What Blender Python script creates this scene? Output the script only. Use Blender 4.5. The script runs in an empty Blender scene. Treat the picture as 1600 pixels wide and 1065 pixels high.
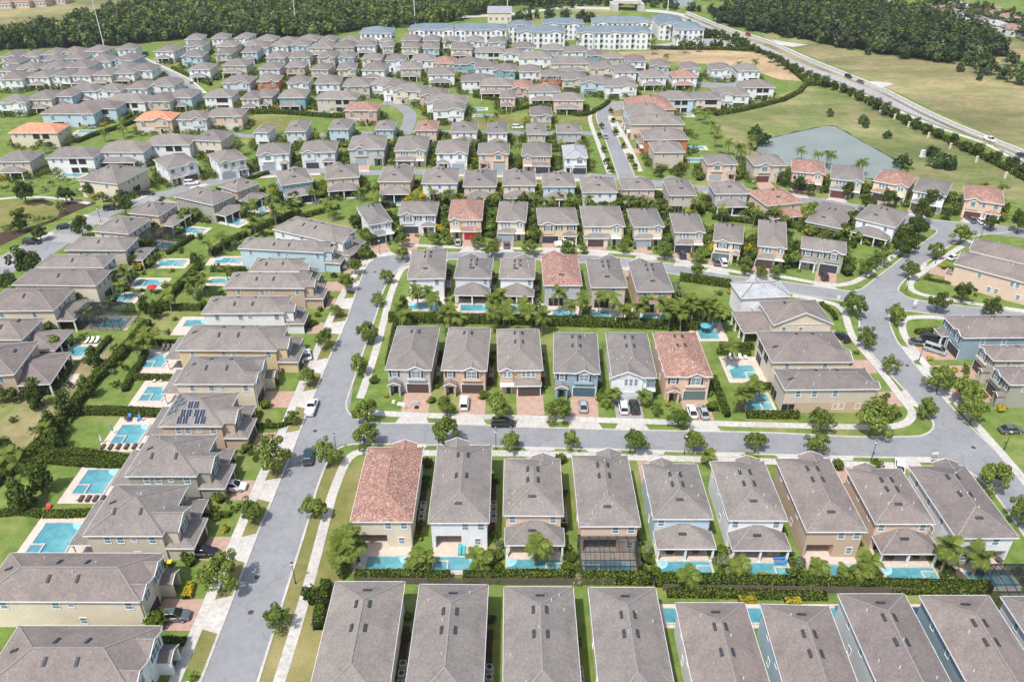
import bpy, math, random
import numpy as np
from mathutils import Vector, Matrix

# ------------------------------------------------------------------ camera, light, exposure
scene = bpy.context.scene
col = scene.collection
CAM_H, CAM_F, CAM_T = 97.0, 1244.0, math.radians(31.5)      # height (m), focal length (photo px), tilt below level
cam_d = bpy.data.cameras.new('camera')
cam_d.sensor_fit = 'HORIZONTAL'; cam_d.sensor_width = 36.0
cam_d.lens = 36.0 * CAM_F / 1600.0
cam_d.clip_start = 1.0; cam_d.clip_end = 6000.0
cam = bpy.data.objects.new('camera', cam_d); col.objects.link(cam)
cam.location = (0, 0, CAM_H); cam.rotation_euler = (math.pi / 2 - CAM_T, 0, 0)
scene.camera = cam

SUN_EL, SUN_AZ = math.radians(60), math.radians(213)         # azimuth clockwise from +Y: sun behind the camera on the left
world = bpy.data.worlds.new('World'); scene.world = world; world.use_nodes = True
wn = world.node_tree; wn.nodes.clear()
sky = wn.nodes.new('ShaderNodeTexSky'); sky.sky_type = 'NISHITA'; sky.sun_disc = False
sky.sun_elevation = SUN_EL; sky.sun_rotation = SUN_AZ
sky.air_density = 1.0; sky.dust_density = 2.5; sky.ozone_density = 1.0
bg = wn.nodes.new('ShaderNodeBackground'); bg.inputs['Strength'].default_value = 0.14
wo = wn.nodes.new('ShaderNodeOutputWorld')
hs = wn.nodes.new('ShaderNodeHueSaturation'); hs.inputs['Saturation'].default_value = 0.85    # broken white cloud over the whole sky
wn.links.new(sky.outputs[0], hs.inputs['Color']); wn.links.new(hs.outputs[0], bg.inputs[0]); wn.links.new(bg.outputs[0], wo.inputs[0])
sun_d = bpy.data.lights.new('sun', 'SUN'); sun_d.energy = 3.2; sun_d.angle = math.radians(1.6); sun_d.color = (1.0, 0.975, 0.94)
sun = bpy.data.objects.new('sun', sun_d); col.objects.link(sun)
sd = Vector((math.sin(SUN_AZ) * math.cos(SUN_EL), math.cos(SUN_AZ) * math.cos(SUN_EL), math.sin(SUN_EL)))
sun.rotation_euler = sd.to_track_quat('Z', 'Y').to_euler(); sun.location = (0, 0, 300)
vs = scene.view_settings
vs.view_transform = 'Standard'; vs.look = 'None'; vs.exposure = 0.5; vs.gamma = 1.0; vs.use_curve_mapping = False
try:
    scene.cycles.max_bounces = 6; scene.cycles.diffuse_bounces = 3; scene.cycles.transparent_max_bounces = 8
    scene.cycles.glossy_bounces = 2; scene.cycles.caustics_reflective = False; scene.cycles.caustics_refractive = False
except Exception:
    pass

R = random.Random(7)
ct, st = math.cos(CAM_T), math.sin(CAM_T)

def P(px, py, z=0.0):
    """survey: the point at height z seen at photo pixel (px, py)"""
    u = (px - 800) / CAM_F; v = (532.5 - py) / CAM_F
    dy, dz = ct + v * st, -st + v * ct
    t = (CAM_H - z) / -dz
    return Vector((u * t, dy * t, z))

def proj(p):
    x, y, z = p[0], p[1], p[2] - CAM_H
    f = y * ct - z * st; up = y * st + z * ct
    return 800 + CAM_F * x / f, 532.5 - CAM_F * up / f

# ------------------------------------------------------------------ materials
MATS = {}
def nt(name, rough=0.8, spec=0.3):
    m = bpy.data.materials.new(name); m.use_nodes = True
    b = m.node_tree.nodes['Principled BSDF']
    b.inputs['Roughness'].default_value = rough
    b.inputs['Specular IOR Level'].default_value = spec
    MATS[name] = m
    return m, m.node_tree, b

def N(t, typ, **kw):
    n = t.nodes.new(typ)
    for k, v in kw.items():
        if k in n.inputs: n.inputs[k].default_value = v
        else: setattr(n, k, v)
    return n

def ramp(t, fac, stops):
    r = t.nodes.new('ShaderNodeValToRGB')
    e = r.color_ramp.elements
    while len(e) < len(stops): e.new(0.5)
    for el, (p, c) in zip(e, stops): el.position = p; el.color = (*c, 1)
    t.links.new(fac, r.inputs[0])
    return r.outputs[0]

def mix(t, fac, a, b, mode='MIX'):
    m = t.nodes.new('ShaderNodeMix'); m.data_type = 'RGBA'; m.blend_type = mode
    for s, v in ((0, fac), (6, a), (7, b)):
        if isinstance(v, (int, float)): m.inputs[s].default_value = v
        elif isinstance(v, (tuple, list)): m.inputs[s].default_value = (*v, 1)
        else: t.links.new(v, m.inputs[s])
    return m.outputs[2]

def coords(t, scale=(1, 1, 1), kind='Object'):
    c = t.nodes.new('ShaderNodeTexCoord'); mp = t.nodes.new('ShaderNodeMapping')
    mp.inputs['Scale'].default_value = scale
    t.links.new(c.outputs[kind], mp.inputs[0])
    return mp.outputs[0]

def noise(t, vec, scale, detail=3, rough=0.55):
    n = N(t, 'ShaderNodeTexNoise'); n.inputs['Scale'].default_value = scale
    n.inputs['Detail'].default_value = detail; n.inputs['Roughness'].default_value = rough
    t.links.new(vec, n.inputs['Vector'])
    return n.outputs['Fac']

def sc(c, k): return tuple(x * k for x in c)

def mottled(name, c, scales=((0.6, .18), (6, .18)), rough=0.85, spec=0.25, kind='Object', bump=0.0, stretch=(1, 1, 1), rnd=0.0):
    """a colour with several octaves of weathering"""
    m, t, b = nt(name, rough, spec)
    v = coords(t, stretch, kind)
    cur = c
    for i, (s, a) in enumerate(scales):
        f = noise(t, v, s, 4)
        g = ramp(t, f, [(0.25, (1 - a * 1.6,) * 3), (0.75, (1 + a * 1.2,) * 3)])
        cur = mix(t, 1.0, cur, g, 'MULTIPLY')
    if rnd:
        oi = t.nodes.new('ShaderNodeObjectInfo')
        g = ramp(t, oi.outputs['Random'], [(0, (1 - rnd, 1 - rnd, 1 - rnd * .7)), (1, (1 + rnd, 1 + rnd * .9, 1 + rnd * .7))])
        cur = mix(t, 1.0, cur, g, 'MULTIPLY')
    t.links.new(cur, b.inputs['Base Color'])
    if bump:
        bn = N(t, 'ShaderNodeBump'); bn.inputs['Strength'].default_value = bump; bn.inputs['Distance'].default_value = 0.05
        t.links.new(noise(t, v, scales[-1][0] * 2, 3), bn.inputs['Height']); t.links.new(bn.outputs[0], b.inputs['Normal'])
    return m

# lawns: three scales of green to straw, plus worn patches
def grass_mat(name, g1, g2, straw, amount=0.5):
    m, t, b = nt(name, 0.95, 0.1)
    v = coords(t)
    a = ramp(t, noise(t, v, 0.35, 5, 0.6), [(0.3, g1), (0.7, g2)])
    s = ramp(t, noise(t, v, 0.05, 5, 0.65), [(0.62 - amount * .3, (0, 0, 0)), (0.8 - amount * .2, (1, 1, 1))])
    a = mix(t, s, a, straw)
    if 'field' in name or 'pond' in name:
        a = mix(t, 1.0, a, ramp(t, noise(t, coords(t, (.4, 1, 1)), 0.022, 6, 0.7), [(0.38, (0.62, 0.64, 0.6)), (0.62, (1.25, 1.2, 1.2))]), 'MULTIPLY')
    fine = ramp(t, noise(t, v, 4.0, 4, 0.7), [(0.25, (0.68, 0.68, 0.68)), (0.75, (1.28, 1.28, 1.28))])
    a = mix(t, 1.0, a, fine, 'MULTIPLY')
    t.links.new(a, b.inputs['Base Color'])
    return m
grass_mat('lawn', (0.085, 0.15, 0.03), (0.19, 0.24, 0.06), (0.29, 0.265, 0.11), 0.34)
grass_mat('verge_grass', (0.14, 0.15, 0.042), (0.22, 0.205, 0.075), (0.31, 0.255, 0.12), 0.5)
grass_mat('pond_lawn', (0.14, 0.185, 0.062), (0.23, 0.25, 0.095), (0.35, 0.29, 0.16), 0.55)
grass_mat('dry_field', (0.22, 0.20, 0.09), (0.37, 0.305, 0.17), (0.185, 0.205, 0.08), 0.62)
grass_mat('sand_field', (0.36, 0.26, 0.15), (0.48, 0.36, 0.23), (0.20, 0.20, 0.07), 0.35)
grass_mat('forest_floor', (0.03, 0.045, 0.015), (0.05, 0.07, 0.025), (0.08, 0.08, 0.03), 0.2)
mottled('mulch', (0.075, 0.05, 0.035), ((0.8, .25), (9, .35)), 0.95, 0.1)

# asphalt with patches, wheel wear and speckle
m, t, b = nt('asphalt', 0.9, 0.2)
v = coords(t)
a = ramp(t, noise(t, v, 0.07, 5, 0.6), [(0.3, (0.228, 0.231, 0.24)), (0.7, (0.275, 0.278, 0.286))])
a = mix(t, 1.0, a, ramp(t, noise(t, v, 0.9, 4, 0.6), [(0.3, (0.91, 0.91, 0.91)), (0.7, (1.06, 1.06, 1.06))]), 'MULTIPLY')
a = mix(t, 1.0, a, ramp(t, noise(t, v, 14, 2), [(0.3, (0.88, 0.88, 0.88)), (0.7, (1.1, 1.1, 1.1))]), 'MULTIPLY')
a = mix(t, 1.0, a, ramp(t, noise(t, v, 0.25, 6, .75), [(0.36, (0.92, 0.92, 0.915)), (0.5, (1, 1, 1)), (0.66, (1.04, 1.04, 1.04))]), 'MULTIPLY')
a = mix(t, 1.0, a, ramp(t, noise(t, v, 0.8, 2, .4), [(0.76, (1, 1, 1)), (0.82, (0.8, 0.8, 0.81))]), 'MULTIPLY')
vo_ = N(t, 'ShaderNodeTexVoronoi'); vo_.feature = 'DISTANCE_TO_EDGE'; vo_.inputs['Scale'].default_value = 0.11; t.links.new(v, vo_.inputs['Vector'])
wob = N(t, 'ShaderNodeVectorMath'); wob.operation = 'MULTIPLY_ADD'
nz2 = N(t, 'ShaderNodeTexNoise'); nz2.inputs['Scale'].default_value = 0.7; t.links.new(v, nz2.inputs['Vector']); t.links.new(nz2.outputs['Color'], wob.inputs[0]); wob.inputs[1].default_value = (2.5, 2.5, 0); t.links.new(v, wob.inputs[2]); t.links.new(wob.outputs[0], vo_.inputs['Vector'])
a = mix(t, 1.0, a, ramp(t, vo_.outputs['Distance'], [(0.0, (0.8, 0.8, 0.8)), (0.012, (1, 1, 1))]), 'MULTIPLY')
t.links.new(a, b.inputs['Base Color'])
mottled('concrete', (0.50, 0.475, 0.435), ((0.15, .10), (1.4, .14), (12, .08)), 0.9, 0.2)
mottled('kerb_concrete', (0.47, 0.44, 0.395), ((0.3, .12), (3, .14)), 0.9, 0.2)
mottled('highway', (0.34, 0.32, 0.33), ((0.03, .08), (0.6, .1)), 0.9, 0.2)

# clay pavers: brick courses with uneven colour
def paver(name, c1, c2, mortar, s=1.0):
    m, t, b = nt(name, 0.85, 0.25)
    v = coords(t, (s, s, s))
    br = N(t, 'ShaderNodeTexBrick'); br.inputs['Color1'].default_value = (*c1, 1); br.inputs['Color2'].default_value = (*c2, 1)
    br.inputs['Mortar'].default_value = (*mortar, 1); br.inputs['Scale'].default_value = 2.2
    br.inputs['Mortar Size'].default_value = 0.012; br.inputs['Brick Width'].default_value = 0.5; br.inputs['Row Height'].default_value = 0.25
    t.links.new(v, br.inputs['Vector'])
    a = mix(t, 1.0, br.outputs[0], ramp(t, noise(t, v, 0.9, 4), [(0.3, (0.84, 0.84, 0.84)), (0.7, (1.12, 1.1, 1.08))]), 'MULTIPLY')
    t.links.new(a, b.inputs['Base Color'])
paver('pink_pavers', (0.47, 0.32, 0.25), (0.39, 0.26, 0.205), (0.34, 0.26, 0.21))
paver('grey_pavers', (0.36, 0.35, 0.34), (0.30, 0.29, 0.28), (0.26, 0.25, 0.24))
paver('deck_pavers', (0.62, 0.52, 0.44), (0.55, 0.46, 0.39), (0.47, 0.39, 0.33))

# roofs: shingle strips in uneven tones, weather streaks
def shingle(name, c, c2):
    m, t, b = nt(name, 0.9, 0.2)
    v = coords(t)
    br = N(t, 'ShaderNodeTexVoronoi'); br.inputs['Scale'].default_value = 5.5; br.feature = 'F1'
    vv = coords(t, (1, 1, 2.4)); t.links.new(vv, br.inputs['Vector'])
    cell = t.nodes.new('ShaderNodeSeparateColor'); t.links.new(br.outputs['Color'], cell.inputs[0])
    a = ramp(t, cell.outputs[0], [(0.0, sc(c, .9)), (0.5, c), (1.0, tuple((p + q) / 2 for p, q in zip(c, c2)))])
    a = mix(t, 1.0, a, ramp(t, noise(t, v, 0.35, 5, .6), [(0.28, (0.8, 0.8, 0.81)), (0.5, (1, 1, 1)), (0.72, (1.17, 1.15, 1.12))]), 'MULTIPLY')
    a = mix(t, 1.0, a, ramp(t, noise(t, coords(t, (1, 1, .2)), 2.2, 4, .65), [(0.3, (0.86, 0.86, 0.86)), (0.7, (1.12, 1.12, 1.12))]), 'MULTIPLY')
    oi = t.nodes.new('ShaderNodeObjectInfo')
    a = mix(t, 1.0, a, ramp(t, oi.outputs['Random'], [(0, (0.88, 0.88, 0.9)), (1, (1.1, 1.07, 1.04))]), 'MULTIPLY')
    t.links.new(a, b.inputs['Base Color'])
    bn = N(t, 'ShaderNodeBump'); bn.inputs['Strength'].default_value = 0.35; bn.inputs['Distance'].default_value = 0.04
    t.links.new(br.outputs['Distance'], bn.inputs['Height']); t.links.new(bn.outputs[0], b.inputs['Normal'])
shingle('grey_shingle', (0.205, 0.187, 0.172), (0.276, 0.254, 0.235))
shingle('brown_shingle', (0.194, 0.167, 0.154), (0.26, 0.227, 0.21))
shingle('slate_shingle', (0.31, 0.325, 0.345), (0.55, 0.57, 0.60))
shingle('blue_shingle', (0.155, 0.20, 0.235), (0.20, 0.25, 0.28))

def clay(name, c, c2, c3):
    m, t, b = nt(name, 0.8, 0.25)
    v = coords(t)
    vo = N(t, 'ShaderNodeTexVoronoi'); vo.inputs['Scale'].default_value = 4.0
    t.links.new(coords(t, (1, 1, 1.4)), vo.inputs['Vector'])
    cell = t.nodes.new('ShaderNodeSeparateColor'); t.links.new(vo.outputs['Color'], cell.inputs[0])
    a = ramp(t, cell.outputs[0], [(0.0, sc(c, .7)), (0.45, c), (0.8, c2), (1.0, c3)])
    a = mix(t, 1.0, a, ramp(t, noise(t, v, 0.5, 4), [(0.3, (0.86, 0.86, 0.86)), (0.7, (1.14, 1.14, 1.14))]), 'MULTIPLY')
    t.links.new(a, b.inputs['Base Color'])
    bn = N(t, 'ShaderNodeBump'); bn.inputs['Strength'].default_value = 0.6; bn.inputs['Distance'].default_value = 0.08
    t.links.new(vo.outputs['Distance'], bn.inputs['Height']); t.links.new(bn.outputs[0], b.inputs['Normal'])
clay('clay_tile', (0.29, 0.155, 0.12), (0.345, 0.205, 0.16), (0.43, 0.33, 0.275))
clay('orange_tile', (0.55, 0.22, 0.12), (0.62, 0.29, 0.18), (0.66, 0.36, 0.24))
mottled('ridge_shingle', (0.245, 0.226, 0.208), ((2, .1), (9, .15)))
mottled('ridge_clay', (0.37, 0.21, 0.155), ((2, .15), (9, .2)))

WALLS = dict(white=(0.74, 0.74, 0.73), cream=(0.66, 0.58, 0.45), beige=(0.53, 0.475, 0.39), peach=(0.63, 0.475, 0.365), tan=(0.52, 0.395, 0.29),
             grey=(0.45, 0.45, 0.44), olive=(0.33, 0.33, 0.27), blue=(0.27, 0.36, 0.41), pale_blue=(0.46, 0.58, 0.63), yellow=(0.62, 0.48, 0.29),
             orange=(0.48, 0.19, 0.105), teal=(0.20, 0.36, 0.38), pale_grey=(0.60, 0.61, 0.62), rust=(0.55, 0.395, 0.295))
for k, c in WALLS.items():
    mottled('stucco_' + k, c, ((0.25, .05), (2.5, .06), (20, .05)), 0.9, 0.2)
mottled('white_trim', (0.78, 0.78, 0.77), ((1.5, .05),), 0.6, 0.3)
mottled('dark_opening', (0.035, 0.032, 0.03), ((1.2, .4),), 0.9, 0.1)  # near-black colour standing in for shade inside porches and openings
mottled('stone_veneer', (0.26, 0.22, 0.19), ((4, .3),), 0.9, 0.2)
DOORS = dict(brown=(0.085, 0.06, 0.055), dark=(0.05, 0.055, 0.065), blue=(0.06, 0.12, 0.16), grey=(0.33, 0.38, 0.41), white=(0.62, 0.64, 0.66), red=(0.35, 0.03, 0.03), green=(0.12, 0.17, 0.16), maroon=(0.13, 0.05, 0.045))
for k, c in DOORS.items():
    mottled('door_' + k, c, ((1.5, .08),), 0.6, 0.3)
def glassy(name, c, rough=0.08, spec=0.6):
    m, t, b = nt(name, rough, spec)
    v = coords(t)
    t.links.new(ramp(t, noise(t, v, 0.8, 2), [(0.3, sc(c, .75)), (0.7, sc(c, 1.25))]), b.inputs['Base Color'])
glassy('window_glass', (0.15, 0.22, 0.25)); glassy('car_glass', (0.015, 0.018, 0.02), 0.05, 0.7)  # window panes carry the blue of reflected sky in their base colour
glassy('skylight_glass', (0.05, 0.055, 0.065), 0.6, 0.25)
glassy('solar_glass', (0.02, 0.027, 0.05), 0.15, 0.6)
mottled('metal_white', (0.7, 0.7, 0.7), ((3, .06),), 0.45, 0.4)
mottled('dark_metal', (0.03, 0.033, 0.036), ((3, .15),), 0.5, 0.4)
mottled('unit_grey', (0.42, 0.43, 0.43), ((3, .1),), 0.6, 0.3)
mottled('iron', (0.06, 0.055, 0.05), ((5, .3),), 0.8, 0.3)
mottled('rubber', (0.02, 0.02, 0.02), ((5, .2),), 0.85, 0.2)
mottled('cloth_cream', (0.62, 0.52, 0.38), ((3, .08),)); mottled('cloth_teal', (0.08, 0.36, 0.40), ((3, .08),))
mottled('cloth_white', (0.75, 0.75, 0.74), ((3, .06),)); mottled('cloth_blue', (0.06, 0.2, 0.5), ((3, .08),))
mottled('wicker', (0.10, 0.07, 0.055), ((6, .25),)); mottled('red_paint', (0.5, 0.03, 0.03), ((3, .08),), 0.5)
mottled('bin_green', (0.03, 0.14, 0.09), ((3, .08),), 0.5); mottled('bin_yellow', (0.72, 0.55, 0.03), ((3, .08),), 0.5)
mottled('board_fence', (0.15, 0.12, 0.10), ((3, .2),))

# water
def water(name, deep, shallow, s):
    m, t, b = nt(name, 0.06 if 'pool' in name else 0.22, 0.5 if 'pool' in name else 0.3)
    v = coords(t)
    a = ramp(t, noise(t, v, s, 3, .6), [(0.3, deep), (0.7, shallow)])
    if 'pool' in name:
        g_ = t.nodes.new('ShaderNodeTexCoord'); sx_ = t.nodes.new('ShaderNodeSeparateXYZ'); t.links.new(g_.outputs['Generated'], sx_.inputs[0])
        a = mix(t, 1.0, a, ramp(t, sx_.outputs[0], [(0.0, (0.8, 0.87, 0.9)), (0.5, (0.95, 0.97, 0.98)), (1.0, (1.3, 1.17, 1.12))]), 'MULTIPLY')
        a = mix(t, 1.0, a, ramp(t, noise(t, v, 4.0, 2, .7), [(0.3, (0.9, 0.93, 0.94)), (0.7, (1.14, 1.09, 1.08))]), 'MULTIPLY')  # fine ripple of caustic light painted into the water colour
    t.links.new(a, b.inputs['Base Color'])
    bn = N(t, 'ShaderNodeBump'); bn.inputs['Strength'].default_value = 0.25; bn.inputs['Distance'].default_value = 0.05
    t.links.new(noise(t, v, s * 6, 3), bn.inputs['Height']); t.links.new(bn.outputs[0], b.inputs['Normal'])
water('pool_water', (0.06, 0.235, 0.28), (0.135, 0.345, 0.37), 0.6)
water('pond_water', (0.185, 0.215, 0.185), (0.235, 0.26, 0.225), 0.05)

# foliage: colour varies leaf by leaf and clump by clump
def leafmat(name, c1, c2, c3, trans=0.25, rnd=0.25):
    m = bpy.data.materials.new(name); m.use_nodes = True; MATS[name] = m
    t = m.node_tree; t.nodes.clear()
    ge = t.nodes.new('ShaderNodeNewGeometry')
    a = ramp(t, ge.outputs['Random Per Island'], [(0, c1), (0.55, c2), (1, c3)])
    a = mix(t, 1.0, a, ramp(t, noise(t, coords(t), 0.8, 2), [(0.3, (0.75, 0.78, 0.75)), (0.7, (1.2, 1.18, 1.15))]), 'MULTIPLY')
    if name in ('leaf_forest', 'leaf_pine'):
        a = mix(t, 1.0, a, ramp(t, noise(t, coords(t, (1, 1, .3)), 0.09, 2, .6), [(0.36, (0.62, 0.64, 0.66)), (0.5, (1, 1, 1)), (0.64, (1.5, 1.42, 1.3))]), 'MULTIPLY')
    oi = t.nodes.new('ShaderNodeObjectInfo')
    a = mix(t, 1.0, a, ramp(t, oi.outputs['Random'], [(0, (1 - rnd, 1 - rnd * .8, 1 - rnd)), (1, (1 + rnd, 1 + rnd * .7, 1 + rnd * .4))]), 'MULTIPLY')
    d = t.nodes.new('ShaderNodeBsdfDiffuse'); tr = t.nodes.new('ShaderNodeBsdfTranslucent'); mx = t.nodes.new('ShaderNodeMixShader')
    o = t.nodes.new('ShaderNodeOutputMaterial'); mx.inputs[0].default_value = trans
    t.links.new(a, d.inputs[0]); t.links.new(a, tr.inputs[0]); t.links.new(d.outputs[0], mx.inputs[1]); t.links.new(tr.outputs[0], mx.inputs[2])
    t.links.new(mx.outputs[0], o.inputs[0])
leafmat('leaf_street', (0.085, 0.14, 0.028), (0.17, 0.23, 0.052), (0.29, 0.34, 0.10), 0.34)
leafmat('leaf_dark', (0.036, 0.062, 0.016), (0.075, 0.11, 0.027), (0.135, 0.17, 0.045), 0.28)
leafmat('leaf_hedge', (0.055, 0.09, 0.014), (0.115, 0.16, 0.026), (0.22, 0.26, 0.05), 0.28, 0.2)
leafmat('leaf_yellow', (0.28, 0.24, 0.02), (0.42, 0.35, 0.03), (0.5, 0.42, 0.06), 0.25, 0.2)
leafmat('leaf_palm', (0.075, 0.12, 0.025), (0.145, 0.195, 0.042), (0.27, 0.30, 0.08), 0.3)
leafmat('leaf_forest', (0.045, 0.085, 0.032), (0.085, 0.135, 0.05), (0.15, 0.20, 0.085), 0.3, 0.3)
leafmat('leaf_pine', (0.045, 0.07, 0.035), (0.075, 0.105, 0.05), (0.11, 0.14, 0.07), 0.3, 0.3)
leafmat('leaf_pale', (0.12, 0.16, 0.08), (0.19, 0.23, 0.12), (0.28, 0.31, 0.18))
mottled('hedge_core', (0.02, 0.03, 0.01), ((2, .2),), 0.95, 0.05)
mottled('bark', (0.14, 0.11, 0.085), ((4, .25),), 0.95, 0.1)
mottled('palm_bark', (0.27, 0.22, 0.17), ((5, .25),), 0.95, 0.1)
def paint(name, c, rough=0.25, metal=0.0):
    m, t, b = nt(name, rough, 0.6)
    t.links.new(ramp(t, noise(t, coords(t), 1.5, 2), [(0.3, sc(c, .92)), (0.7, sc(c, 1.06))]), b.inputs['Base Color'])
    b.inputs['Coat Weight'].default_value = 0.5
for k, c in dict(white=(0.75, 0.75, 0.75), black=(0.015, 0.016, 0.018), silver=(0.36, 0.37, 0.38), grey=(0.10, 0.11, 0.12), teal=(0.02, 0.05, 0.065), navy=(0.02, 0.025, 0.06), red=(0.35, 0.02, 0.02)).items():
    paint('paint_' + k, c)

# ------------------------------------------------------------------ mesh helpers
class MB:
    def __init__(s): s.v = []; s.f = []; s.m = []
    def add(s, vs, fs, mi=0):
        o = len(s.v); s.v.extend(vs); s.f.extend([tuple(i + o for i in f) for f in fs]); s.m.extend([mi] * len(fs)); return s
    def box(s, x0, x1, y0, y1, z0, z1, mi=0):
        return s.add([(x0, y0, z0), (x1, y0, z0), (x1, y1, z0), (x0, y1, z0), (x0, y0, z1), (x1, y0, z1), (x1, y1, z1), (x0, y1, z1)],
                     [(0, 3, 2, 1), (4, 5, 6, 7), (0, 1, 5, 4), (1, 2, 6, 5), (2, 3, 7, 6), (3, 0, 4, 7)], mi)
    def prism(s, poly, z0, z1, mi=0, bottom=True):
        n = len(poly)
        vs = [(p[0], p[1], z0) for p in poly] + [(p[0], p[1], z1) for p in poly]
        fs = [(i, (i + 1) % n, (i + 1) % n + n, i + n) for i in range(n)] + [tuple(range(n, 2 * n))]
        if bottom: fs.append(tuple(range(n - 1, -1, -1)))
        return s.add(vs, fs, mi)
    def bar(s, a, b, w, h, mi=0):
        """box beam from a to b, w wide (horizontally) and h high"""
        a = Vector(a); b = Vector(b); d = (b - a).normalized()
        sx = d.cross(Vector((0, 0, 1)))
        sx = Vector((1, 0, 0)) if sx.length < 1e-3 else sx.normalized()
        up = sx.cross(d).normalized()
        vs = []
        for p in (a, b):
            for i, j in ((-1, -1), (1, -1), (1, 1), (-1, 1)): vs.append(tuple(p + sx * (i * w / 2) + up * (j * h / 2)))
        return s.add(vs, [(0, 1, 2, 3), (7, 6, 5, 4), (0, 4, 5, 1), (1, 5, 6, 2), (2, 6, 7, 3), (3, 7, 4, 0)], mi)
    def cyl(s, a, b, r0, r1, n=8, mi=0, caps=True):
        a = Vector(a); b = Vector(b); d = (b - a).normalized()
        sx = d.orthogonal().normalized(); sy = d.cross(sx)
        vs = []
        for p, r in ((a, r0), (b, r1)):
            for i in range(n):
                q = 2 * math.pi * i / n; vs.append(tuple(p + sx * (r * math.cos(q)) + sy * (r * math.sin(q))))
        fs = [(i, (i + 1) % n, (i + 1) % n + n, i + n) for i in range(n)]
        if caps: fs += [tuple(range(n - 1, -1, -1)), tuple(range(n, 2 * n))]
        return s.add(vs, fs, mi)
    def mesh(s, name, mats):
        me = bpy.data.meshes.new(name); me.from_pydata(s.v, [], s.f)
        for m in (mats if isinstance(mats, (list, tuple)) else [mats]): me.materials.append(MATS[m])
        if any(s.m): me.polygons.foreach_set('material_index', s.m)
        me.update(); return me

def link(name, me, parent=None, loc=(0, 0, 0), rz=0.0, scale=None, rot=None):
    o = bpy.data.objects.new(name, me)
    o.location = loc; o.rotation_euler = rot if rot else (0, 0, rz)
    if scale is not None: o.scale = scale if isinstance(scale, (tuple, list, Vector)) else (scale,) * 3
    if parent is not None: o.parent = parent
    col.objects.link(o); return o

ALL = []
def tag(o, label, cat, group=None, at=None, uniq=True):
    o['label'] = label; o['category'] = cat
    if group: o['group'] = group
    ALL.append((o, Vector(at) if at is not None else Vector(o.location), uniq))
    return o
def thing(name, label, cat, loc, rz=0.0, group=None, uniq=True):
    o = link(name, None, None, loc, rz); o.empty_display_size = 0.5
    return tag(o, label, cat, group, loc, uniq)
def struct(name, me, loc=(0, 0, 0), label=None):
    o = link(name, me, None, loc); o['kind'] = 'structure'
    if label: o['label'] = label
    return o
ORD = ['first', 'second', 'third', 'fourth', 'fifth', 'sixth', 'seventh', 'eighth', 'ninth', 'tenth', 'eleventh', 'twelfth', 'thirteenth', 'fourteenth', 'fifteenth', 'sixteenth', 'seventeenth', 'eighteenth', 'nineteenth', 'twentieth']
def nth(i):
    if i < 20: return ORD[i]
    n = i + 1
    suf = 'th' if 10 <= n % 100 <= 20 else {1: 'st', 2: 'nd', 3: 'rd'}.get(n % 10, 'th')
    return '%d%s' % (n, suf)

# ------------------------------------------------------------------ ground sheets
def smooth(pts, step=2.0):
    """Catmull-Rom through world points, resampled"""
    pts = [Vector((p[0], p[1])) for p in pts]
    if len(pts) < 3: 
        return pts
    out = []
    ext = [pts[0] * 2 - pts[1]] + pts + [pts[-1] * 2 - pts[-2]]
    for i in range(1, len(ext) - 2):
        a, b, c, d = ext[i - 1], ext[i], ext[i + 1], ext[i + 2]
        n = max(2, int((c - b).length / step))
        for k in range(n):
            q = k / n
            out.append(0.5 * ((2 * b) + (c - a) * q + (2 * a - 5 * b + 4 * c - d) * q * q + (3 * b - a - 3 * c + d) * q ** 3))
    out.append(pts[-1]); return out
def W(pxs, z=0.0): return [P(x, y, z).to_2d() for x, y in pxs]

def sheet(name, poly, mat, z, kind='structure'):
    from mathutils.geometry import tessellate_polygon
    tri = tessellate_polygon([[Vector((p[0], p[1], 0)) for p in poly]])
    fs = []
    for a, b, c in tri:
        u = (poly[b][0] - poly[a][0]) * (poly[c][1] - poly[a][1]) - (poly[b][1] - poly[a][1]) * (poly[c][0] - poly[a][0])
        fs.append((a, b, c) if u > 0 else (a, c, b))
    mb = MB().add([(p[0], p[1], z) for p in poly], fs)
    o = struct(name, mb.mesh(name, mat)); o['kind'] = kind; return o

def resample(pts, n):
    L = [0]
    for a, b in zip(pts, pts[1:]): L.append(L[-1] + (b - a).length)
    out = []; j = 0
    for k in range(n):
        s = L[-1] * k / (n - 1)
        while j < len(L) - 2 and L[j + 1] < s: j += 1
        q = (s - L[j]) / max(1e-6, L[j + 1] - L[j]); out.append(pts[j].lerp(pts[j + 1], min(1, max(0, q))))
    return out
def road_lr(name, lpx, rpx, mat, z, n=40):
    a = resample(smooth(W(lpx)), n); b = resample(smooth(W(rpx)), n)
    vs = [(p[0], p[1], z) for p in a] + [(p[0], p[1], z) for p in b]
    fs = [(i, i + n, i + n + 1, i + 1) for i in range(n - 1)]
    return struct(name, MB().add(vs, fs).mesh(name, mat))
def offsets(pts):
    out = []
    for i, p in enumerate(pts):
        d = (pts[min(i + 1, len(pts) - 1)] - pts[max(i - 1, 0)]).normalized()
        out.append(Vector((-d.y, d.x)))
    return out
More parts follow.
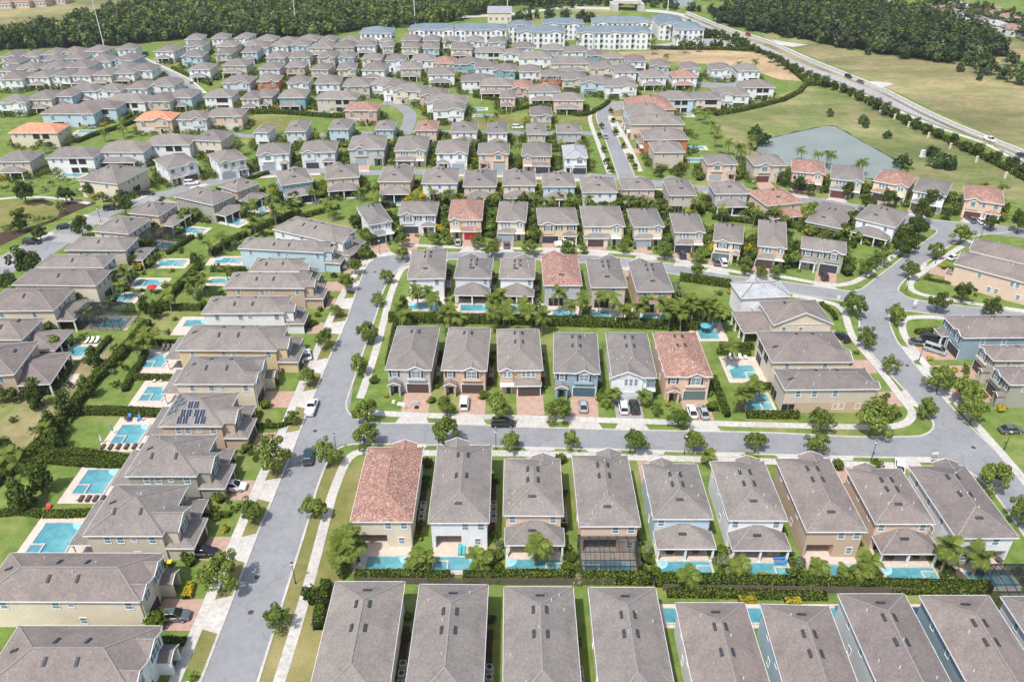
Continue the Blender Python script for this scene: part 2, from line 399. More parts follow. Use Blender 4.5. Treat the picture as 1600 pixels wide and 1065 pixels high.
def ribbon(name, pts, w, z0, z1, mat, slab=None):
    """raised strip along a line; slab = joint spacing (slabs get open joints)"""
    if slab:
        L = sum((b - a).length for a, b in zip(pts, pts[1:])); pts = resample(pts, max(2, int(L / slab) + 1))
    nrm = offsets(pts); mb = MB()
    if slab:
        g = 0.03
        for i in range(len(pts) - 1):
            d = (pts[i + 1] - pts[i]).normalized() * (g / 2)
            a, b = pts[i] + d, pts[i + 1] - d
            q = [a - nrm[i] * w / 2, b - nrm[i + 1] * w / 2, b + nrm[i + 1] * w / 2, a + nrm[i] * w / 2]
            dz = R.uniform(-.004, .004)
            mb.prism(q, z0, z1 + dz, 0, False)
    else:
        n = len(pts); vs = []
        for p, k in zip(pts, nrm):
            l = p + k * w / 2; r = p - k * w / 2
            vs += [(l.x, l.y, z0), (l.x, l.y, z1), (r.x, r.y, z1), (r.x, r.y, z0)]
        fs = []
        for i in range(n - 1):
            for j in range(3): fs.append((4 * i + j, 4 * i + j + 1, 4 * i + j + 5, 4 * i + j + 4))
        fs += [(0, 3, 2, 1), (4 * n - 4, 4 * n - 3, 4 * n - 2, 4 * n - 1)]
        mb.add(vs, fs)
    return struct(name, mb.mesh(name, mat))
KERBS, WALKS = [], []
def kerb(pxs):
    p = smooth(W(pxs), 1.5); KERBS.append(p); return ribbon('kerb', p, 0.4, 0.0, 0.11, 'kerb_concrete')
def walk(pxs, w=1.7, slab=1.6):
    p = smooth(W(pxs), 1.5); WALKS.append(p); return ribbon('sidewalk', p, w, 0.0, 0.06, 'concrete', slab)
# ------------------------------------------------------------------ setting: ground, fields, water
sheet('ground', [(-1400, -140), (1400, -140), (1400, 2000), (-1400, 2000)], 'lawn', 0.0)
sheet('dry_field', W([(1205, 45), (1245, 62), (1400, 90), (1500, 80), (1560, 66), (1640, 50), (1800, 60), (1760, 300), (1600, 236), (1378, 134), (1262, 86), (1195, 60)]), 'dry_field', 0.02)
sheet('meadow_field', W([(1180, 42), (1300, 42), (1300, 70), (1245, 74), (1195, 58)]), 'pond_lawn', 0.024)
sheet('sand_field', W([(960, 82), (1100, 76), (1190, 84), (1262, 128), (1215, 124), (1160, 104), (1040, 96), (985, 92)]), 'sand_field', 0.02)
sheet('pond_lawn', W([(1115, 182), (1180, 160), (1255, 136), (1290, 140), (1345, 156), (1425, 190), (1500, 224), (1640, 296), (1640, 330), (1560, 310), (1400, 300), (1240, 262), (1150, 240)]), 'pond_lawn', 0.02)
sheet('golf_field', W([(-60, 12), (0, 10), (100, 4), (210, -6), (330, -8), (250, 8), (190, 28), (96, 48), (0, 58), (-60, 62)]), 'dry_field', 0.02)
sheet('embankment_field', W([(800, 34), (830, 22), (905, 12), (975, 16), (960, 30), (900, 38), (840, 42)]), 'pond_lawn', 0.02)
sheet('lawn_terrain', W([(900, 176), (940, 172), (1000, 150), (1005, 158), (948, 196), (880, 186)]), 'verge_grass', 0.02)
for q in ([(-20, 318), (40, 314), (88, 326), (86, 338), (40, 352), (-20, 364)], [(388, 182), (440, 186), (490, 196), (440, 204), (380, 196)], [(690, 186), (800, 182), (800, 194), (700, 200)], [(250, 96), (280, 90), (282, 104), (258, 106)]):
    sheet('park_lawn', smooth(W(q + q[:1]))[:-1], 'verge_grass', 0.02)
pond = smooth(W([(1180, 236), (1196, 220), (1240, 208), (1296, 197), (1312, 202), (1342, 219), (1403, 254), (1404, 266), (1380, 280), (1240, 262), (1180, 236)]))[:-1]
sheet('pond_bank_ground', [p + (p - P(1290, 235).to_2d()) * (0.03 + .018 * math.sin(i * 1.3) + .012 * math.sin(i * .47)) for i, p in enumerate(pond)], 'forest_floor', 0.026)
sheet('pond_water', pond, 'pond_water', 0.035)
sheet('far_lake_water', W([(1050, -2), (1085, -2), (1078, 10), (1056, 10)]), 'pond_water', 0.035)
FOREST_L = [(-60, 84), (0, 78), (60, 76), (160, 74), (240, 66), (330, 60), (420, 60), (520, 56), (566, 46), (632, 44), (700, 36), (750, 26), (800, 10), (880, -4), (900, -40), (400, -40), (320, -12), (255, 8), (190, 30), (100, 50), (0, 60), (-60, 64)]
FOREST_R = [(1128, 36), (1180, 48), (1210, 46), (1240, 58), (1290, 70), (1370, 82), (1410, 88), (1470, 92), (1530, 92), (1560, 84), (1490, 58), (1420, 36), (1340, 20), (1240, 12), (1150, 18)]
sheet('forest_ground', W(FOREST_L), 'forest_floor', 0.03)
sheet('forest_ground', W(FOREST_R), 'forest_floor', 0.03)

# roads: left and right edges
ROADS = [
 # long left street and its curve into the upper street
 ('road', [(280, 1140), (313, 1065), (400, 839), (421, 790), (458, 700), (490, 617.6), (512, 565), (528, 530), (542, 498), (562, 441), (577, 409), (596, 401), (640, 397.5), (700, 395), (775, 394), (850, 395.5), (900, 398), (960, 402), (1041, 411), (1130, 429), (1180, 435), (1223, 440), (1329, 455), (1380, 462)],
          [(380, 1140), (403, 1065), (482, 812), (494, 767), (518, 705), (545, 640), (554.6, 588), (572, 537), (580, 510), (587.6, 493), (603, 445), (623, 420), (642, 411), (662, 407), (700, 405.5), (775, 404.5), (850, 406), (900, 410), (960, 414), (1043, 427), (1142, 441), (1190, 450), (1240, 459), (1314, 470), (1360, 480)], 0.012, 120),
 # cross street
 ('road', [(520, 659), (587, 660.5), (660, 661.5), (755, 664), (805, 666.5), (1003, 672), (1200, 676), (1327, 682), (1420, 682), (1480, 682)],
          [(505, 694), (592, 693.6), (660, 695), (740, 696), (815, 698.7), (1003, 703.5), (1155, 708.5), (1352, 714), (1461, 716.5), (1520, 718)], 0.016, 60),
 # right hand street running down
 ('road', [(1478, 346), (1463, 364), (1398, 412), (1352, 447.6), (1342, 480), (1344.5, 529), (1362, 553), (1430.7, 629), (1456, 657), (1475, 690), (1501.6, 728), (1540, 756), (1567.6, 790), (1610, 850), (1680, 960)],
          [(1566, 364), (1529.5, 369), (1491.5, 380), (1428, 425), (1404, 450), (1390, 488), (1400, 530), (1413, 548), (1451, 596), (1509, 659), (1540, 690), (1565, 713), (1600, 748), (1660, 820), (1740, 920)], 0.020, 90),
 ('road', [(1380, 459), (1410, 462), (1453.5, 472), (1530, 481), (1600, 489), (1700, 500)], [(1380, 492), (1418, 486), (1466, 492), (1530, 500), (1600, 508), (1700, 522)], 0.024, 24),
 # street below the pond
 ('road', [(1000, 279), (1100, 290), (1180, 296), (1283, 310), (1362, 325), (1430, 338), (1470, 345), (1560, 352), (1660, 364)], [(990, 288), (1090, 299), (1175, 305), (1275, 320), (1350, 337), (1420, 352), (1465, 361), (1550, 366), (1660, 380)], 0.0225, 40),
 # street running away up the picture
 ('road', [(967, 282), (963.5, 270), (946, 220), (932, 185), (936, 172), (947, 165), (957, 161), (985, 158)], [(994, 282), (989, 269), (968, 222), (952, 190), (954, 179), (962, 173), (977, 169), (1000, 166)], 0.028, 40),
 # upper street between the rows
 ('road', [(250, 300), (330, 280), (420, 266), (480, 262), (560, 266), (640, 265), (760, 266), (880, 269), (1000, 276)], [(262, 309), (340, 289), (425, 274), (480, 270), (560, 274), (640, 273), (760, 274), (880, 277), (1000, 285)], 0.032, 40),
 ('road', [(330, 206), (420, 211), (520, 207), (600, 205), (700, 204), (800, 205), (940, 206)], [(330, 212), (420, 217), (520, 213), (600, 211), (700, 210), (800, 211), (942, 212)], 0.032, 40),
 ('road', [(596, 164), (612, 166), (628, 176), (630, 188), (622, 206)], [(600, 157), (626, 160), (648, 174), (650, 190), (644, 206)], 0.036, 30),
 # far left streets
 ('road', [(-60, 424), (0, 402), (62, 372), (119, 343.6), (162, 326), (200, 313), (253, 300)], [(-60, 458), (0, 434), (80, 398), (142, 356), (192, 329), (224, 318), (262, 308)], 0.028, 40),
 ('road', [(202, 86), (210, 91), (262, 119), (302, 148)], [(212, 84), (224, 91), (280, 119), (318, 146)], 0.028, 20),
 ('road', [(40, 205), (80, 189), (150, 178)], [(52, 211), (92, 195), (160, 183)], 0.028, 20),
 ('road', [(400, 110), (500, 112), (600, 112), (700, 118)], [(400, 114), (500, 116), (600, 116), (700, 123)], 0.028, 20),
 ('road', [(1000, 108), (1050, 124), (1120, 130), (1160, 128)], [(996, 112), (1046, 130), (1120, 138), (1164, 134)], 0.028, 20),
]
for nm, l, r, z, n in ROADS: road_lr(nm, l, r, 'asphalt', z, n)
# corner fills at the junctions
CZ = .0455
for q in ([(540, 640), (552, 650), (566, 657), (592, 661), (592, 664), (520, 664)], [(519, 703), (535, 694), (560, 692), (592, 693), (592, 690), (512, 690)],
          [(1405, 683), (1436, 681), (1452, 676), (1459, 666), (1456, 655), (1480, 690), (1480, 700)], [(1440, 714), (1476, 719), (1502, 729), (1520, 740), (1520, 700)],
          [(1310, 471), (1330, 476), (1342, 484), (1343, 500), (1365, 500), (1365, 465), (1320, 465)], [(1325, 454), (1345, 452), (1354, 446), (1370, 470), (1340, 470)], [(1403, 449), (1406, 457), (1416, 463), (1420, 475), (1390, 475)], [(1390, 492), (1396, 487), (1420, 485), (1420, 478), (1380, 480)]):
    CZ += .0012; sheet('road', W(q), 'asphalt', CZ)
# highway: two carriageways, median and shoulder
HW_U = [(1072, 20), (1112, 36), (1150, 50), (1200, 65), (1262, 92), (1327, 118), (1377, 138), (1440, 170), (1504, 199), (1600, 237), (1700, 282)]
HW_M1 = [(1070, 22), (1110, 38.5), (1148, 53), (1200, 68.5), (1260, 96), (1324, 122), (1374, 142), (1434, 173), (1500, 203), (1600, 243), (1700, 290)]
HW_M2 = [(1068, 24), (1106, 40), (1142, 54.5), (1192, 71), (1252, 98.5), (1322, 124), (1372, 144), (1432, 175), (1498, 206), (1600, 246), (1700, 294)]
HW_L = [(1064, 26), (1102, 43), (1138, 57.5), (1186, 75), (1246, 105), (1318, 131), (1400, 168), (1470, 197), (1542, 222), (1600, 254), (1700, 304)]
road_lr('highway_road', HW_U, HW_M1, 'highway', 0.04, 60)
road_lr('highway_road', HW_M2, HW_L, 'highway', 0.04, 60)
road_lr('median_ground', HW_M1, HW_M2, 'dry_field', 0.06, 60)
road_lr('shoulder_pavement', [(x + 1, y - 2.6) for x, y in HW_U], [(x, y - 0.9) for x, y in HW_U], 'concrete', 0.03, 60)
road_lr('shoulder_pavement', [(x - 1, y + 1.5) for x, y in HW_L], [(x - 4, y + 4) for x, y in HW_L], 'concrete', 0.03, 60)
sheet('turnout_pavement', W([(1352, 127), (1378, 128), (1397, 131), (1377, 138)]), 'concrete', 0.05)
sheet('turnout_pavement', W([(1206, 62), (1236, 67), (1262, 70), (1240, 74), (1216, 70)]), 'concrete', 0.05)
mb = MB()
for U, D in ((HW_U, HW_M1), (HW_M2, HW_L)):
    c = resample(smooth([(a + b) / 2 for a, b in zip(W(U), W(D))]), 90); nn = offsets(c)
    for i in range(0, 89, 1):
        a, b = c[i], c[i].lerp(c[i + 1], .45); k = nn[i] * .09
        mb.add([(*(a - k), .047), (*(b - k), .047), (*(b + k), .047), (*(a + k), .047)], [(0, 1, 2, 3)])
struct('road_marking', mb.mesh('road_marking', 'white_trim'))

# kerbs follow the road outlines, round the corners
kerb([(280, 1140), (313, 1065), (400, 839), (421, 790), (458, 700), (490, 617.6), (512, 565), (528, 530), (542, 498), (562, 441), (577, 409), (596, 401), (640, 397.5), (700, 395), (775, 394), (850, 395.5), (900, 398), (960, 402), (1041, 411), (1130, 429), (1180, 435), (1223, 440), (1310, 452.5), (1329, 455), (1345, 452), (1354, 446), (1398, 412), (1440, 381), (1463, 364), (1461, 357), (1445, 352), (1420, 352)])
kerb([(380, 1140), (403, 1065), (482, 812), (494, 767), (512, 720), (522, 705), (540, 696), (560, 693.5), (592, 693.6), (660, 695), (740, 696), (815, 698.7), (1003, 703.5), (1155, 708.5), (1352, 714), (1440, 715.5), (1476, 720), (1501.6, 729), (1540, 756), (1567.6, 790), (1610, 850)])
kerb([(541, 629), (542, 640), (550, 650), (566, 657), (592, 661), (660, 661.5), (755, 664), (805, 666.5), (1003, 672), (1200, 676), (1327, 682), (1420, 682), (1445, 679), (1457, 670), (1458, 660), (1452, 652), (1430.7, 629), (1362, 553), (1345, 529), (1342, 495), (1338, 482), (1330, 476), (1314, 470), (1240, 459), (1190, 450), (1142, 441), (1043, 427), (960, 414), (900, 410), (850, 406), (775, 404.5), (700, 405.5), (662, 407), (642, 411), (623, 420), (603, 445), (587.6, 493), (572, 537), (554.6, 588), (541, 629)])
kerb([(1740, 920), (1660, 820), (1600, 748), (1565, 713), (1509, 659), (1451, 596), (1413, 548), (1400, 530), (1390, 505), (1390, 492), (1398, 487), (1418, 486), (1466, 492), (1530, 500), (1600, 508)])
kerb([(1600, 489), (1530, 481), (1453.5, 472), (1422, 466), (1408, 458), (1404, 450), (1428, 425), (1491.5, 380), (1529.5, 368), (1580, 362), (1640, 345)])
kerb([(-20, 412), (0, 402), (62, 372), (119, 343.6), (162, 326), (200, 313), (253, 300)])
kerb([(967, 282), (963.5, 270), (946, 220), (932, 185), (936, 172), (947, 165), (957, 161), (985, 158)])
kerb([(994, 282), (989, 269), (968, 222), (952, 190), (954, 179), (962, 173), (977, 169), (1000, 166)])
kerb([(202, 86), (210, 91), (262, 119), (302, 148)]); kerb([(212, 84), (224, 91), (280, 119), (318, 146)])
kerb([(1275, 320), (1350, 337), (1420, 352)]); kerb([(1283, 310), (1362, 325), (1430, 338), (1470, 345), (1560, 352)])

# verges (strip of straw-coloured grass between kerb and sidewalk)
def verge(pxs, w): 
    pts = smooth(W(pxs), 2.0); nrm = offsets(pts); n = len(pts); vs = []
    for p, k in zip(pts, nrm): vs += [(*(p + k * w / 2), .008), (*(p - k * w / 2), .008)]
    struct('verge_lawn', MB().add(vs, [(2 * i, 2 * i + 1, 2 * i + 3, 2 * i + 2) for i in range(n - 1)]).mesh('verge_lawn', 'verge_grass'))
verge([(420, 1065), (462, 929), (498, 803), (508, 766), (530, 722)], 3.6)
verge([(463, 1065), (500, 950), (540, 800), (560, 730)], 4.5)
verge([(300, 1045), (348, 930), (390, 835), (425, 750), (480, 612), (526, 505), (556, 432)], 3.2)
# sidewalks
walk([(250, 1120), (281.6, 1044), (328, 934.7), (369.4, 839), (410, 743), (440.6, 674.6), (466, 614), (491, 558), (514, 503), (534, 463), (549, 438), (562, 418)])
walk([(410, 1140), (436, 1065), (477.5, 929.5), (511, 803), (521.7, 766), (540, 722), (555, 708), (575, 704.5), (669, 707.6), (800, 708), (911.5, 711), (982, 714), (1053, 716), (1155, 719.5), (1200, 720.5), (1327, 725), (1440, 728)])
walk([(562, 622), (565, 616), (582.6, 563), (595, 520), (610.5, 460), (625.6, 424), (636, 417), (660, 413)])
walk([(562, 640), (590, 645), (669, 649), (800, 652), (1000, 658), (1200, 663.7), (1352, 667), (1395, 666), (1416, 660), (1425, 650), (1424, 640), (1410, 624), (1387.6, 593.5), (1365, 565.6), (1337, 532.7), (1327, 513.5), (1319, 488), (1306, 476), (1276, 468), (1238, 462)])
walk([(640, 383), (730, 387), (800, 388), (850, 389), (906.5, 391), (982.5, 396), (1053.5, 405), (1129.5, 421), (1180, 429), (1225, 433), (1289, 444), (1321.7, 444), (1352, 431), (1408, 391)])
walk([(1640, 492), (1600, 485.6), (1529.5, 475.5), (1453.5, 463), (1430, 456), (1422, 447), (1427, 436), (1453.5, 417), (1491.5, 392), (1517, 376)])
walk([(1600, 520), (1530, 506), (1466, 496), (1423, 496), (1411, 502), (1413, 523), (1441, 563), (1474, 603.6), (1517, 654), (1555, 697), (1588, 735), (1640, 800)])
walk([(925, 170), (922, 188), (935, 225), (952, 272)], 1.7, 3); walk([(962, 190), (980, 222), (1001, 268)], 1.7, 3)
walk([(-10, 312), (40, 308), (90, 310), (140, 318)], 1.7, 3); walk([(218, 88), (232, 94), (290, 121), (322, 146)], 1.5, 3)
# mulch and bare ground
for q in ([(-20, 392), (0, 384), (70, 352), (120, 330), (150, 316), (90, 318), (90, 338), (40, 356), (-20, 368)], [(28, 316), (64, 312), (86, 318), (60, 324)]):
    sheet('mulch_ground', smooth(W(q + q[:1]))[:-1], 'mulch', 0.016)
# concrete inlets by the kerbs, manhole covers in the roads
for q in ((492.5, 673), (392, 956), (1521, 699), (1417.5, 571), (1365, 469), (402, 901), (586, 425)):
    p = P(*q)
    mb = MB().cyl((0, 0, 0), (0, 0, .012), .42, .42, 20).cyl((0, 0, .012), (0, 0, .02), .33, .31, 20)
    o = link('manhole_cover', mb.mesh('manhole_cover', 'iron'), None, (p.x, p.y, .03))
    tag(o, 'dark round manhole cover set in the grey street', 'manhole cover', 'manhole covers in the streets')
# ------------------------------------------------------------------ house kit
CACHE = {}
def cached(key, fn):
    if key not in CACHE: CACHE[key] = fn()
    return CACHE[key]

def win_frame(w, h):
    def f():
        mb = MB(); t = 0.11
        mb.box(-w / 2 - t, -w / 2, -.07, .0, -h / 2 - t, h / 2 + t).box(w / 2, w / 2 + t, -.07, .0, -h / 2 - t, h / 2 + t)
        mb.box(-w / 2, w / 2, -.068, .0, h / 2, h / 2 + t).box(-w / 2 - .05, w / 2 + .05, -.1, .0, -h / 2 - t, -h / 2)
        mb.box(-w / 2, w / 2, -.055, 0, -.03, .03)
        n = max(1, round(w / 0.9))
        for i in range(1, n): mb.box(-w / 2 + w * i / n - .035, -w / 2 + w * i / n + .035, -.06, 0, -h / 2, h / 2)
        return mb.mesh('window_frame', 'white_trim')
    return cached(('wf', w, h), f)
def win_pane(w, h): return cached(('wp', w, h), lambda: MB().box(-w / 2, w / 2, -.03, -.005, -h / 2, h / 2).mesh('pane', 'window_glass'))
def win_small(w, h, g='window_glass'):
    def f():
        mb = MB(); mb.box(-w / 2 - .12, w / 2 + .12, -.06, 0, -h / 2 - .12, h / 2 + .12, 0); mb.box(-w / 2, w / 2, -.08, -.06, -h / 2, h / 2, 1)
        return mb.mesh('window', ['white_trim', g])
    return cached(('ws', w, h, g), f)
def shutter(h, c): return cached(('sh', h, c), lambda: MB().box(-.2, .2, -.06, 0, -h / 2, h / 2).box(-.15, .15, -.075, -.06, .05, h / 2 - .06).box(-.15, .15, -.075, -.06, -h / 2 + .06, -.05).mesh('shutter', 'door_' + c))
def garage(w, c):
    def f():
        mb = MB(); h = 2.25
        mb.box(-w / 2, w / 2, -.04, 0, 0, h, 0)
        mb.box(-w / 2 - .14, -w / 2, -.08, 0, 0, h + .14, 1).box(w / 2, w / 2 + .14, -.08, 0, 0, h + .14, 1).box(-w / 2, w / 2, -.078, 0, h, h + .14, 1)
        for r in range(4):
            for k in range(4 if w < 3.5 else 8):
                n = 4 if w < 3.5 else 8; a = -w / 2 + w * k / n
                mb.box(a + .06, a + w / n - .06, -.06, -.04, r * h / 4 + .06, (r + 1) * h / 4 - .06, 0)
        return mb.mesh('garage_door', ['door_' + c, 'white_trim'])
    return cached(('gd', w, c), f)
def front_door(c):
    return cached(('fd', c), lambda: MB().box(-.5, .5, -.05, 0, 0, 2.15, 0).box(-.62, -.5, -.08, 0, 0, 2.27, 1).box(.5, .62, -.08, 0, 0, 2.27, 1).box(-.5, .5, -.078, 0, 2.15, 2.27, 1).box(-.35, .35, -.07, -.05, .2, .95, 0).box(-.35, .35, -.07, -.05, 1.1, 2.0, 0).mesh('front_door', ['door_' + c, 'white_trim']))
def slider(w, h):
    def f():
        mb = MB(); mb.box(-w / 2, w / 2, -.03, 0, 0, h, 0)
        n = max(2, round(w / 1.2))
        for i in range(n + 1):
            a = -w / 2 + w * i / n; mb.box(a - .04, a + .04, -.07, -.03, 0, h, 1)
        mb.box(-w / 2, w / 2, -.065, -.03, h - .08, h, 1)
        return mb.mesh('sliding_door', ['window_glass' if h < 2.2 else 'dark_opening', 'unit_grey'])
    return cached(('sl', w, h), f)
VENT = lambda: cached('vent', lambda: MB().box(-.22, .22, -.62, .62, .02, .15, 0).box(-.16, .16, -.54, .54, .15, .18, 1).mesh('roof_vent', ['dark_metal', 'skylight_glass']))
PIPE = lambda: cached('pipe', lambda: MB().cyl((0, 0, -.1), (0, 0, .45), .07, .07, 6).mesh('vent_pipe', 'metal_white'))
def column(h): return cached(('col', h), lambda: MB().box(-.16, .16, -.16, .16, 0, h).box(-.21, .21, -.21, .21, 0, .25).box(-.21, .21, -.21, .21, h - .2, h - .01).mesh('porch_column', 'white_trim'))

def hip_mesh(mb, W_, D, z, p, x0=0, y0=0, mi=0, th=0.16):
    """hip roof on the rectangle W_ x D centred at x0,y0"""
    a, b = W_ / 2, D / 2
    k = min(a, b); h = p * k
    if b >= a: r = [(0, -(b - a)), (0, b - a)]
    else: r = [(-(a - b), 0), (a - b, 0)]
    e = [(-a, -b), (a, -b), (a, b), (-a, b)]
    vs = [(x + x0, y + y0, z) for x, y in e] + [(x + x0, y + y0, z + h) for x, y in r] + [(x + x0, y + y0, z - th) for x, y in e]
    if b >= a: fs = [(0, 1, 4), (1, 2, 5, 4), (2, 3, 5), (3, 0, 4, 5)]
    else: fs = [(0, 1, 5, 4), (1, 2, 5), (2, 3, 4, 5), (3, 0, 4)]
    fs += [(0, 6, 7, 1), (1, 7, 8, 2), (2, 8, 9, 3), (3, 9, 6, 0), (9, 8, 7, 6)]
    mb.add(vs, fs, mi); return vs, h

class House:
    pass
ROWS = {}
NO_BUILD = []      # house rectangles (centre, half diagonal) for scattering plants

def house(row, nl, nr, depth, front='S', wall='beige', roof='grey_shingle', he=6.0, lvl=2, side='near', pitch=0.42, label=None, hot=None):
    A = P(*nl, he).to_2d(); B = P(*nr, he).to_2d()
    ux = (B - A).normalized(); uy = Vector((-ux.y, ux.x))
    Wd = (B - A).length
    if isinstance(depth, tuple): D = abs((P(*depth, he).to_2d() - A).dot(uy))
    else: D = depth
    c = (A + B) / 2 + uy * (D / 2 if side == 'near' else -D / 2)
    lx, ly, w, d = {'S': (ux, uy, Wd, D), 'N': (-ux, -uy, Wd, D), 'W': (-uy, ux, D, Wd), 'E': (uy, -ux, D, Wd)}[front]
    rz = math.atan2(lx.y, lx.x)
    h = House(); h.c = c; h.w, h.d, h.rz, h.he, h.lx, h.ly, h.p, h.lvl = w, d, rz, he, lx, ly, pitch, lvl
    h.front = front; h.wallc = wall; h.roofm = roof; h.wm = 'stucco_' + wall; h.row = row; h.ov = 0.42
    h.idx = len(ROWS.setdefault(row, [])); ROWS[row].append(h)
    h.label = label
    h.root = link('house', None, None, (c.x, c.y, 0), rz); h.root.empty_display_size = 1
    h.extra_rects = []
    h.loc = lambda x, y, z=0: Vector((*(c + lx * x + ly * y), z))
    NO_BUILD.append(h)
    return h

def inside_house(p, pad=0.3):
    for h in NO_BUILD:
        q = Vector((p[0], p[1])) - h.c
        x, y = q.dot(h.lx), q.dot(h.ly)
        if abs(x) < h.w / 2 + pad and abs(y) < h.d / 2 + pad: return True
    return False

def shell(h, notch=None, gables=(), ridge=True):
    """walls, roof, white eaves. notch = (x0, x1, deep) cut into the ground floor at the rear; gables = [(x, width, proj, z0)] on the front"""
    w, d, he, ov = h.w, h.d, h.he, h.ov
    a, b = w / 2 - ov, d / 2 - ov
    mb = MB()
    if notch:
        x0, x1, dp = notch; zc = 2.75
        poly = [(-a, -b), (a, -b), (a, b)] + ([(x1, b)] if x1 < a - .01 else []) + [(x1, b - dp), (x0, b - dp)] + ([(x0, b)] if x0 > -a + .01 else []) + [(-a, b)]
        if x1 >= a - .01: poly.remove((a, b))
        if x0 <= -a + .01: poly.remove((-a, b))
        mb.prism(poly, 0, zc).box(-a, a, -b, b, zc, he - .05)
    else: mb.box(-a, a, -b, b, 0, he - .05)
    rb = MB(); vs, rise = hip_mesh(rb, w, d, he, h.p)
    h.rise = rise
    fb = MB(); t = .05; zz = (he - .17, he + .03)
    W2, D2 = w / 2, d / 2
    fb.box(-W2 - t, W2 + t, -D2 - t, -D2 - .002, *zz).box(-W2 - t, W2 + t, D2 + .002, D2 + t, *zz).box(-W2 - t, -W2 - .002, -D2, D2, *zz).box(W2 + .002, W2 + t, -D2, D2, *zz)
    ridges = []
    r4, r5 = vs[4], vs[5]; ridges.append((r4, r5))
    if d >= w: ridges += [(vs[0], r4), (vs[1], r4), (vs[2], r5), (vs[3], r5)]
    else: ridges += [(vs[0], r4), (vs[3], r4), (vs[1], r5), (vs[2], r5)]
    for g in gables:
        gx, gw, pj, z0 = g[:4]; sgn = -1 if len(g) < 5 else g[4]     # sgn +1: on the rear
        hh = h.p * gw / 2; yf = D2 + pj; e = .03
        Y = lambda y: sgn * y
        pts = [(gx - gw / 2, Y(yf), he + e), (gx + gw / 2, Y(yf), he + e), (gx, Y(yf), he + hh + e), (gx, Y(D2 - gw / 2 - .02), he + hh + e), (gx - gw / 2, Y(D2), he + e), (gx + gw / 2, Y(D2), he + e)]
        rb.add(pts, [(0, 4, 3, 2), (1, 2, 3, 5)] if pj < .05 else [(0, 4, 3, 2), (5, 1, 2, 3)])
        yw = yf - ov
        mb.box(gx - gw / 2 + .3, gx + gw / 2 - .3, *sorted((Y(b - .1), Y(yw))), z0, he - .06)
        mb.add([(gx - gw / 2 + .2, Y(yw), he - .06), (gx + gw / 2 - .2, Y(yw), he - .06), (gx, Y(yw), he + hh - .1), (gx - gw / 2 + .2, Y(yw - .3), he - .06), (gx + gw / 2 - .2, Y(yw - .3), he - .06), (gx, Y(yw - .3), he + hh - .1)], [(0, 1, 2), (5, 4, 3), (0, 2, 5, 3), (1, 4, 5, 2)])
        for s in (-1, 1): fb.bar((gx + s * (gw / 2 + .08), Y(yf + .03), he - .06), (gx, Y(yf + .03), he + hh + .02), .07, .2)
        ridges.append((pts[2], pts[3]))
    h.wallp = link('wall', mb.mesh('wall', h.wm), h.root)
    h.roof = link('roof', rb.mesh('roof', h.roofm), h.root)
    link('fascia', fb.mesh('fascia', 'white_trim'), h.root)
    if ridge:
        cb = MB()
        for p, q in ridges: cb.bar(Vector(p) + Vector((0, 0, .035)), Vector(q) + Vector((0, 0, .035)), .26, .06)
        link('ridge_cap', cb.mesh('ridge_cap', 'ridge_clay' if 'tile' in h.roofm else 'ridge_shingle'), h.roof)
    return h

SIDES = {'front': 0.0, 'left': -math.pi / 2, 'right': math.pi / 2, 'back': math.pi}
def on_wall(h, side, u, off=0.0):
    """local point on a wall; u runs left to right as seen from outside"""
    a, b = h.w / 2 - h.ov + off, h.d / 2 - h.ov + off
    return {'front': (u, -b), 'back': (-u, b), 'left': (-a, -u), 'right': (a, u)}[side]

def window(h, side, u, z, w=0.95, ht=1.4, sh=None, off=0.0, small=None):
    x, y = on_wall(h, side, u, off); rz = SIDES[side]
    if small is None: small = h.lvl < 2
    if small: return link('window', win_small(w, ht), h.root, (x, y, z), rz)
    f = link('window', win_frame(w, ht), h.root, (x, y, z), rz)
    link('pane', win_pane(w, ht), f)
    if sh:
        for s in (-1, 1):
            dx, dy = math.cos(rz) * s * (w / 2 + .34), math.sin(rz) * s * (w / 2 + .34)
            link('shutter', shutter(ht, sh), h.root, (x + dx, y + dy, z), rz)
    return f
def place(h, name, me, side, u, z=0.0, off=0.0):
    x, y = on_wall(h, side, u, off); return link(name, me, h.root, (x, y, z), SIDES[side])

def zroof(h, x, y): return h.he + h.p * min(h.w / 2 - abs(x), h.d / 2 - abs(y))
def vent(h, x, y, turn=False):
    sx, sy = h.w / 2 - abs(x), h.d / 2 - abs(y); sl = math.atan(h.p)
    if sx < sy: rot = (0, sl if x > 0 else -sl, 0) 
    else: rot = (sl if y < 0 else -sl, 0, 0)
    M = Matrix.Translation((x, y, zroof(h, x, y))) @ (Matrix.Rotation(rot[1], 4, 'Y') @ Matrix.Rotation(rot[0], 4, 'X'))
    if turn: M = M @ Matrix.Rotation(math.pi / 2, 4, 'Z')
    o = link('roof_vent', VENT(), h.roof); o.matrix_local = M
def pipes(h, n):
    for _ in range(n):
        x = R.uniform(-.4, .4) * h.w; y = R.uniform(-.4, .4) * h.d
        link('vent_pipe', PIPE(), h.roof, (x, y, zroof(h, x, y)))

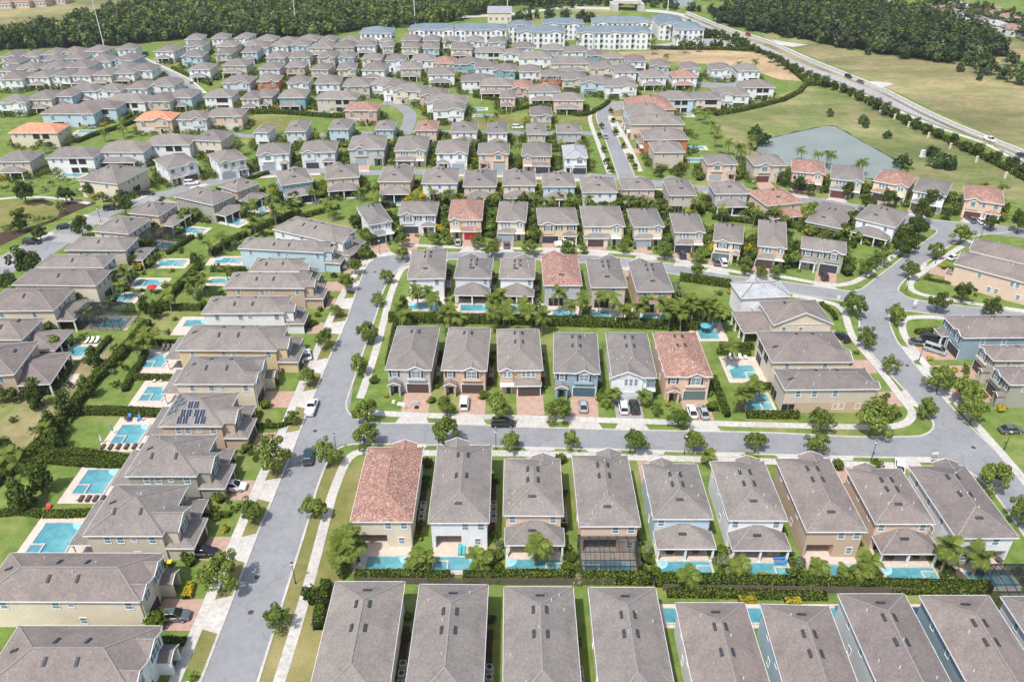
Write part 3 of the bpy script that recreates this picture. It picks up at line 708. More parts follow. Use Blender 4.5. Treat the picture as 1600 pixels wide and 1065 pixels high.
def lean(h, side, u0, u1, dp, z=2.95, p=0.36, cols=2, wall=False, name='porch_roof', dark=True, sl=True, hips=(True, True), wallmat=None, scr=False):
    """one-storey hipped roof leaning on a wall, on columns or over a walled room; u as seen from outside"""
    rz = SIDES[side]; L = {'front': h.d, 'back': h.d, 'left': h.w, 'right': h.w}[side] / 2 - h.ov
    mb = MB(); hh = p * dp; th = .16
    t0 = u0 + (min(dp, (u1 - u0) / 2 - .05) if hips[0] else 0); t1 = u1 - (min(dp, (u1 - u0) / 2 - .05) if hips[1] else 0)
    vs = [(u0, -L - dp, z), (u1, -L - dp, z), (u1, -L - .01, z), (u0, -L - .01, z), (t0, -L - .01, z + hh), (t1, -L - .01, z + hh)]
    vs += [(x, y, zz - th) for x, y, zz in vs[:4]]
    mb.add(vs, [(0, 1, 5, 4), (1, 2, 5), (3, 0, 4), (2, 3, 4, 5), (0, 6, 7, 1), (1, 7, 8, 2), (3, 9, 6, 0), (9, 8, 7, 6)])
    r = link(name, mb.mesh(name, h.roofm), h.root, (0, 0, 0), rz)
    fb = MB().box(u0 - .04, u1 + .04, -L - dp - .05, -L - dp - .002, z - .18, z + .03).box(u0 - .05, u0 - .002, -L - dp, -L, z - .18, z + .03).box(u1 + .002, u1 + .05, -L - dp, -L, z - .18, z + .03)
    link('fascia', fb.mesh('fascia', 'white_trim'), r)
    if h.lvl >= 1:
        cb = MB()
        for i, j in ((0, 4), (4, 5), (1, 5)): cb.bar(Vector(vs[i]) + Vector((0, 0, .03)), Vector(vs[j]) + Vector((0, 0, .03)), .24, .05)
        link('ridge_cap', cb.mesh('ridge_cap', 'ridge_clay' if 'tile' in h.roofm else 'ridge_shingle'), r)
    if wall:
        link('wall', MB().box(u0 + .4, u1 - .4, -L - dp + .4, -L + .02, 0, z - .1).mesh('wall', wallmat or h.wm), h.root, (0, 0, 0), rz)
    else:
        for i in range(cols):
            x = u0 + .35 + (u1 - u0 - .7) * i / max(1, cols - 1)
            link('porch_column', column(2.8), h.root, Matrix.Rotation(rz, 3, 'Z') @ Vector((x, -L - dp + .35, 0)), rz)
        if sl: place(h, 'sliding_door', slider(round((u1 - u0) * .84, 1), 2.45), side, (u0 + u1) / 2)  # dark door panel made wide to paint the porch interior in shade
        if scr:
            sb = MB()
            for xa, xb, ya, yb in ((u0 + .4, u1 - .4, -L - dp + .36, -L - dp + .36), (u0 + .4, u0 + .4, -L - dp + .36, -L), (u1 - .4, u1 - .4, -L - dp + .36, -L)):
                sb.add([(xa, ya, 0), (xb, yb, 0), (xb, yb, z - .2), (xa, ya, z - .2)], [(0, 1, 2, 3)])
            link('porch_screen', sb.mesh('porch_screen', 'screen_mesh'), h.root, (0, 0, 0), rz)
    if side in ('front', 'back'): h.ext = max(getattr(h, 'ext', 0), dp)
    return r

def porch_gable(h, side, u, gw, dp, z=2.9, arch=True):
    """small gabled entrance with two columns"""
    rz = SIDES[side]; L = (h.d if side in ('front', 'back') else h.w) / 2 - h.ov
    hh = .42 * gw / 2 + .1; a = gw / 2
    mb = MB().add([(u - a, -L - dp, z), (u + a, -L - dp, z), (u, -L - dp, z + hh), (u - a, -L, z), (u + a, -L, z), (u, -L, z + hh), (u - a, -L - dp, z - .12), (u + a, -L - dp, z - .12), (u - a, -L, z - .12), (u + a, -L, z - .12)],
                  [(0, 2, 5, 3), (1, 4, 5, 2), (6, 7, 9, 8), (0, 3, 8, 6), (1, 7, 9, 4)])
    r = link('entrance_roof', mb.mesh('entrance_roof', h.roofm), h.root, (0, 0, 0), rz)
    g = MB().add([(u - a + .15, -L - dp + .12, z - .1), (u + a - .15, -L - dp + .12, z - .1), (u, -L - dp + .12, z + hh - .12)], [(0, 1, 2)])
    g.box(u - a + .2, u - a + .55, -L - dp + .14, -L, 0, z - .1).box(u + a - .55, u + a - .2, -L - dp + .14, -L, 0, z - .1)
    link('entrance_wall', g.mesh('entrance_wall', h.wm), h.root, (0, 0, 0), rz)
    f = MB()
    for s in (-1, 1): f.bar((u + s * (a + .05), -L - dp - .03, z - .05), (u, -L - dp - .03, z + hh), .07, .16)
    link('fascia', f.mesh('fascia', 'white_trim'), r)
    place(h, 'front_door', front_door(R.choice(['brown', 'dark', 'maroon'])), side, u)

def facade(h, kind, m=1, gd='brown', sh='dark', stone=False, small=None):
    """street front. kind 1: garage with gabled big window over it and gabled entrance; 2: garage under a roof band; 3: three windows over garage and hipped porch"""
    k = h.w / 10.0; W2 = h.w / 2 - h.ov
    if kind == 1:
        shell(h, getattr(h, 'notch', None), [(m * 1.6 * k, 4.2 * k, 0.25, 2.95)])
        place(h, 'garage_door', garage(4.6, gd), 'front', m * 1.75 * k)
        window(h, 'front', m * 1.6 * k, 4.75, 1.9, 1.45, sh, .25, small)
        window(h, 'front', -m * 3.1 * k, 4.75, 1.0, 1.4, sh, 0, small)
        porch_gable(h, 'front', -m * 3.1 * k, 2.9 * k, 1.7)
        sill = MB().box(-2.0, 2.0, -.55, 0, 0, .3); place(h, 'window_ledge', sill.mesh('window_ledge', h.wm), 'front', m * 1.6 * k, 3.35)
    elif kind == 2:
        shell(h, getattr(h, 'notch', None), [(m * 2.9 * k, 3.3 * k, 0.25, 2.95)])
        lean(h, 'front', *sorted((-m * W2 * 1.02, m * 1.3 * k)), 1.5, 2.85, .5, 0, True, 'garage_roof', hips=(m > 0, m < 0))
        place(h, 'garage_door', garage(4.6, gd), 'front', -m * 1.9 * k, 0, 1.1)
        for j in range(3): window(h, 'front', -m * 1.8 * k + (j - 1) * 1.0, 4.8, .7, 1.3, None, 0, small)
        for j in range(2): window(h, 'front', m * 2.9 * k + (j - .5) * .9, 4.9, .65, 1.1, None, .25, small)
        place(h, 'front_door', front_door('brown'), 'front', m * 2.6 * k)
        porch = MB().box(-1.5, 1.5, -1.4, 0, 2.55, 2.75); place(h, 'entrance_roof', porch.mesh('entrance_roof', 'white_trim'), 'front', m * 2.9 * k)
    else:
        shell(h, getattr(h, 'notch', None), [(-m * 2.5 * k, 3.6 * k, 0.25, 2.95)] if kind == 3 else ())
        for j, u in enumerate((-2.5, 0.2, 3.2)): window(h, 'front', m * u * k, 4.75, 1.25 if j != 1 else .9, 1.4, sh, .25 if (j == 0 and kind == 3) else 0, small)
        place(h, 'garage_door', garage(4.6, gd), 'front', -m * 1.9 * k)
        lean(h, 'front', *sorted((m * .9 * k, m * W2 * 1.02)), 1.7, 2.9, .4, 2, False, 'entrance_roof', sl=False, hips=(True, True))
        place(h, 'front_door', front_door('brown'), 'front', m * 1.9 * k)
        window(h, 'front', m * 3.4 * k, 1.5, 1.2, 1.3, None, 0, small)

def ray_to(lines, o, d, far=45):
    best = None
    for L in lines:
        for a, b in zip(L, L[1:]):
            e = b - a; den = d.x * e.y - d.y * e.x
            if abs(den) < 1e-9: continue
            q = a - o; t = (q.x * e.y - q.y * e.x) / den; u = (q.x * d.y - q.y * d.x) / den
            if 1.2 < t < far and -.02 <= u <= 1.02 and (best is None or t < best): best = t
    return best
def drive(h, x, w=5.4, paved=7.0, gap=1.7, apron=3.0, mat='pink_pavers', y0=None):
    """pavers from the garage to the sidewalk, concrete apron from there to the kerb"""
    y = -h.d / 2 + .3 if y0 is None else y0
    o = h.loc(x, -h.d / 2).to_2d(); d = -h.ly
    tk = ray_to(KERBS, o, d); tw = ray_to(WALKS, o, d)
    if tk is not None and (tw is None or tw > tk): tw = None
    end = tk if tk else paved + 2.5
    pv = (tw - .9) if tw else end - 2.2
    def quad(xa, xb, ya, yb, fl, name, m, z):
        pts = [h.loc(xa, ya), h.loc(xa - fl, yb), h.loc(xb + fl, yb), h.loc(xb, ya)]
        o_ = sheet(name, [(p.x - h.c.x, p.y - h.c.y) for p in pts], m, z); o_.location = (h.c.x, h.c.y, 0)
    if pv < .5: return
    quad(x - w / 2, x + w / 2, y, -h.d / 2 - pv, 0, 'driveway_pavement', mat, .03)
    ap = (tw + .86) if tw else pv + .02
    if end - ap > .4: quad(x - w / 2 + .2, x + w / 2 - .2, -h.d / 2 - ap, -h.d / 2 - end - .15, .9, 'apron_pavement', 'concrete', .118)

# pools and their decks -------------------------------------------------
def pool_shape(w, d, spa):
    """coping ring with an inset spa; returns parts (coping, water, spa_wall, step)"""
    a, b = w / 2, d / 2; c = .32
    cop = MB().box(-a - c, a + c, -b - c, -b, 0, .16).box(-a - c, a + c, b, b + c, 0, .16).box(-a - c, -a, -b, b, 0, .16).box(a, a + c, -b, b, 0, .16)
    wat = MB().box(-a, a, -b, b, .0, .09)
    s = None
    if spa:
        s = MB(); x0, x1 = (a - 2.1, a) if spa > 0 else (-a, -a + 2.1); y0, y1 = -b, -b + min(2.1, d * .62)
        s.box(x0 - .25 if spa > 0 else x0, x1 if spa > 0 else x1 + .25, y1, y1 + .25, .05, .3).box(*((x0 - .25, x0) if spa > 0 else (x1, x1 + .25)), y0, y1, .05, .3)
    st = MB(); e = -1 if spa > 0 else 1
    for i in range(3):
        pts = []
        rr = 1.5 - i * .42
        for k in range(9):
            q = math.pi / 2 * k / 8; pts.append((e * (a - .02) - e * rr * math.cos(q), b - .02 - rr * math.sin(q)))
        pts.append((e * (a - .02), b - .02)); st.prism(pts, .09, .094 + i * .006)
    return cop, wat, s, st
def pool(pos, rz, w, d, spa, label, deck=None, group='backyard swimming pools', lvl=2):
    """deck = (x0, x1, y0, y1) in pool coordinates"""
    r = thing('swimming_pool', label, 'swimming pool', (pos[0], pos[1], .02), rz, group)
    cop, wat, s, st = cached(('pool', w, d, spa), lambda: pool_shape(w, d, spa))
    key = (w, d, spa)
    link('coping', cached(('cop', key), lambda: cop.mesh('coping', 'concrete')), r)
    link('water', cached(('wat', key), lambda: wat.mesh('water', 'pool_water')), r)
    if lvl > 1:
        link('steps', cached(('stp', key), lambda: st.mesh('steps', 'pool_step')), r)
        if s: link('spa_wall', cached(('spa', key), lambda: s.mesh('spa_wall', 'concrete')), r)
    if deck:
        x0, x1, y0, y1 = deck
        M = Matrix.Rotation(rz, 2); pts = [M @ Vector(q) for q in ((x0, y0), (x1, y0), (x1, y1), (x0, y1))]
        o = sheet('deck_pavement', pts, 'deck_pavers', .02); o.location = (pos[0], pos[1], 0)
    return r
glassy('pool_step', (0.30, 0.58, 0.62), 0.1, 0.5)

def cage(pos, rz, w, d, label, hh=3.6):
    """pool enclosure: dark aluminium frame with fine screening, gently domed"""
    r = thing('screen_enclosure', label, 'screen enclosure', (pos[0], pos[1], 0), rz, 'pool screen enclosures')
    a, b = w / 2, d / 2; n = 6; mb = MB(); sc_ = MB(); z1 = 2.7
    prof = [(-b, 0), (-b, z1), (-b * .82, z1 + (hh - z1) * .55), (-b * .45, hh), (b * .45, hh), (b * .82, z1 + (hh - z1) * .55), (b, z1), (b, 0)]
    for i in range(n + 1):
        x = -a + w * i / n
        for (y0, q0), (y1, q1) in zip(prof, prof[1:]): mb.bar((x, y0, q0), (x, y1, q1), .09, .09)
    for y, z in prof[1:7]: mb.bar((-a, y, z), (a, y, z), .09, .09)
    for y in (-b, b): mb.bar((-a, y, 1.1), (a, y, 1.1), .07, .07)
    link('frame', mb.mesh('frame', 'dark_metal'), r)
    for (y0, q0), (y1, q1) in zip(prof, prof[1:]): sc_.add([(-a, y0, q0), (a, y0, q0), (a, y1, q1), (-a, y1, q1)], [(0, 1, 2, 3)])
    for x in (-a, a): sc_.add([(x, y, q) for y, q in prof], [tuple(range(8))])
    link('screen', sc_.mesh('screen', 'screen_mesh'), r)
m = bpy.data.materials.new('screen_mesh'); m.use_nodes = True; MATS['screen_mesh'] = m
t = m.node_tree; t.nodes.clear()
d_ = t.nodes.new('ShaderNodeBsdfDiffuse'); d_.inputs[0].default_value = (.03, .033, .037, 1); tr_ = t.nodes.new('ShaderNodeBsdfTransparent'); mx_ = t.nodes.new('ShaderNodeMixShader'); o_ = t.nodes.new('ShaderNodeOutputMaterial')
tc_ = coords(t); nz_ = noise(t, tc_, 1.2, 2); mr_ = t.nodes.new('ShaderNodeMapRange'); mr_.inputs[3].default_value = .48; mr_.inputs[4].default_value = .66
t.links.new(nz_, mr_.inputs[0]); t.links.new(mr_.outputs[0], mx_.inputs[0]); t.links.new(tr_.outputs[0], mx_.inputs[2]); t.links.new(d_.outputs[0], mx_.inputs[1]); t.links.new(mx_.outputs[0], o_.inputs[0])
# ------------------------------------------------------------------ the houses that show large
ROWNAME = dict(A=('the frontmost row', 'left'), B=('row below the cross street', 'left'), C=('row above the cross street', 'left'), D=('the palm-lined pool row', 'left'),
               E=('row facing the curved street', 'left'), F=('row behind the curved-street houses', 'left'), G=('row along the upper street', 'left'), H=('row above the upper street', 'left'),
               L=('row left of the long street', 'bottom'), M=('the far left pool row', 'bottom'), K=('right corner block', 'top'), X=('right edge block', 'top'), Y=('row below the pond', 'left'),
               Z=('loop below the pond street', 'left'), V=('row right of the upper lane', 'bottom'))
def hname(h):
    rn, frm = ROWNAME[h.row]
    return '%s house from %s in %s' % (nth(h.idx), frm, rn)
COLW = dict(white='white', cream='cream', beige='beige', peach='peach', tan='tan', grey='grey', olive='olive grey', blue='slate blue', pale_blue='pale blue', yellow='yellow', orange='orange red', teal='teal', pale_grey='pale grey', rust='rust tan')
ROOFW = dict(grey_shingle='grey-roofed', brown_shingle='brown-roofed', slate_shingle='slate-roofed', clay_tile='clay-tiled', orange_tile='orange-tiled', blue_shingle='blue-roofed')
def finish(h):
    lab = h.label or '%s %s house, %s from %s in %s' % (ROOFW[h.roofm], COLW[h.wallc], nth(h.idx), ROWNAME[h.row][1], ROWNAME[h.row][0])
    tag(h.root, lab, 'house', 'houses of the ' + ROWNAME[h.row][0].replace('the ', ''), (h.c.x, h.c.y, 5))
    if h.lvl > 1 and R.random() < .8: pipes(h, R.randint(3, 6))

def ridge_vents(h, ys, dx=.95, skip=None):
    for y in ys:
        for s in (-1, 1): vent(h, s * dx, y)

# A: frontmost row, facades towards the camera and out of frame, pools behind some
A = [((524, 908), (633, 908), 'white'), ((655.6, 912), (763, 913), 'beige'), ((787.5, 916), (895.5, 916), 'beige'), ((919, 917), (1024, 917), 'cream'), ((1054.5, 941), (1164, 941), 'white'),
     ((1187.5, 943), (1295, 946), 'pale_blue'), ((1308.5, 927), (1413, 927), 'pale_grey'), ((1436, 929.5), (1545, 929.5), 'blue'), ((1563, 931), (1672, 931), 'pale_grey')]
for i, (l, r, wc) in enumerate(A):
    roofm = 'grey_shingle' if i < 4 else 'brown_shingle'
    h = house('A', l, r, 20.5, 'S', wc, roofm, side='far')
    shell(h, gables=[(1.6, 4.2, .25, 2.95)])
    q = h.d / 2
    ridge_vents(h, (q - 5.6, q - 9.6) if i % 2 == 0 else (q - 6.3, q - 9.4), .9 if i < 4 else .75)
    vent(h, 0.1, q - 2.6, True)
    for u in (-6, -1.5, 3.2, 7): window(h, 'left', u, 4.7, .8, 1.2); window(h, 'right', -u, 4.7, .8, 1.2)
    for u in (-4, 2): window(h, 'left', u, 1.6, .8, 1.1)
    for s in (-1, 1): window(h, 'back', s * 2.6, 4.7, 1.0, 1.3)
    finish(h)

# B: rear walls and pools towards the camera, fronts on the cross street
B = [((546.5, 815), (644.5, 815), (573.6, 698), 'cream', 'clay_tile', dict(notch=(-4.6, .6, 3.0))),
     ((668.5, 816.6), (764.6, 816.6), (681, 695), 'white', 'grey_shingle', dict(notch=(-3.9, .3, 3.0))),
     ((786, 805), (881, 805.5), (790, 716), 'peach', 'grey_shingle', dict(lanai=1)),
     ((904.6, 822), (1001.5, 822), (893, 711), 'peach', 'grey_shingle', dict(notch=(-4.0, 1.4, 2.5), cage=1)),
     ((1021, 810.6), (1115, 810.6), (1001.5, 724), 'pale_blue', 'grey_shingle', dict(lanai=1)),
     ((1138, 812.7), (1231.5, 813), (1104, 720), 'white', 'grey_shingle', dict(lanai=1)),
     ((1260.7, 830.6), (1356, 830.6), (1208, 716), 'tan', 'brown_shingle', dict(notch=(-4.3, .3, 3.0))),
     ((1368, 818), (1462, 818), (1318, 731.7), 'peach', 'brown_shingle', dict(lanai=1)),
     ((1494.6, 841), (1593, 840), (1418, 728), 'white', 'brown_shingle', dict(notch=(.6, 4.6, 3.0)))]
BL = {0: 'cream house with mottled clay tile roof at the street corner', 3: 'peach house with black screen cage over its pool', 4: 'pale blue house with wide rear porch below the cross street',
      6: 'tan brown house with deep side wall below the cross street'}
for i, (l, r, far, wc, rm, o) in enumerate(B):
    h = house('B', l, r, far, 'N', wc, rm, label=BL.get(i))
    if 'notch' in o:                                    # rear notch: x runs the other way seen from behind
        x0, x1, dp = o['notch']; n_ = (-x1, -x0, dp)
        a_ = h.w / 2 - h.ov
        n_ = (max(n_[0], -a_ + .35), min(n_[1], a_ - .35), dp)
        shell(h, n_, [((-1.6, 1.4, -1.8)[i % 3], 4.4, .9, 2.95)])
        x, y = (n_[0] + n_[1]) / 2, h.d / 2 - h.ov - dp
        link('sliding_door', slider(3.4, 2.3), h.root, (x, y + .02, 0), math.pi)
        window(h, 'back', -(n_[0] + n_[1]) / 2 + (5.0 if x > 0 else -5.0) * .95, 1.5, .85, 1.3)
        for u in (1.0, 3.5) if x > 0 else (-1.2, 1.8): window(h, 'back', u, 4.8, .95, 1.3)
    else:
        shell(h, gables=[((-1.6, 1.4, -1.8)[i % 3], 4.0, .6, 2.95)])
        lean(h, 'back', -h.w / 2 + .3, h.w / 2 + .1, 3.9, 2.95, .42, 3, sl=True, name='lanai_roof')
        window(h, 'back', -3.4, 4.75, .9, 1.3)
        if i != 4: window(h, 'back', 3.2, 4.75, .9, 1.3)
        lb = MB().box(-.65, .65, -.2, .2, 0, .12); link('roof_vent', lb.mesh('roof_vent', 'dark_metal'), h.root, (.2, h.d / 2 + 1.3, 4.06), 0, rot=(-.39, 0, 0))
    for s in ('left', 'right'):
        for u in (-5.5, -1, 3.6): window(h, s, u, 4.7, .75, 1.15)
        window(h, s, 2, 1.5, .75, 1.1)
    q = h.d / 2
    if i:
        ridge_vents(h, (-q + 4.8, 0.4) if i % 3 else (-q + 4.6, -q + 7.4), .85)
        vent(h, .2, q - 3.1, True)
    drive(h, (-1.6, 1.4, -1.8)[i % 3], paved=5.0, apron=4.0)
    finish(h)

# C: street fronts towards the camera
C = [((601.5, 577), (674, 578), (614, 509), 'grey', 'grey_shingle', 1, 1, 'brown'), ((689, 578), (761, 579), (696.6, 511), 'rust', 'grey_shingle', 1, 1, 'brown'), ((777.5, 579), (848.8, 578), (777.7, 514), 'tan', 'grey_shingle', 2, -1, 'brown'),
     ((864.6, 582), (938, 584), (858, 518.6), 'blue', 'grey_shingle', 1, 1, 'blue'), ((956, 589), (1027, 590), (938, 519), 'white', 'grey_shingle', 4, 1, 'white'), ((1039.5, 588.5), (1114, 588.5), (1019, 519), 'peach', 'clay_tile', 1, 1, 'green')]
CL = {3: 'slate blue house with blue garage door and silver car', 5: 'peach house with mottled clay tile roof above the cross street', 4: 'white house with upstairs corner balcony above the cross street'}
for i, (l, r, far, wc, rm, kind, m_, gd) in enumerate(C):
    h = house('C', l, r, far, 'S', wc, rm, label=CL.get(i))
    if kind == 4:
        shell(h, gables=[(-1.4, 7.0, .3, 0)]); k = 1
        place(h, 'garage_door', garage(4.6, 'white'), 'front', -1.0, 0, .3)
        for j in range(3): window(h, 'front', -1.6 + j * 1.0, 4.7, .65, 1.5, None, .3)
        place(h, 'balcony_door', slider(1.7, 2.1), 'front', 3.5, 3.1)
        bal = MB().box(-1.05, 1.05, -1.0, 0, 0, .12).box(-1.05, 1.05, -1.0, -.94, .95, 1.02)
        for j in range(9): bal.box(-1.05 + j * .26, -1.01 + j * .26, -.99, -.95, .12, .95)
        place(h, 'balcony', bal.mesh('balcony', 'white_trim'), 'front', 3.4, 2.95)
    else: facade(h, kind, m_, gd)
    for s in ('left', 'right'):
        for u in (-5.5, -1, 3.6): window(h, s, u, 4.7, .75, 1.15)
        window(h, s, 2, 1.5, .75, 1.1)
    q = h.d / 2
    ridge_vents(h, (q - 4.6, q - 8.2) if i not in (0, 1) else (q - 5.2,), .8)
    drive(h, {1: 1.75, 2: 1.9, 4: -1.0}[kind], w=5.6, paved=9.2 - (.4 if i > 2 else 0), gap=1.2, apron=4.2, mat='grey_pavers' if i == 4 else 'pink_pavers')
    finish(h)

# K: corner block on the right of row C, fronts to the right hand street
h = house('K', (1208, 507), (1302, 505), (1192, 470), 'S', 'cream', 'brown_shingle', label='cream house with broad gable end at the right street corner', pitch=.44)
shell(h, gables=[(0, h.w - .1, .35, 0)])
vent(h, 2.4, -2); vent(h, -2.4, 1); window(h, 'front', -4.2, 4.6, .9, 1.4, None, .35); window(h, 'front', -.3, 4.4, .7, 1.5, None, .35)
lean(h, 'left', -5.5, 4.5, 6.5, 3.3, .3, 4, name='lanai_roof'); finish(h)
sheet('driveway_pavement', [h.loc(h.w / 2 - .3, -4).to_2d(), h.loc(h.w / 2 + 4.4, -4.5).to_2d(), h.loc(h.w / 2 + 4.4, 1.5).to_2d(), h.loc(h.w / 2 - .3, 1.5).to_2d()], 'pink_pavers', .03)
h = house('K', (1206, 566), (1333, 565.6), (1186, 517.5), 'E', 'cream', 'brown_shingle')
facade(h, 3, 1, 'brown'); vent(h, 2.2, 1.0, True); vent(h, 2.2, -2.5, True); vent(h, -1.5, h.d / 2 - 2)
for u in (-5, 3): window(h, 'left', u, 4.7, .9, 1.3)
place(h, 'sliding_door', slider(3.2, 2.2), 'back', -2.5, 3.2); place(h, 'sliding_door', slider(3.2, 2.3), 'back', -2.5, 0.1); place(h, 'sliding_door', slider(2.6, 2.2), 'back', 1.6, 3.2)
drive(h, 1, paved=5.0, apron=3.2); finish(h)
h = house('K', (1226, 609), (1375, 607.5), (1203, 576), 'E', 'beige', 'brown_shingle')
facade(h, 2, -1, 'brown'); vent(h, 2.0, 1.5, True); vent(h, 2.0, -2.8, True); vent(h, -1.2, h.d / 2 - 2)
for u in (-6.5, -3.2, 1): window(h, 'left', u, 4.7, .95, 1.45)
for u in (1.6, 2.9, 6.2): window(h, 'left', u, 1.6, .95, 1.3)
band = MB().box(-h.d / 2 + .38, h.d / 2 - .38, -.06, 0, 0, 2.7); place(h, 'wall_band', band.mesh('wall_band', 'stucco_tan'), 'left', 0)
place(h, 'sliding_door', slider(3.0, 2.3), 'back', -2.0, .1); place(h, 'sliding_door', slider(2.6, 2.3), 'left', -8.0, .1, .06)
drive(h, 1, paved=4.5, apron=3.0); finish(h)
h = house('K', (1158, 466), (1237, 463), (1139, 441), 'N', 'white', 'slate_shingle', label='white house with pale silvery roof beside the curved street')
shell(h, gables=[(0, 4, .4, 2.9)]); lean(h, 'back', -3, 5.4, 5.0, 3.2, .34, 3, name='lanai_roof'); drive(h, 0, paved=3, apron=2.5); finish(h)

# D: rear walls with pools and palms in front
D = [((636, 436), (695.5, 435), (646, 391), 'white', 'grey_shingle', 0, 0), ((709, 434), (767, 435), (713, 402), 'pale_grey', 'grey_shingle', 1, 0), ((779.5, 435), (835.5, 436), (780, 403), 'white', 'grey_shingle', 1, 0),
     ((849, 446), (910, 446), (847, 398), 'grey', 'clay_tile', 0, 0), ((923, 449), (980.5, 449), (913, 404.5), 'beige', 'grey_shingle', 0, 0), ((995, 456), (1053.5, 455.7), (980.5, 410), 'rust', 'grey_shingle', 0, 0)]
for i, (l, r, far, wc, rm, lan, _) in enumerate(D):
    h = house('D', l, r, far, 'N', wc, rm, label={3: 'grey house with clay tile roof behind the palms'}.get(i))
    shell(h, gables=[((-1.5, 1.5)[i % 2], 4.4, .8, 2.95)])
    if lan: lean(h, 'back', -h.w / 2 + .3, h.w / 2 - .1, 3.9, 2.95, .42, 3, name='lanai_roof'); window(h, 'back', 3.2, 4.75, .9, 1.3)
    else:
        for u in (-2.4, 1.2) if i else (-3.0, 2.6): window(h, 'back', u, 4.75, .95, 1.35)
        place(h, 'sliding_door', slider(3.6, 2.3), 'back', -1.6, .1); window(h, 'back', 2.2, 1.5, .9, 1.3)
    for u in (-4, 2): window(h, 'left', u, 4.7, .75, 1.1)
    q = h.d / 2
    if i != 3: ridge_vents(h, (-q + 5, -q + 7.5), .7)
    vent(h, .3, q - 3.2, True); drive(h, (-1.5, 1.5)[i % 2], paved=4.5, apron=3); finish(h)

# E: street fronts on the curved upper street
E = [((575, 352), (614, 346), (529, 327), 'white', 'grey_shingle', 2, 1, 'dark', 'S'), ((621, 336), (682, 336), (619, 315), 'pale_grey', 'grey_shingle', 3, 1, 'dark', 'S'), ((700, 343.6), (753.6, 343.6), (708, 312), 'peach', 'clay_tile', 2, -1, 'red', 'S'),
     ((775, 346), (822, 347), (777.7, 314.5), 'cream', 'grey_shingle', 2, 1, 'grey', 'S'), ((841, 351), (904.4, 350.5), (842, 324.6), 'yellow', 'grey_shingle', 3, 1, 'dark', 'S'), ((911.5, 354), (977.4, 354), (909, 322), 'cream', 'grey_shingle', 2, 1, 'brown', 'S'),
     ((990, 355), (1039, 354.5), (991, 326), 'cream', 'grey_shingle', 2, 1, 'grey', 'S'), ((1054.5, 363), (1103, 364), (1063, 333.5), 'beige', 'grey_shingle', 2, 1, 'dark', 'S'), ((1114, 376), (1161, 381), (1128, 349), 'cream', 'grey_shingle', 1, -1, 'green', 'S'),
     ((1184, 384), (1230, 389), (1207, 345), 'tan', 'grey_shingle', 2, 1, 'brown', 'S'), ((1251, 388), (1322, 398), (1264, 370), 'olive', 'grey_shingle', 3, -1, 'dark', 'S')]
EL = {2: 'peach house with clay tile roof and red garage door', 0: 'white house turned at the bend of the long street', 4: 'yellow house with dark shutters on the curved street', 10: 'olive grey house with gable over garage at the street corner'}
for i, (l, r, far, wc, rm, kind, m_, gd, fr) in enumerate(E):
    h = house('E', l, r, far, fr, wc, rm, lvl=1, label=EL.get(i))
    facade(h, kind, m_, gd, 'dark', small=False)
    q = h.d / 2
    if i != 2: ridge_vents(h, (q - 4.2,), .7); vent(h, .4, q - 3.4, True)
    for u in (-3, 2): window(h, 'left', u, 4.7, .7, 1.1); window(h, 'right', u, 4.7, .7, 1.1)
    gx_ = {1: 1.75 * m_, 2: -1.9 * m_, 3: -1.9 * m_}[kind]
    drive(h, gx_, paved=7.2 if i != 10 else 6.4, gap=1.6, apron=2.6); finish(h)

# Z: houses of the loop between the curved street and the pond street
Z = [((1199, 322), (1256, 316), (1215, 293), 'peach', 'clay_tile', 'N', 1), ((1258, 346), (1316, 358), (1294, 317), 'beige', 'grey_shingle', 'N', 2), ((1336, 341), (1400, 356), (1375, 322), 'white', 'grey_shingle', 'N', 1)]
for i, (l, r, far, wc, rm, fr, k) in enumerate(Z):
    h = house('Z', l, r, far, fr, wc, rm, he=3.3 if k == 2 else 6.0, lvl=1)
    shell(h)
    if k == 2:
        for u in (-3.6, 0, 3.6): place(h, 'sliding_door', slider(3.0, 2.2), 'back', u, .1)
    else:
        lean(h, 'back', -h.w / 2 + .3, h.w / 2 - .8, 3.6, 2.95, .42, 4, name='lanai_roof', scr=True)
        for u in (-3, 3): window(h, 'back', u, 4.7, .8, 1.2)
    ridge_vents(h, (0,), .8); vent(h, 1, h.d / 2 - 3, True); drive(h, 0, paved=4, apron=3); finish(h)

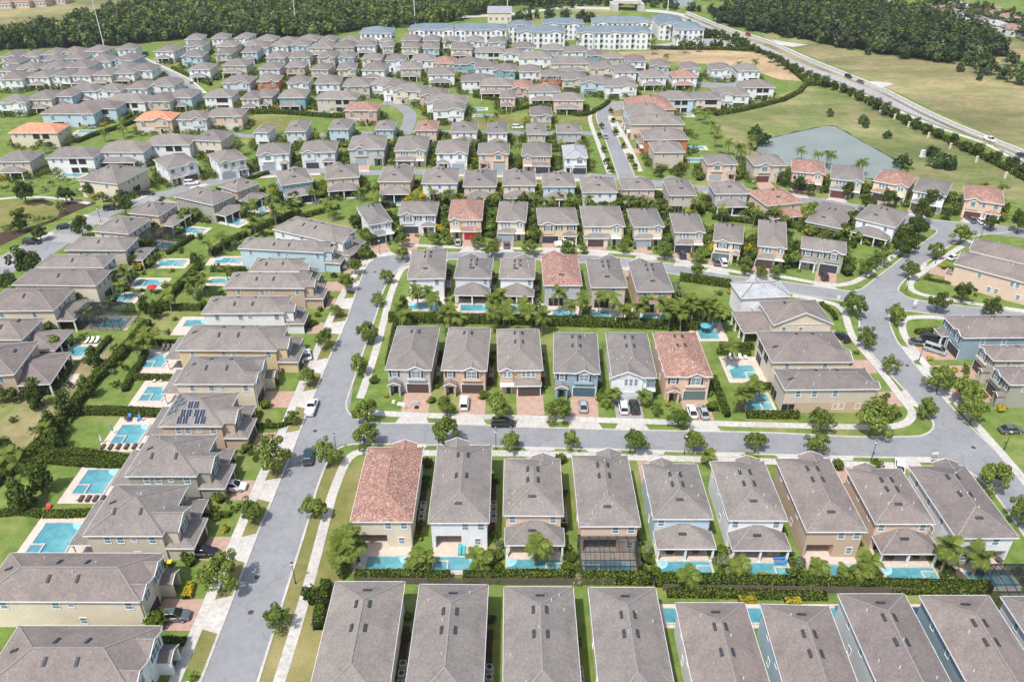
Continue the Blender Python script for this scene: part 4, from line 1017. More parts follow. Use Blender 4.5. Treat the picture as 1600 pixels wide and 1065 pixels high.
# F: rear porches towards the camera
F = [((439, 290), (490, 283), (416, 271), 'blue', 'grey_shingle'), ((508, 280), (562, 276.5), (503, 260), 'peach', 'grey_shingle'), ((590, 284), (642, 284), (590, 260.5), 'tan', 'grey_shingle'), ((658, 287), (715, 287), (664, 264), 'white', 'grey_shingle'),
     ((723, 291.7), (776, 291.7), (724, 267), 'peach', 'grey_shingle'), ((785, 290), (838, 290), (786, 268), 'cream', 'grey_shingle'), ((847.6, 292), (900, 292), (848, 271), 'pale_blue', 'grey_shingle'), ((909.5, 300.5), (966, 300.5), (911, 278), 'white', 'grey_shingle'),
     ((972, 296), (1025.6, 296), (972, 280), 'peach', 'grey_shingle'), ((1046, 305.6), (1090, 305.6), (1043, 280), 'beige', 'grey_shingle'), ((1117, 303), (1171, 303), (1119, 285), 'grey', 'grey_shingle')]
for i, (l, r, far, wc, rm) in enumerate(F):
    h = house('F', l, r, far, 'N', wc, rm, lvl=1)
    shell(h, gables=[((-1.5, 1.5)[i % 2], 4.2, .6, 2.95)])
    if i not in (3, 7, 9): lean(h, 'back', -h.w / 2 + .4, h.w / 2 - .4, 3.7, 2.95, .38, 3, name='lanai_roof', scr=i % 2 == 0)
    else: place(h, 'sliding_door', slider(3.4, 2.3), 'back', -1.5, .1); window(h, 'back', 2.6, 1.6, .9, 1.2)
    for u in (-3.2, 0, 3.2): window(h, 'back', u, 4.75, .75, 1.1)
    for u in (-3, 2): window(h, 'left', u, 4.7, .7, 1.1)
    q = h.d / 2; ridge_vents(h, (-1,), .7); vent(h, .3, q - 3.0, True); drive(h, 1.5, paved=4.5, apron=2.6); finish(h)

# G: street fronts on the upper street, and rear-turned ones at the left
G = [((260, 265), (311, 254), (226, 252), 'white', 'S', 3, 'brown'), ((340, 256.5), (386, 248), (318, 242), 'white', 'S', 3, 'grey'), ((400, 243), (452, 240), (396, 227), 'white', 'S', 1, 'grey'), ((468, 239), (524, 237.5), (469, 222), 'pale_grey', 'S', 3, 'dark'), ((543, 234), (601, 233), (546, 213), 'grey', 'S', 1, 'grey'),
     ((615, 236), (666, 236), (617, 214), 'beige', 'S', 2, 'dark'), ((680, 240), (731, 240), (684, 220), 'white', 'S', 3, 'grey'), ((746, 241), (796, 241), (749, 224), 'peach', 'S', 1, 'grey'), ((815, 244), (862, 244.6), (817, 224), 'rust', 'S', 2, 'dark'), ((881, 247), (919, 247), (882, 227), 'white', 'S', 1, 'dark')]
for i, (l, r, far, wc, fr, kind, gd) in enumerate(G):
    h = house('G', l, r, far, fr, wc, 'slate_shingle' if i == 9 else 'grey_shingle', lvl=1, label={9: 'narrow white house with pale slate roof beside the upper lane'}.get(i))
    facade(h, kind, 1 if i % 2 else -1, gd, 'dark')
    for u in (-3, 2): window(h, 'left', u, 4.7, .7, 1.1)
    vent(h, .6, h.d / 2 - 3.0, True)
    if kind: drive(h, {1: 1.75, 2: -1.9, 3: -1.9}[kind] * (1 if i % 2 else -1), paved=4.6, gap=1.2, apron=1.6)
    finish(h)

# H: above the upper street, backs hidden by palms
Hh = [((300, 219), (345, 221), (302, 203), 'cream'), ((395, 207), (419, 207.5), (394, 195), 'white'), ((445, 206), (478, 205.5), (444, 189), 'pale_grey'), ((512, 202), (545, 202), (513, 187), 'pale_blue'), ((585, 203), (615, 203), (587, 189), 'pale_blue'), ((648, 204), (683, 204), (651, 189), 'peach'), ((704, 206.5), (746, 206.5), (706, 192), 'white'),
      ((760, 208), (794, 208), (762, 192), 'white'), ((823, 210), (854, 210), (823, 193), 'beige'), ((870, 208), (910, 208), (871, 195), 'grey')]
for i, (l, r, far, wc) in enumerate(Hh):
    h = house('H', l, r, far, 'N', wc, 'clay_tile' if i == 5 else 'grey_shingle', lvl=1)
    shell(h)
    for u in (-2.6, 0, 2.6): window(h, 'back', u, 4.75, .75, 1.1)
    if i in (6, 7): lean(h, 'back', -h.w / 2 + .8, h.w / 2 - .8, 3.2, 2.9, .38, 3, name='lanai_roof')
    else: place(h, 'sliding_door', slider(3.4, 2.3), 'back', .5, .1)
    vent(h, .3, h.d / 2 - 3.0, True); finish(h)

# L: long column left of the street, fronts to the right, pools to the left
L = [((-40, 1085), (205, 1085), (-25, 977), 'white', 5, .42), ((-38, 939), (218, 940), (26, 863), 'cream', 5, .42), ((129, 837), (254, 837), (186, 757), 'beige', 3, .45), ((194, 744), (307, 744), (243, 679), 'olive', 3, .45), ((247, 666), (347, 666), (281, 613), 'tan', 3, .45),
     ((271, 600), (397, 600), (291, 556), 'cream', 5, .42), ((274, 547), (432, 548), (300, 507), 'yellow', 2, .42), ((314, 490), (444, 489), (341, 463), 'white', 3, .42), ((349, 450), (476, 450.5), (364, 425), 'tan', 2, .42), ((388, 424), (468, 424), (395, 403), 'white', 1, .42),
     ((371, 388), (506, 395), (392, 371), 'pale_blue', 1, .42), ((425, 358), (523, 380), (466, 338.5), 'white', 3, .42)]
LL = {4: 'tan house with blue solar panels on its grey roof', 10: 'pale blue house with long side wall near the street bend'}
for i, (l, r, far, wc, kind, pt) in enumerate(L):
    h = house('L', l, r, far, 'E', wc, 'brown_shingle' if i < 2 else 'grey_shingle', label=LL.get(i), pitch=pt)
    W2 = h.w / 2 - h.ov
    if kind == 5:
        shell(h, gables=[(h.w * .22, h.w * .42, .25, 2.95), (-h.w * .24, h.w * .44, .25, 0)])
        window(h, 'front', h.w * .22, 4.7, 2.0, 1.5, 'green', .25); window(h, 'front', -h.w * .24, 4.7, 1.6, 1.4, None, .25)
        place(h, 'garage_door', garage(4.6, 'brown'), 'front', -h.w * .24, 0, .25); porch_gable(h, 'front', h.w * .3, 3.0, 2.2)
        gx_ = -h.w * .2
    else:
        shell(h, gables=[(-h.w * .18, h.w * .5, 2.2, 2.9)])
        lean(h, 'front', -h.w / 2 + .3, 1.2, 4.6, 2.95, .4, 0, True, 'garage_roof')
        lean(h, 'front', 1.3, h.w / 2 - .2, 3.2, 2.9, .4, 2, False, 'entrance_roof', sl=False)
        link('garage_door', garage(4.6, 'brown'), h.root, ((-h.w / 2 + .3 + 1.2) / 2, -W2 * 0 - (h.d / 2 - h.ov) - 4.22, 0))
        window(h, 'front', -h.w * .18, 4.7, 1.8, 1.4, 'dark', 2.2); window(h, 'front', h.w * .28, 4.7, 1.0, 1.4, 'dark')
        place(h, 'front_door', front_door('brown'), 'front', 2.2)
        gx_ = -h.w / 2 + 3.2
    near = 'left'                                        # the long wall that faces the camera is on the facade's left
    D2 = h.d / 2
    for u, z, w_, ht in ((-D2 + 3.4, 4.7, .9, 1.3), (-.8, 4.7, 1.0, 1.2), (1.4, 4.7, .8, .6), (D2 - 2.0, 4.7, 1.0, 1.3), (D2 * .2, 1.5, .9, 1.2)):
        window(h, 'left', u, z, w_, ht)
        if z > 3: window(h, 'right', u, z, w_, ht)
    for u in (-2.2, 2.2): window(h, 'back', u, 4.7, 1.0, 1.3)
    if i in (2, 3, 4, 5, 6): lean(h, 'back', -h.w / 2 + .6, h.w / 2 - 1.0, 4.0, 2.95, .38, 3, name='lanai_roof')
    else: place(h, 'sliding_door', slider(3.6, 2.3), 'back', 0, .1)
    if i != 4:
        for x in ((-1.6, 1.6) if i not in (2, 3) else (-2.2,)):
            for y in (-1.8, 2.4): vent(h, x, y if h.d > 12 else y * .5, True)
        vent(h, .5, D2 - 2.3)
    drive(h, gx_, w=5.8 if kind == 5 else 5.2, paved=(9.5, 9.5, 11.5, 11, 10.5, 8, 8, 6.5, 6, 5.5, 4.5, 4)[i], gap=2.1, apron=4.0, mat='grey_pavers' if i == 0 else 'pink_pavers', y0=-h.d / 2 - (0 if kind == 5 else 4.2))
    if i == 4:                                           # solar modules: a large field on the rear hip, loose pairs on the camera side
        pm = MB().box(-.52, .52, -.85, .85, .04, .1, 0).box(-.47, -.02, -.8, .8, .1, .106, 1).box(.02, .47, -.8, .8, .1, .106, 1).mesh('solar_panel', ['unit_grey', 'solar_glass'])
        sl = math.atan(h.p)
        HALF = math.pi / 2
        def sp(x, y):
            M = Matrix.Translation((x, y, zroof(h, x, y))) @ (Matrix.Rotation(-sl, 4, 'Y') if h.w / 2 - abs(x) < h.d / 2 - abs(y) else Matrix.Rotation(-sl, 4, 'X') @ Matrix.Rotation(math.pi / 2, 4, 'Z'))
            M = M @ Matrix.Rotation(HALF if h.w / 2 - abs(x) < h.d / 2 - abs(y) else 0, 4, 'Z'); o = link('solar_panel', pm, h.roof); o.matrix_local = M
        for a in range(6):
            for b in range(5):
                x = -h.w / 2 + 1.6 + b * 1.75
                y = D2 - 1.1 - a * 1.15
                if h.d / 2 - abs(y) < h.w / 2 - abs(x) - .75: sp(x, y)
        for px, py in ((304, 637), (291, 645), (312, 645), (284, 652), (312, 652), (274, 660), (308, 660), (322, 660)):
            q = P(px, py, 7.2).to_2d() - h.c; x, y = q.dot(h.lx), q.dot(h.ly)
            for e in (-.54, .54):
                if abs(x) < h.w / 2 - .6 and abs(y + e) < h.d / 2: sp(x, y + e)
    finish(h)

# M: far left column, backs and pools to the right
M_ = [((-60, 590), (22, 585), (-40, 539), 'tan', 2), ((-50, 531), (34, 531), (-30, 497), 'tan', 2), ((-30, 486), (84, 485), (8, 451), 'cream', 1), ((18, 445), (150, 446.5), (50, 420), 'cream', 0), ((54, 417.5), (162, 418), (84, 398), 'pale_grey', 1), ((100, 391), (196, 391.5), (146, 370), 'beige', 1),
      ((143, 361), (201, 366), (178, 337), 'cream', 0), ((199, 333), (248, 338), (234, 314), 'peach', 1), ((271, 307), (333, 321), (304, 290), 'olive', 1), ((341, 291), (370, 300), (368, 275), 'rust', 1), ((120, 281), (183, 288), (168, 256), 'cream', 0)]
for i, (l, r, far, wc, lan) in enumerate(M_):
    h = house('M', l, r, far, 'W', wc, 'brown_shingle' if i < 4 else 'grey_shingle', lvl=1)
    shell(h)
    if lan: lean(h, 'back', -h.w / 2 + .3, h.w / 2 - .3, 6.5 if lan == 2 else 4.2, 3.0, .33, 4, name='lanai_roof', scr=i % 3 != 2)
    else: place(h, 'sliding_door', slider(3.4, 2.3), 'back', .5, .1)
    for u in (-3, 0, 3): window(h, 'back', u * .8, 4.7, .85, 1.2)
    for u in (-h.d / 4, h.d / 5): window(h, 'right', u, 4.7, .85, 1.2)
    vent(h, 1.5, 0, True); vent(h, -1.2, 2.5, True); drive(h, 0, paved=3.4, apron=2.4, mat='grey_pavers'); finish(h)

# X: right edge, fronts to the left
X = [((1490, 412), (1640, 452), (1503, 391), 'peach', 0), ((1506, 528), (1640, 527), (1467, 493), 'blue', 1), ((1553, 563.5), (1660, 563.5), (1528, 539), 'beige', 1), ((1578, 601), (1690, 601), (1556, 572), 'olive', 1)]
for i, (l, r, far, wc, k) in enumerate(X):
    h = house('X', l, r, far, 'W', wc, 'brown_shingle', lvl=2, label={0: 'long peach house behind the lawn at right street corner', 1: 'slate blue house with dark cars on its drive'}.get(i))
    facade(h, (1, 3, 1, 1)[i], -1, 'dark' if i == 1 else 'brown', 'dark')
    D2 = h.d / 2
    if i == 0:
        for u, z in ((-4.5, 4.6), (3, 4.6), (4.3, 4.6), (-1.5, 1.6), (.2, 1.6), (5.2, 1.6)): window(h, 'right', u, z, .9, 1.3)
        shell_x = house('X', (1515, 392), (1680, 432), 10, 'W', 'pale_grey', 'brown_shingle', lvl=2, label='big grey gabled house behind the long peach house')
        shell(shell_x, gables=[(0, 7, .4, 0)]); vent(shell_x, 1, 1, True); finish(shell_x)
        drive(h, -1.5, paved=6, apron=2.5)
    else:
        for u in (-D2 * .5, 0): window(h, 'right', u, 4.7, .8, 1.2)
        drive(h, -1.5 if i > 1 else 1.8, paved=6.0, apron=2.8)
    vent(h, -1.5, 0, True); vent(h, -1.5, 3.5, True); finish(h)

# Y: row of fronts below the pond
Y = [((1105, 257), (1153.6, 257), (1108, 242), 'peach', 'grey_shingle', 'grey'), ((1178, 259), (1231, 259), (1180, 243), 'beige', 'grey_shingle', 'maroon'), ((1237, 268), (1290, 273), (1247, 250), 'peach', 'clay_tile', 'dark'), ((1297.6, 279), (1350, 285), (1310, 259), 'beige', 'grey_shingle', 'maroon'),
     ((1363.5, 282), (1420.5, 293), (1387, 266), 'cream', 'clay_tile', 'dark'), ((1425.6, 298), (1479, 307.5), (1450, 280), 'white', 'grey_shingle', 'brown'), ((1506.7, 311), (1570, 320), (1516, 290), 'peach', 'clay_tile', 'maroon')]
for i, (l, r, far, wc, rm, gd) in enumerate(Y):
    h = house('Y', l, r, far, 'S', wc, rm, lvl=1)
    facade(h, (1, 1, 2, 2, 2, 2, 3)[i], -1 if i < 2 else 1, gd)
    for u in (-3, 2): window(h, 'right', u, 4.7, .7, 1.1)
    drive(h, {1: -1.75, 2: -1.9, 3: -1.9}[(1, 1, 2, 2, 2, 2, 3)[i]], paved=5.5, gap=1.2, apron=2); finish(h)

# V: right of the upper lane, fronts to the left
V = [((1022, 238.5), (1071, 238), (1020, 222), 'beige', 'grey_shingle', 'N'), ((1007, 219), (1077, 218), (1010, 204), 'orange', 'grey_shingle', 'W'), ((986, 195), (1070, 195), (990, 182), 'peach', 'grey_shingle', 'W'), ((981, 181), (1045, 180.5), (992, 165), 'pale_blue', 'grey_shingle', 'W'), ((986, 172), (1056, 171), (1004, 153), 'rust', 'clay_tile', 'W')]
for i, (l, r, far, wc, rm, fr) in enumerate(V):
    h = house('V', l, r, far, fr, wc, rm, lvl=1, label={1: 'orange red house with grey roof beside the upper lane'}.get(i))
    facade(h, (1, 2, 2, 3, 2)[i], 1, 'brown') if fr == 'W' else shell(h)
    for u in (-2, 3): window(h, 'right' if fr == 'W' else 'back', u, 4.7, .8, 1.1)
    vent(h, 1, 0, True)
    if fr == 'W': drive(h, 0, paved=5, gap=1.2, apron=1.6)
    finish(h)
# ------------------------------------------------------------------ plant kit
nr = np.random.RandomState(11)
def quads_mesh(name, C, Nrm, size, mats, mi=None, extra=None, aspect=1.0):
    """many small leaf quads: centres C, facing Nrm"""
    n = len(C)
    ref = nr.normal(size=(n, 3)); t = np.cross(Nrm, ref); t /= np.linalg.norm(t, axis=1)[:, None] + 1e-9
    b = np.cross(Nrm, t); b /= np.linalg.norm(b, axis=1)[:, None] + 1e-9
    s = (size * nr.uniform(.6, 1.3, n))[:, None] if np.isscalar(size) else (size * nr.uniform(.6, 1.3, n))[:, None]
    t = t * s * aspect; b = b * s
    V = np.stack([C - t * .5 - b * .3, C + t * .1 - b * .6, C + t * .55 + b * .2, C - t * .1 + b * .6], 1).reshape(-1, 3)
    nv0 = 0; ev, ef, em = [], [], []
    if extra: ev, ef, em = extra.v, extra.f, extra.m; nv0 = len(ev)
    me = bpy.data.meshes.new(name)
    co = np.concatenate([np.array(ev, dtype=float).reshape(-1, 3), V]) if nv0 else V
    me.vertices.add(len(co)); me.vertices.foreach_set('co', co.astype(np.float32).ravel())
    loops = [i for f in ef for i in f]; starts, k = [], 0
    for f in ef: starts.append(k); k += len(f)
    L = np.concatenate([np.array(loops, dtype=np.int32), np.arange(n * 4, dtype=np.int32) + nv0])
    me.loops.add(len(L)); me.loops.foreach_set('vertex_index', L)
    S = np.concatenate([np.array(starts, dtype=np.int32), k + 4 * np.arange(n, dtype=np.int32)])
    me.polygons.add(len(S)); me.polygons.foreach_set('loop_start', S)
    for m in mats: me.materials.append(MATS[m])
    if extra or mi is not None:
        M = np.concatenate([np.array(em, dtype=np.int32), (np.zeros(n, dtype=np.int32) if mi is None else mi)])
        me.polygons.foreach_set('material_index', M)
    me.update(calc_edges=True); me.validate()
    return me

def crown_points(n, rx, ry, rz, clumps, spread=.3, low=-.5, seed=0):
    """leaf centres in lumpy clumps over an uneven ellipsoid"""
    g = np.random.RandomState(seed)
    d = g.normal(size=(clumps, 3)); d /= np.linalg.norm(d, axis=1)[:, None]
    d[:, 2] = np.where(d[:, 2] < low, -d[:, 2], d[:, 2])
    r = g.uniform(.42, 1.0, clumps)[:, None]
    cc = d * r * (1 + .16 * np.sin(d[:, :1] * 3 + seed) + .12 * np.cos(d[:, 1:2] * 4 + seed * 2))
    k = g.randint(0, clumps, n)
    o = g.normal(size=(n, 3)); o /= np.linalg.norm(o, axis=1)[:, None]
    o *= (g.uniform(.35, 1, n) ** .5)[:, None] * (spread * g.uniform(.7, 1.3, clumps)[k])[:, None]
    p = cc[k] + o
    nn = o + p * .5 + g.normal(size=(n, 3)) * .35 + np.array([0, 0, .25]); nn /= np.linalg.norm(nn, axis=1)[:, None]
    return p * np.array([rx, ry, rz]), nn, cc * np.array([rx, ry, rz])

def tree_meshes(key, r, hz, n, clumps, leaf, mat, trunk_h, seed, spread=.32, low=-.45):
    def f():
        p, nn, cc = crown_points(n, r, r, hz, clumps, spread, low, seed)
        p[:, 2] += trunk_h + hz * .62
        crown = quads_mesh('crown', p, nn, leaf, [mat])
        g = random.Random(seed); tb = MB(); top = trunk_h + hz * .5
        tb.cyl((0, 0, -.1), (.08, .05, trunk_h), .16, .11, 7)
        tb.cyl((.08, .05, trunk_h), (.0, .1, top), .11, .06, 6)
        for c in cc[:7]:
            tb.cyl((.08, .05, trunk_h * .92), (c[0] * .75, c[1] * .75, c[2] * .7 + trunk_h + hz * .6), .07, .025, 5)
        return crown, tb.mesh('trunk', 'bark')
    return cached(('tree', key, seed), f)

def tree(name, pos, label, cat, group, key, r, hz, n, clumps, leaf, mat, th, seed, s=1.0, spread=.32, low=-.45, uniq=True):
    cr, tk = tree_meshes(key, r, hz, n, clumps, leaf, mat, th, seed, spread, low)
    t = thing(name, label, cat, (pos[0], pos[1], 0), R.uniform(0, 6.28), group, uniq); t.scale = (s * R.uniform(.93, 1.07), s * R.uniform(.93, 1.07), s * R.uniform(.92, 1.08))
    link('crown', cr, t); link('trunk', tk, t)
    PLANTS.append((pos[0], pos[1], r * s)); return t
PLANTS = []
def street_tree(px, py, cw, label, group, dark=False, zc=3.3):
    """px, py = middle of the crown in the survey, cw = crown width there"""
    p = P(px, py, zc * .8 + cw * .01)
    sc_ = cw * (p - Vector((0, 0, CAM_H))).length * .97 / CAM_F / 4.95 * R.uniform(.93, 1.07)
    p = P(px, py, 3.3 * sc_)
    i = R.randint(0, 5)
    return tree('street_tree', p, label, 'street tree', group, 'st_d' if dark else 'st', 2.15, (2.2, 2.45, 2.05, 2.3, 2.2, 2.5)[i], 2900, (30, 24, 36, 27, 33, 22)[i], .26, 'leaf_dark' if dark else 'leaf_street', (1.6, 1.8, 1.5, 1.7, 1.4, 1.9)[i], i, sc_, (.29, .32, .26, .31, .28, .33)[i], -.62)
SHRUBS = []
def shrub(pos, s, label, group, mat='leaf_hedge', keep=False):
    SHRUBS.append((s / (Vector((pos[0], pos[1], 0)) - Vector((0, 0, CAM_H))).length + (9 if keep else 0), (pos[0], pos[1]), s, label, group, mat)); PLANTS.append((pos[0], pos[1], .8 * s))
def shrub_pts(i, n=420):
    p, nn, cc = crown_points(n, .8, .8, .62, 16, .42, -.1, 40 + i); p[:, 2] += .55; return p, nn
def plant_shrubs(limit=296):
    """the ones that show largest stand alone; the rest are undergrowth"""
    SHRUBS.sort(key=lambda q: -q[0])
    for _, pos, s, label, group, mat in SHRUBS[:limit]:
        i = R.randint(0, 2)
        def f():
            p, nn = shrub_pts(i)
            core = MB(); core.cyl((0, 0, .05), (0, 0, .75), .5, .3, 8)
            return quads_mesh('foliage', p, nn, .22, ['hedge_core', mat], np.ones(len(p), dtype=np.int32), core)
        me = cached(('shrub', mat, i), f)
        o = link('shrub', me, None, (*pos, 0), R.uniform(0, 6.28), (s * R.uniform(.85, 1.15), s * R.uniform(.85, 1.15), s * R.uniform(.8, 1.15)))
        tag(o, label, 'shrub', group, (*pos, 0))
    Cs, Ns, Ms = [], [], []; names = ['leaf_hedge', 'leaf_dark', 'leaf_yellow', 'leaf_street', 'leaf_pale']
    for k, pos, s, label, group, mat in SHRUBS[limit:]:
        n = int(min(260, max(60, 9000 * k))); p, nn = shrub_pts(R.randint(0, 9), n); a = R.uniform(0, 6.28)
        rot = np.array([[math.cos(a), -math.sin(a), 0], [math.sin(a), math.cos(a), 0], [0, 0, 1]])
        Cs.append(p @ rot.T * s + np.array([pos[0], pos[1], 0])); Ns.append(nn @ rot.T); Ms.append(np.full(n, names.index(mat), dtype=np.int32))
    if Cs:
        o = link('yard_shrubbery', quads_mesh('yard_shrubbery', np.concatenate(Cs), np.concatenate(Ns), .42, names, np.concatenate(Ms))); o['kind'] = 'stuff'; o['label'] = 'low shrubbery between the more distant houses'
FROND = {}
def frond_mesh(i, simple=False):
    def f():
        g = random.Random(i); mb = MB(); Ln = 2.5 + .25 * i; n = 11 if not simple else 6; up = (.75, .45, .1)[i % 3]
        pts = []
        for k in range(n + 1):
            q = k / n
            pts.append(Vector((Ln * (q - .12 * q * q), 0, up * 1.6 * q - (1.2 + .5 * (i % 3)) * q * q)))
        for a, b in zip(pts, pts[1:]): mb.bar(a, b, .06, .05)
        for k in range(1, n + 1):
            q = k / n; l = (.95 if not simple else 1.0) * math.sin(math.pi * (.14 + .82 * q)) + .12
            d = (pts[k] - pts[k - 1]).normalized()
            m_ = 3 if not simple else 1
            for e in range(m_):
                base = pts[k - 1].lerp(pts[k], (e + .5) / m_)
                for s in (-1, 1):
                    tip = base + Vector((l * .45, s * l * .82, -l * .28 + g.uniform(-.08, .08)))
                    wv = d * (.065 if not simple else .2)
                    mb.add([tuple(base - wv), tuple(base + wv), tuple(tip + wv * .25), tuple(tip - wv * .25)], [(0, 1, 2, 3)])
        return mb.mesh('frond', 'leaf_palm')
    return cached(('frond', i, simple), f)
def palm_trunk(h, bend):
    def f():
        mb = MB(); prev = None; n = 5
        for k in range(n):
            a, b = k / n, (k + 1) / n
            pa = (bend * a * a, 0, h * a - (.1 if k == 0 else 0)); pb = (bend * b * b, 0, h * b)
            mb.cyl(pa, pb, .17 - .06 * a, .17 - .06 * b + .012, 7)
        mb.cyl((bend, 0, h), (bend * 1.05, 0, h + .5), .12, .05, 6)
        return mb.mesh('trunk', 'palm_bark')
    return cached(('ptrunk', round(h, 1), bend), f)
def palm(pos, h, label, group, s=1.0, n=14, far=False, uniq=True):
    t = thing('palm_tree', label, 'palm tree', (pos[0], pos[1], 0), R.uniform(0, 6.28), group, uniq); t.scale = (s, s, s)
    hh = round(h / s * 2) / 2; bend = R.choice([0, .3, .6, .9])
    link('trunk', palm_trunk(hh, bend), t)
    if far:
        def f():
            mb = MB()
            for k in range(12):
                fm = frond_mesh(k % 3, True); M = Matrix.Rotation(k * 2.4, 4, 'Z') @ Matrix.Rotation(-.5 + .09 * k, 4, 'Y')
                mb.add([tuple(M @ v.co) for v in fm.vertices], [tuple(p.vertices) for p in fm.polygons])
            return mb.mesh('crown', 'leaf_palm')
        link('crown', cached('farcrown', f), t, (bend, 0, hh + .3), R.uniform(0, 6))
    else:
        a0 = R.uniform(0, 6)
        for k in range(n):
            link('frond', frond_mesh(k % 3), t, (bend, 0, hh + .35), rot=(0, R.uniform(-.75, .3) + .35 * (k % 3) - .15, a0 + k * 2.399))
    PLANTS.append((pos[0], pos[1], 1.0)); return t
def palm_at(px, py, h, label, group, s=1.0, n=14, far=False):
    """px, py = head of the palm in the survey"""
    return palm(P(px, py, h), h, label, group, s, n, far)

def hedge(pts, w, h, label, group='clipped hedges', mat='leaf_hedge', dens=26, leaf=.2, name='hedge', uniq=True):
    """clipped hedge along world points: solid dark heart under a coat of leaves"""
    pts = [Vector((p[0], p[1])) for p in pts]
    core = MB(); Cs, Ns = [], []
    for a, b in zip(pts, pts[1:]):
        L = (b - a).length
        if L < .05: continue
        d = (b - a) / L; k = Vector((-d.y, d.x)); hw = w / 2 - .08
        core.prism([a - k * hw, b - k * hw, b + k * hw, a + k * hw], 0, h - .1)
        n = int(L * (w + 2 * h) * dens)
        u = nr.uniform(-.1, L + .1, n); q = nr.uniform(0, w + 2 * h, n)
        side = np.where(q < h, 0, np.where(q < h + w, 1, 2))
        off = np.where(side == 0, -w / 2, np.where(side == 1, q - h - w / 2, w / 2)) 
        z = np.where(side == 0, q, np.where(side == 1, h, 2 * h + w - q))
        lump = .07 * np.sin(u * 1.7 + a.x) + .05 * np.sin(u * 4.1 + a.y) + nr.normal(size=n) * .045
        off = off * (1 + lump * 1.2); z = np.maximum(.05, z + np.where(side == 1, lump, 0))
        Cs.append(np.stack([a.x + d.x * u + k.x * off, a.y + d.y * u + k.y * off, z], 1))
        nn = np.zeros((n, 3)); nn[:, 2] = np.where(side == 1, 1, .35)
        s_ = np.where(side == 0, -1., np.where(side == 2, 1., 0.))
        nn[:, 0] += k.x * s_; nn[:, 1] += k.y * s_; nn += nr.normal(size=(n, 3)) * .45; nn /= np.linalg.norm(nn, axis=1)[:, None]
        Ns.append(nn)
    if not Cs: return None
    c0 = pts[len(pts) // 2]
    C_ = np.concatenate(Cs); N_ = np.concatenate(Ns); C_[:, 0] -= c0.x; C_[:, 1] -= c0.y
    core.v = [(x - c0.x, y - c0.y, z) for x, y, z in core.v]
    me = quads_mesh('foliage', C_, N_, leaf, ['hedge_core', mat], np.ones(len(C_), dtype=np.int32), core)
    o = link(name, me, None, (c0.x, c0.y, 0)); tag(o, label, 'hedge', group, (c0.x, c0.y, 0), uniq)
    for p in pts: PLANTS.append((p.x, p.y, w / 2))
    return o
def hedge_px(pxs, w, h, label, **kw): return hedge(W(pxs), w, h, label, **kw)
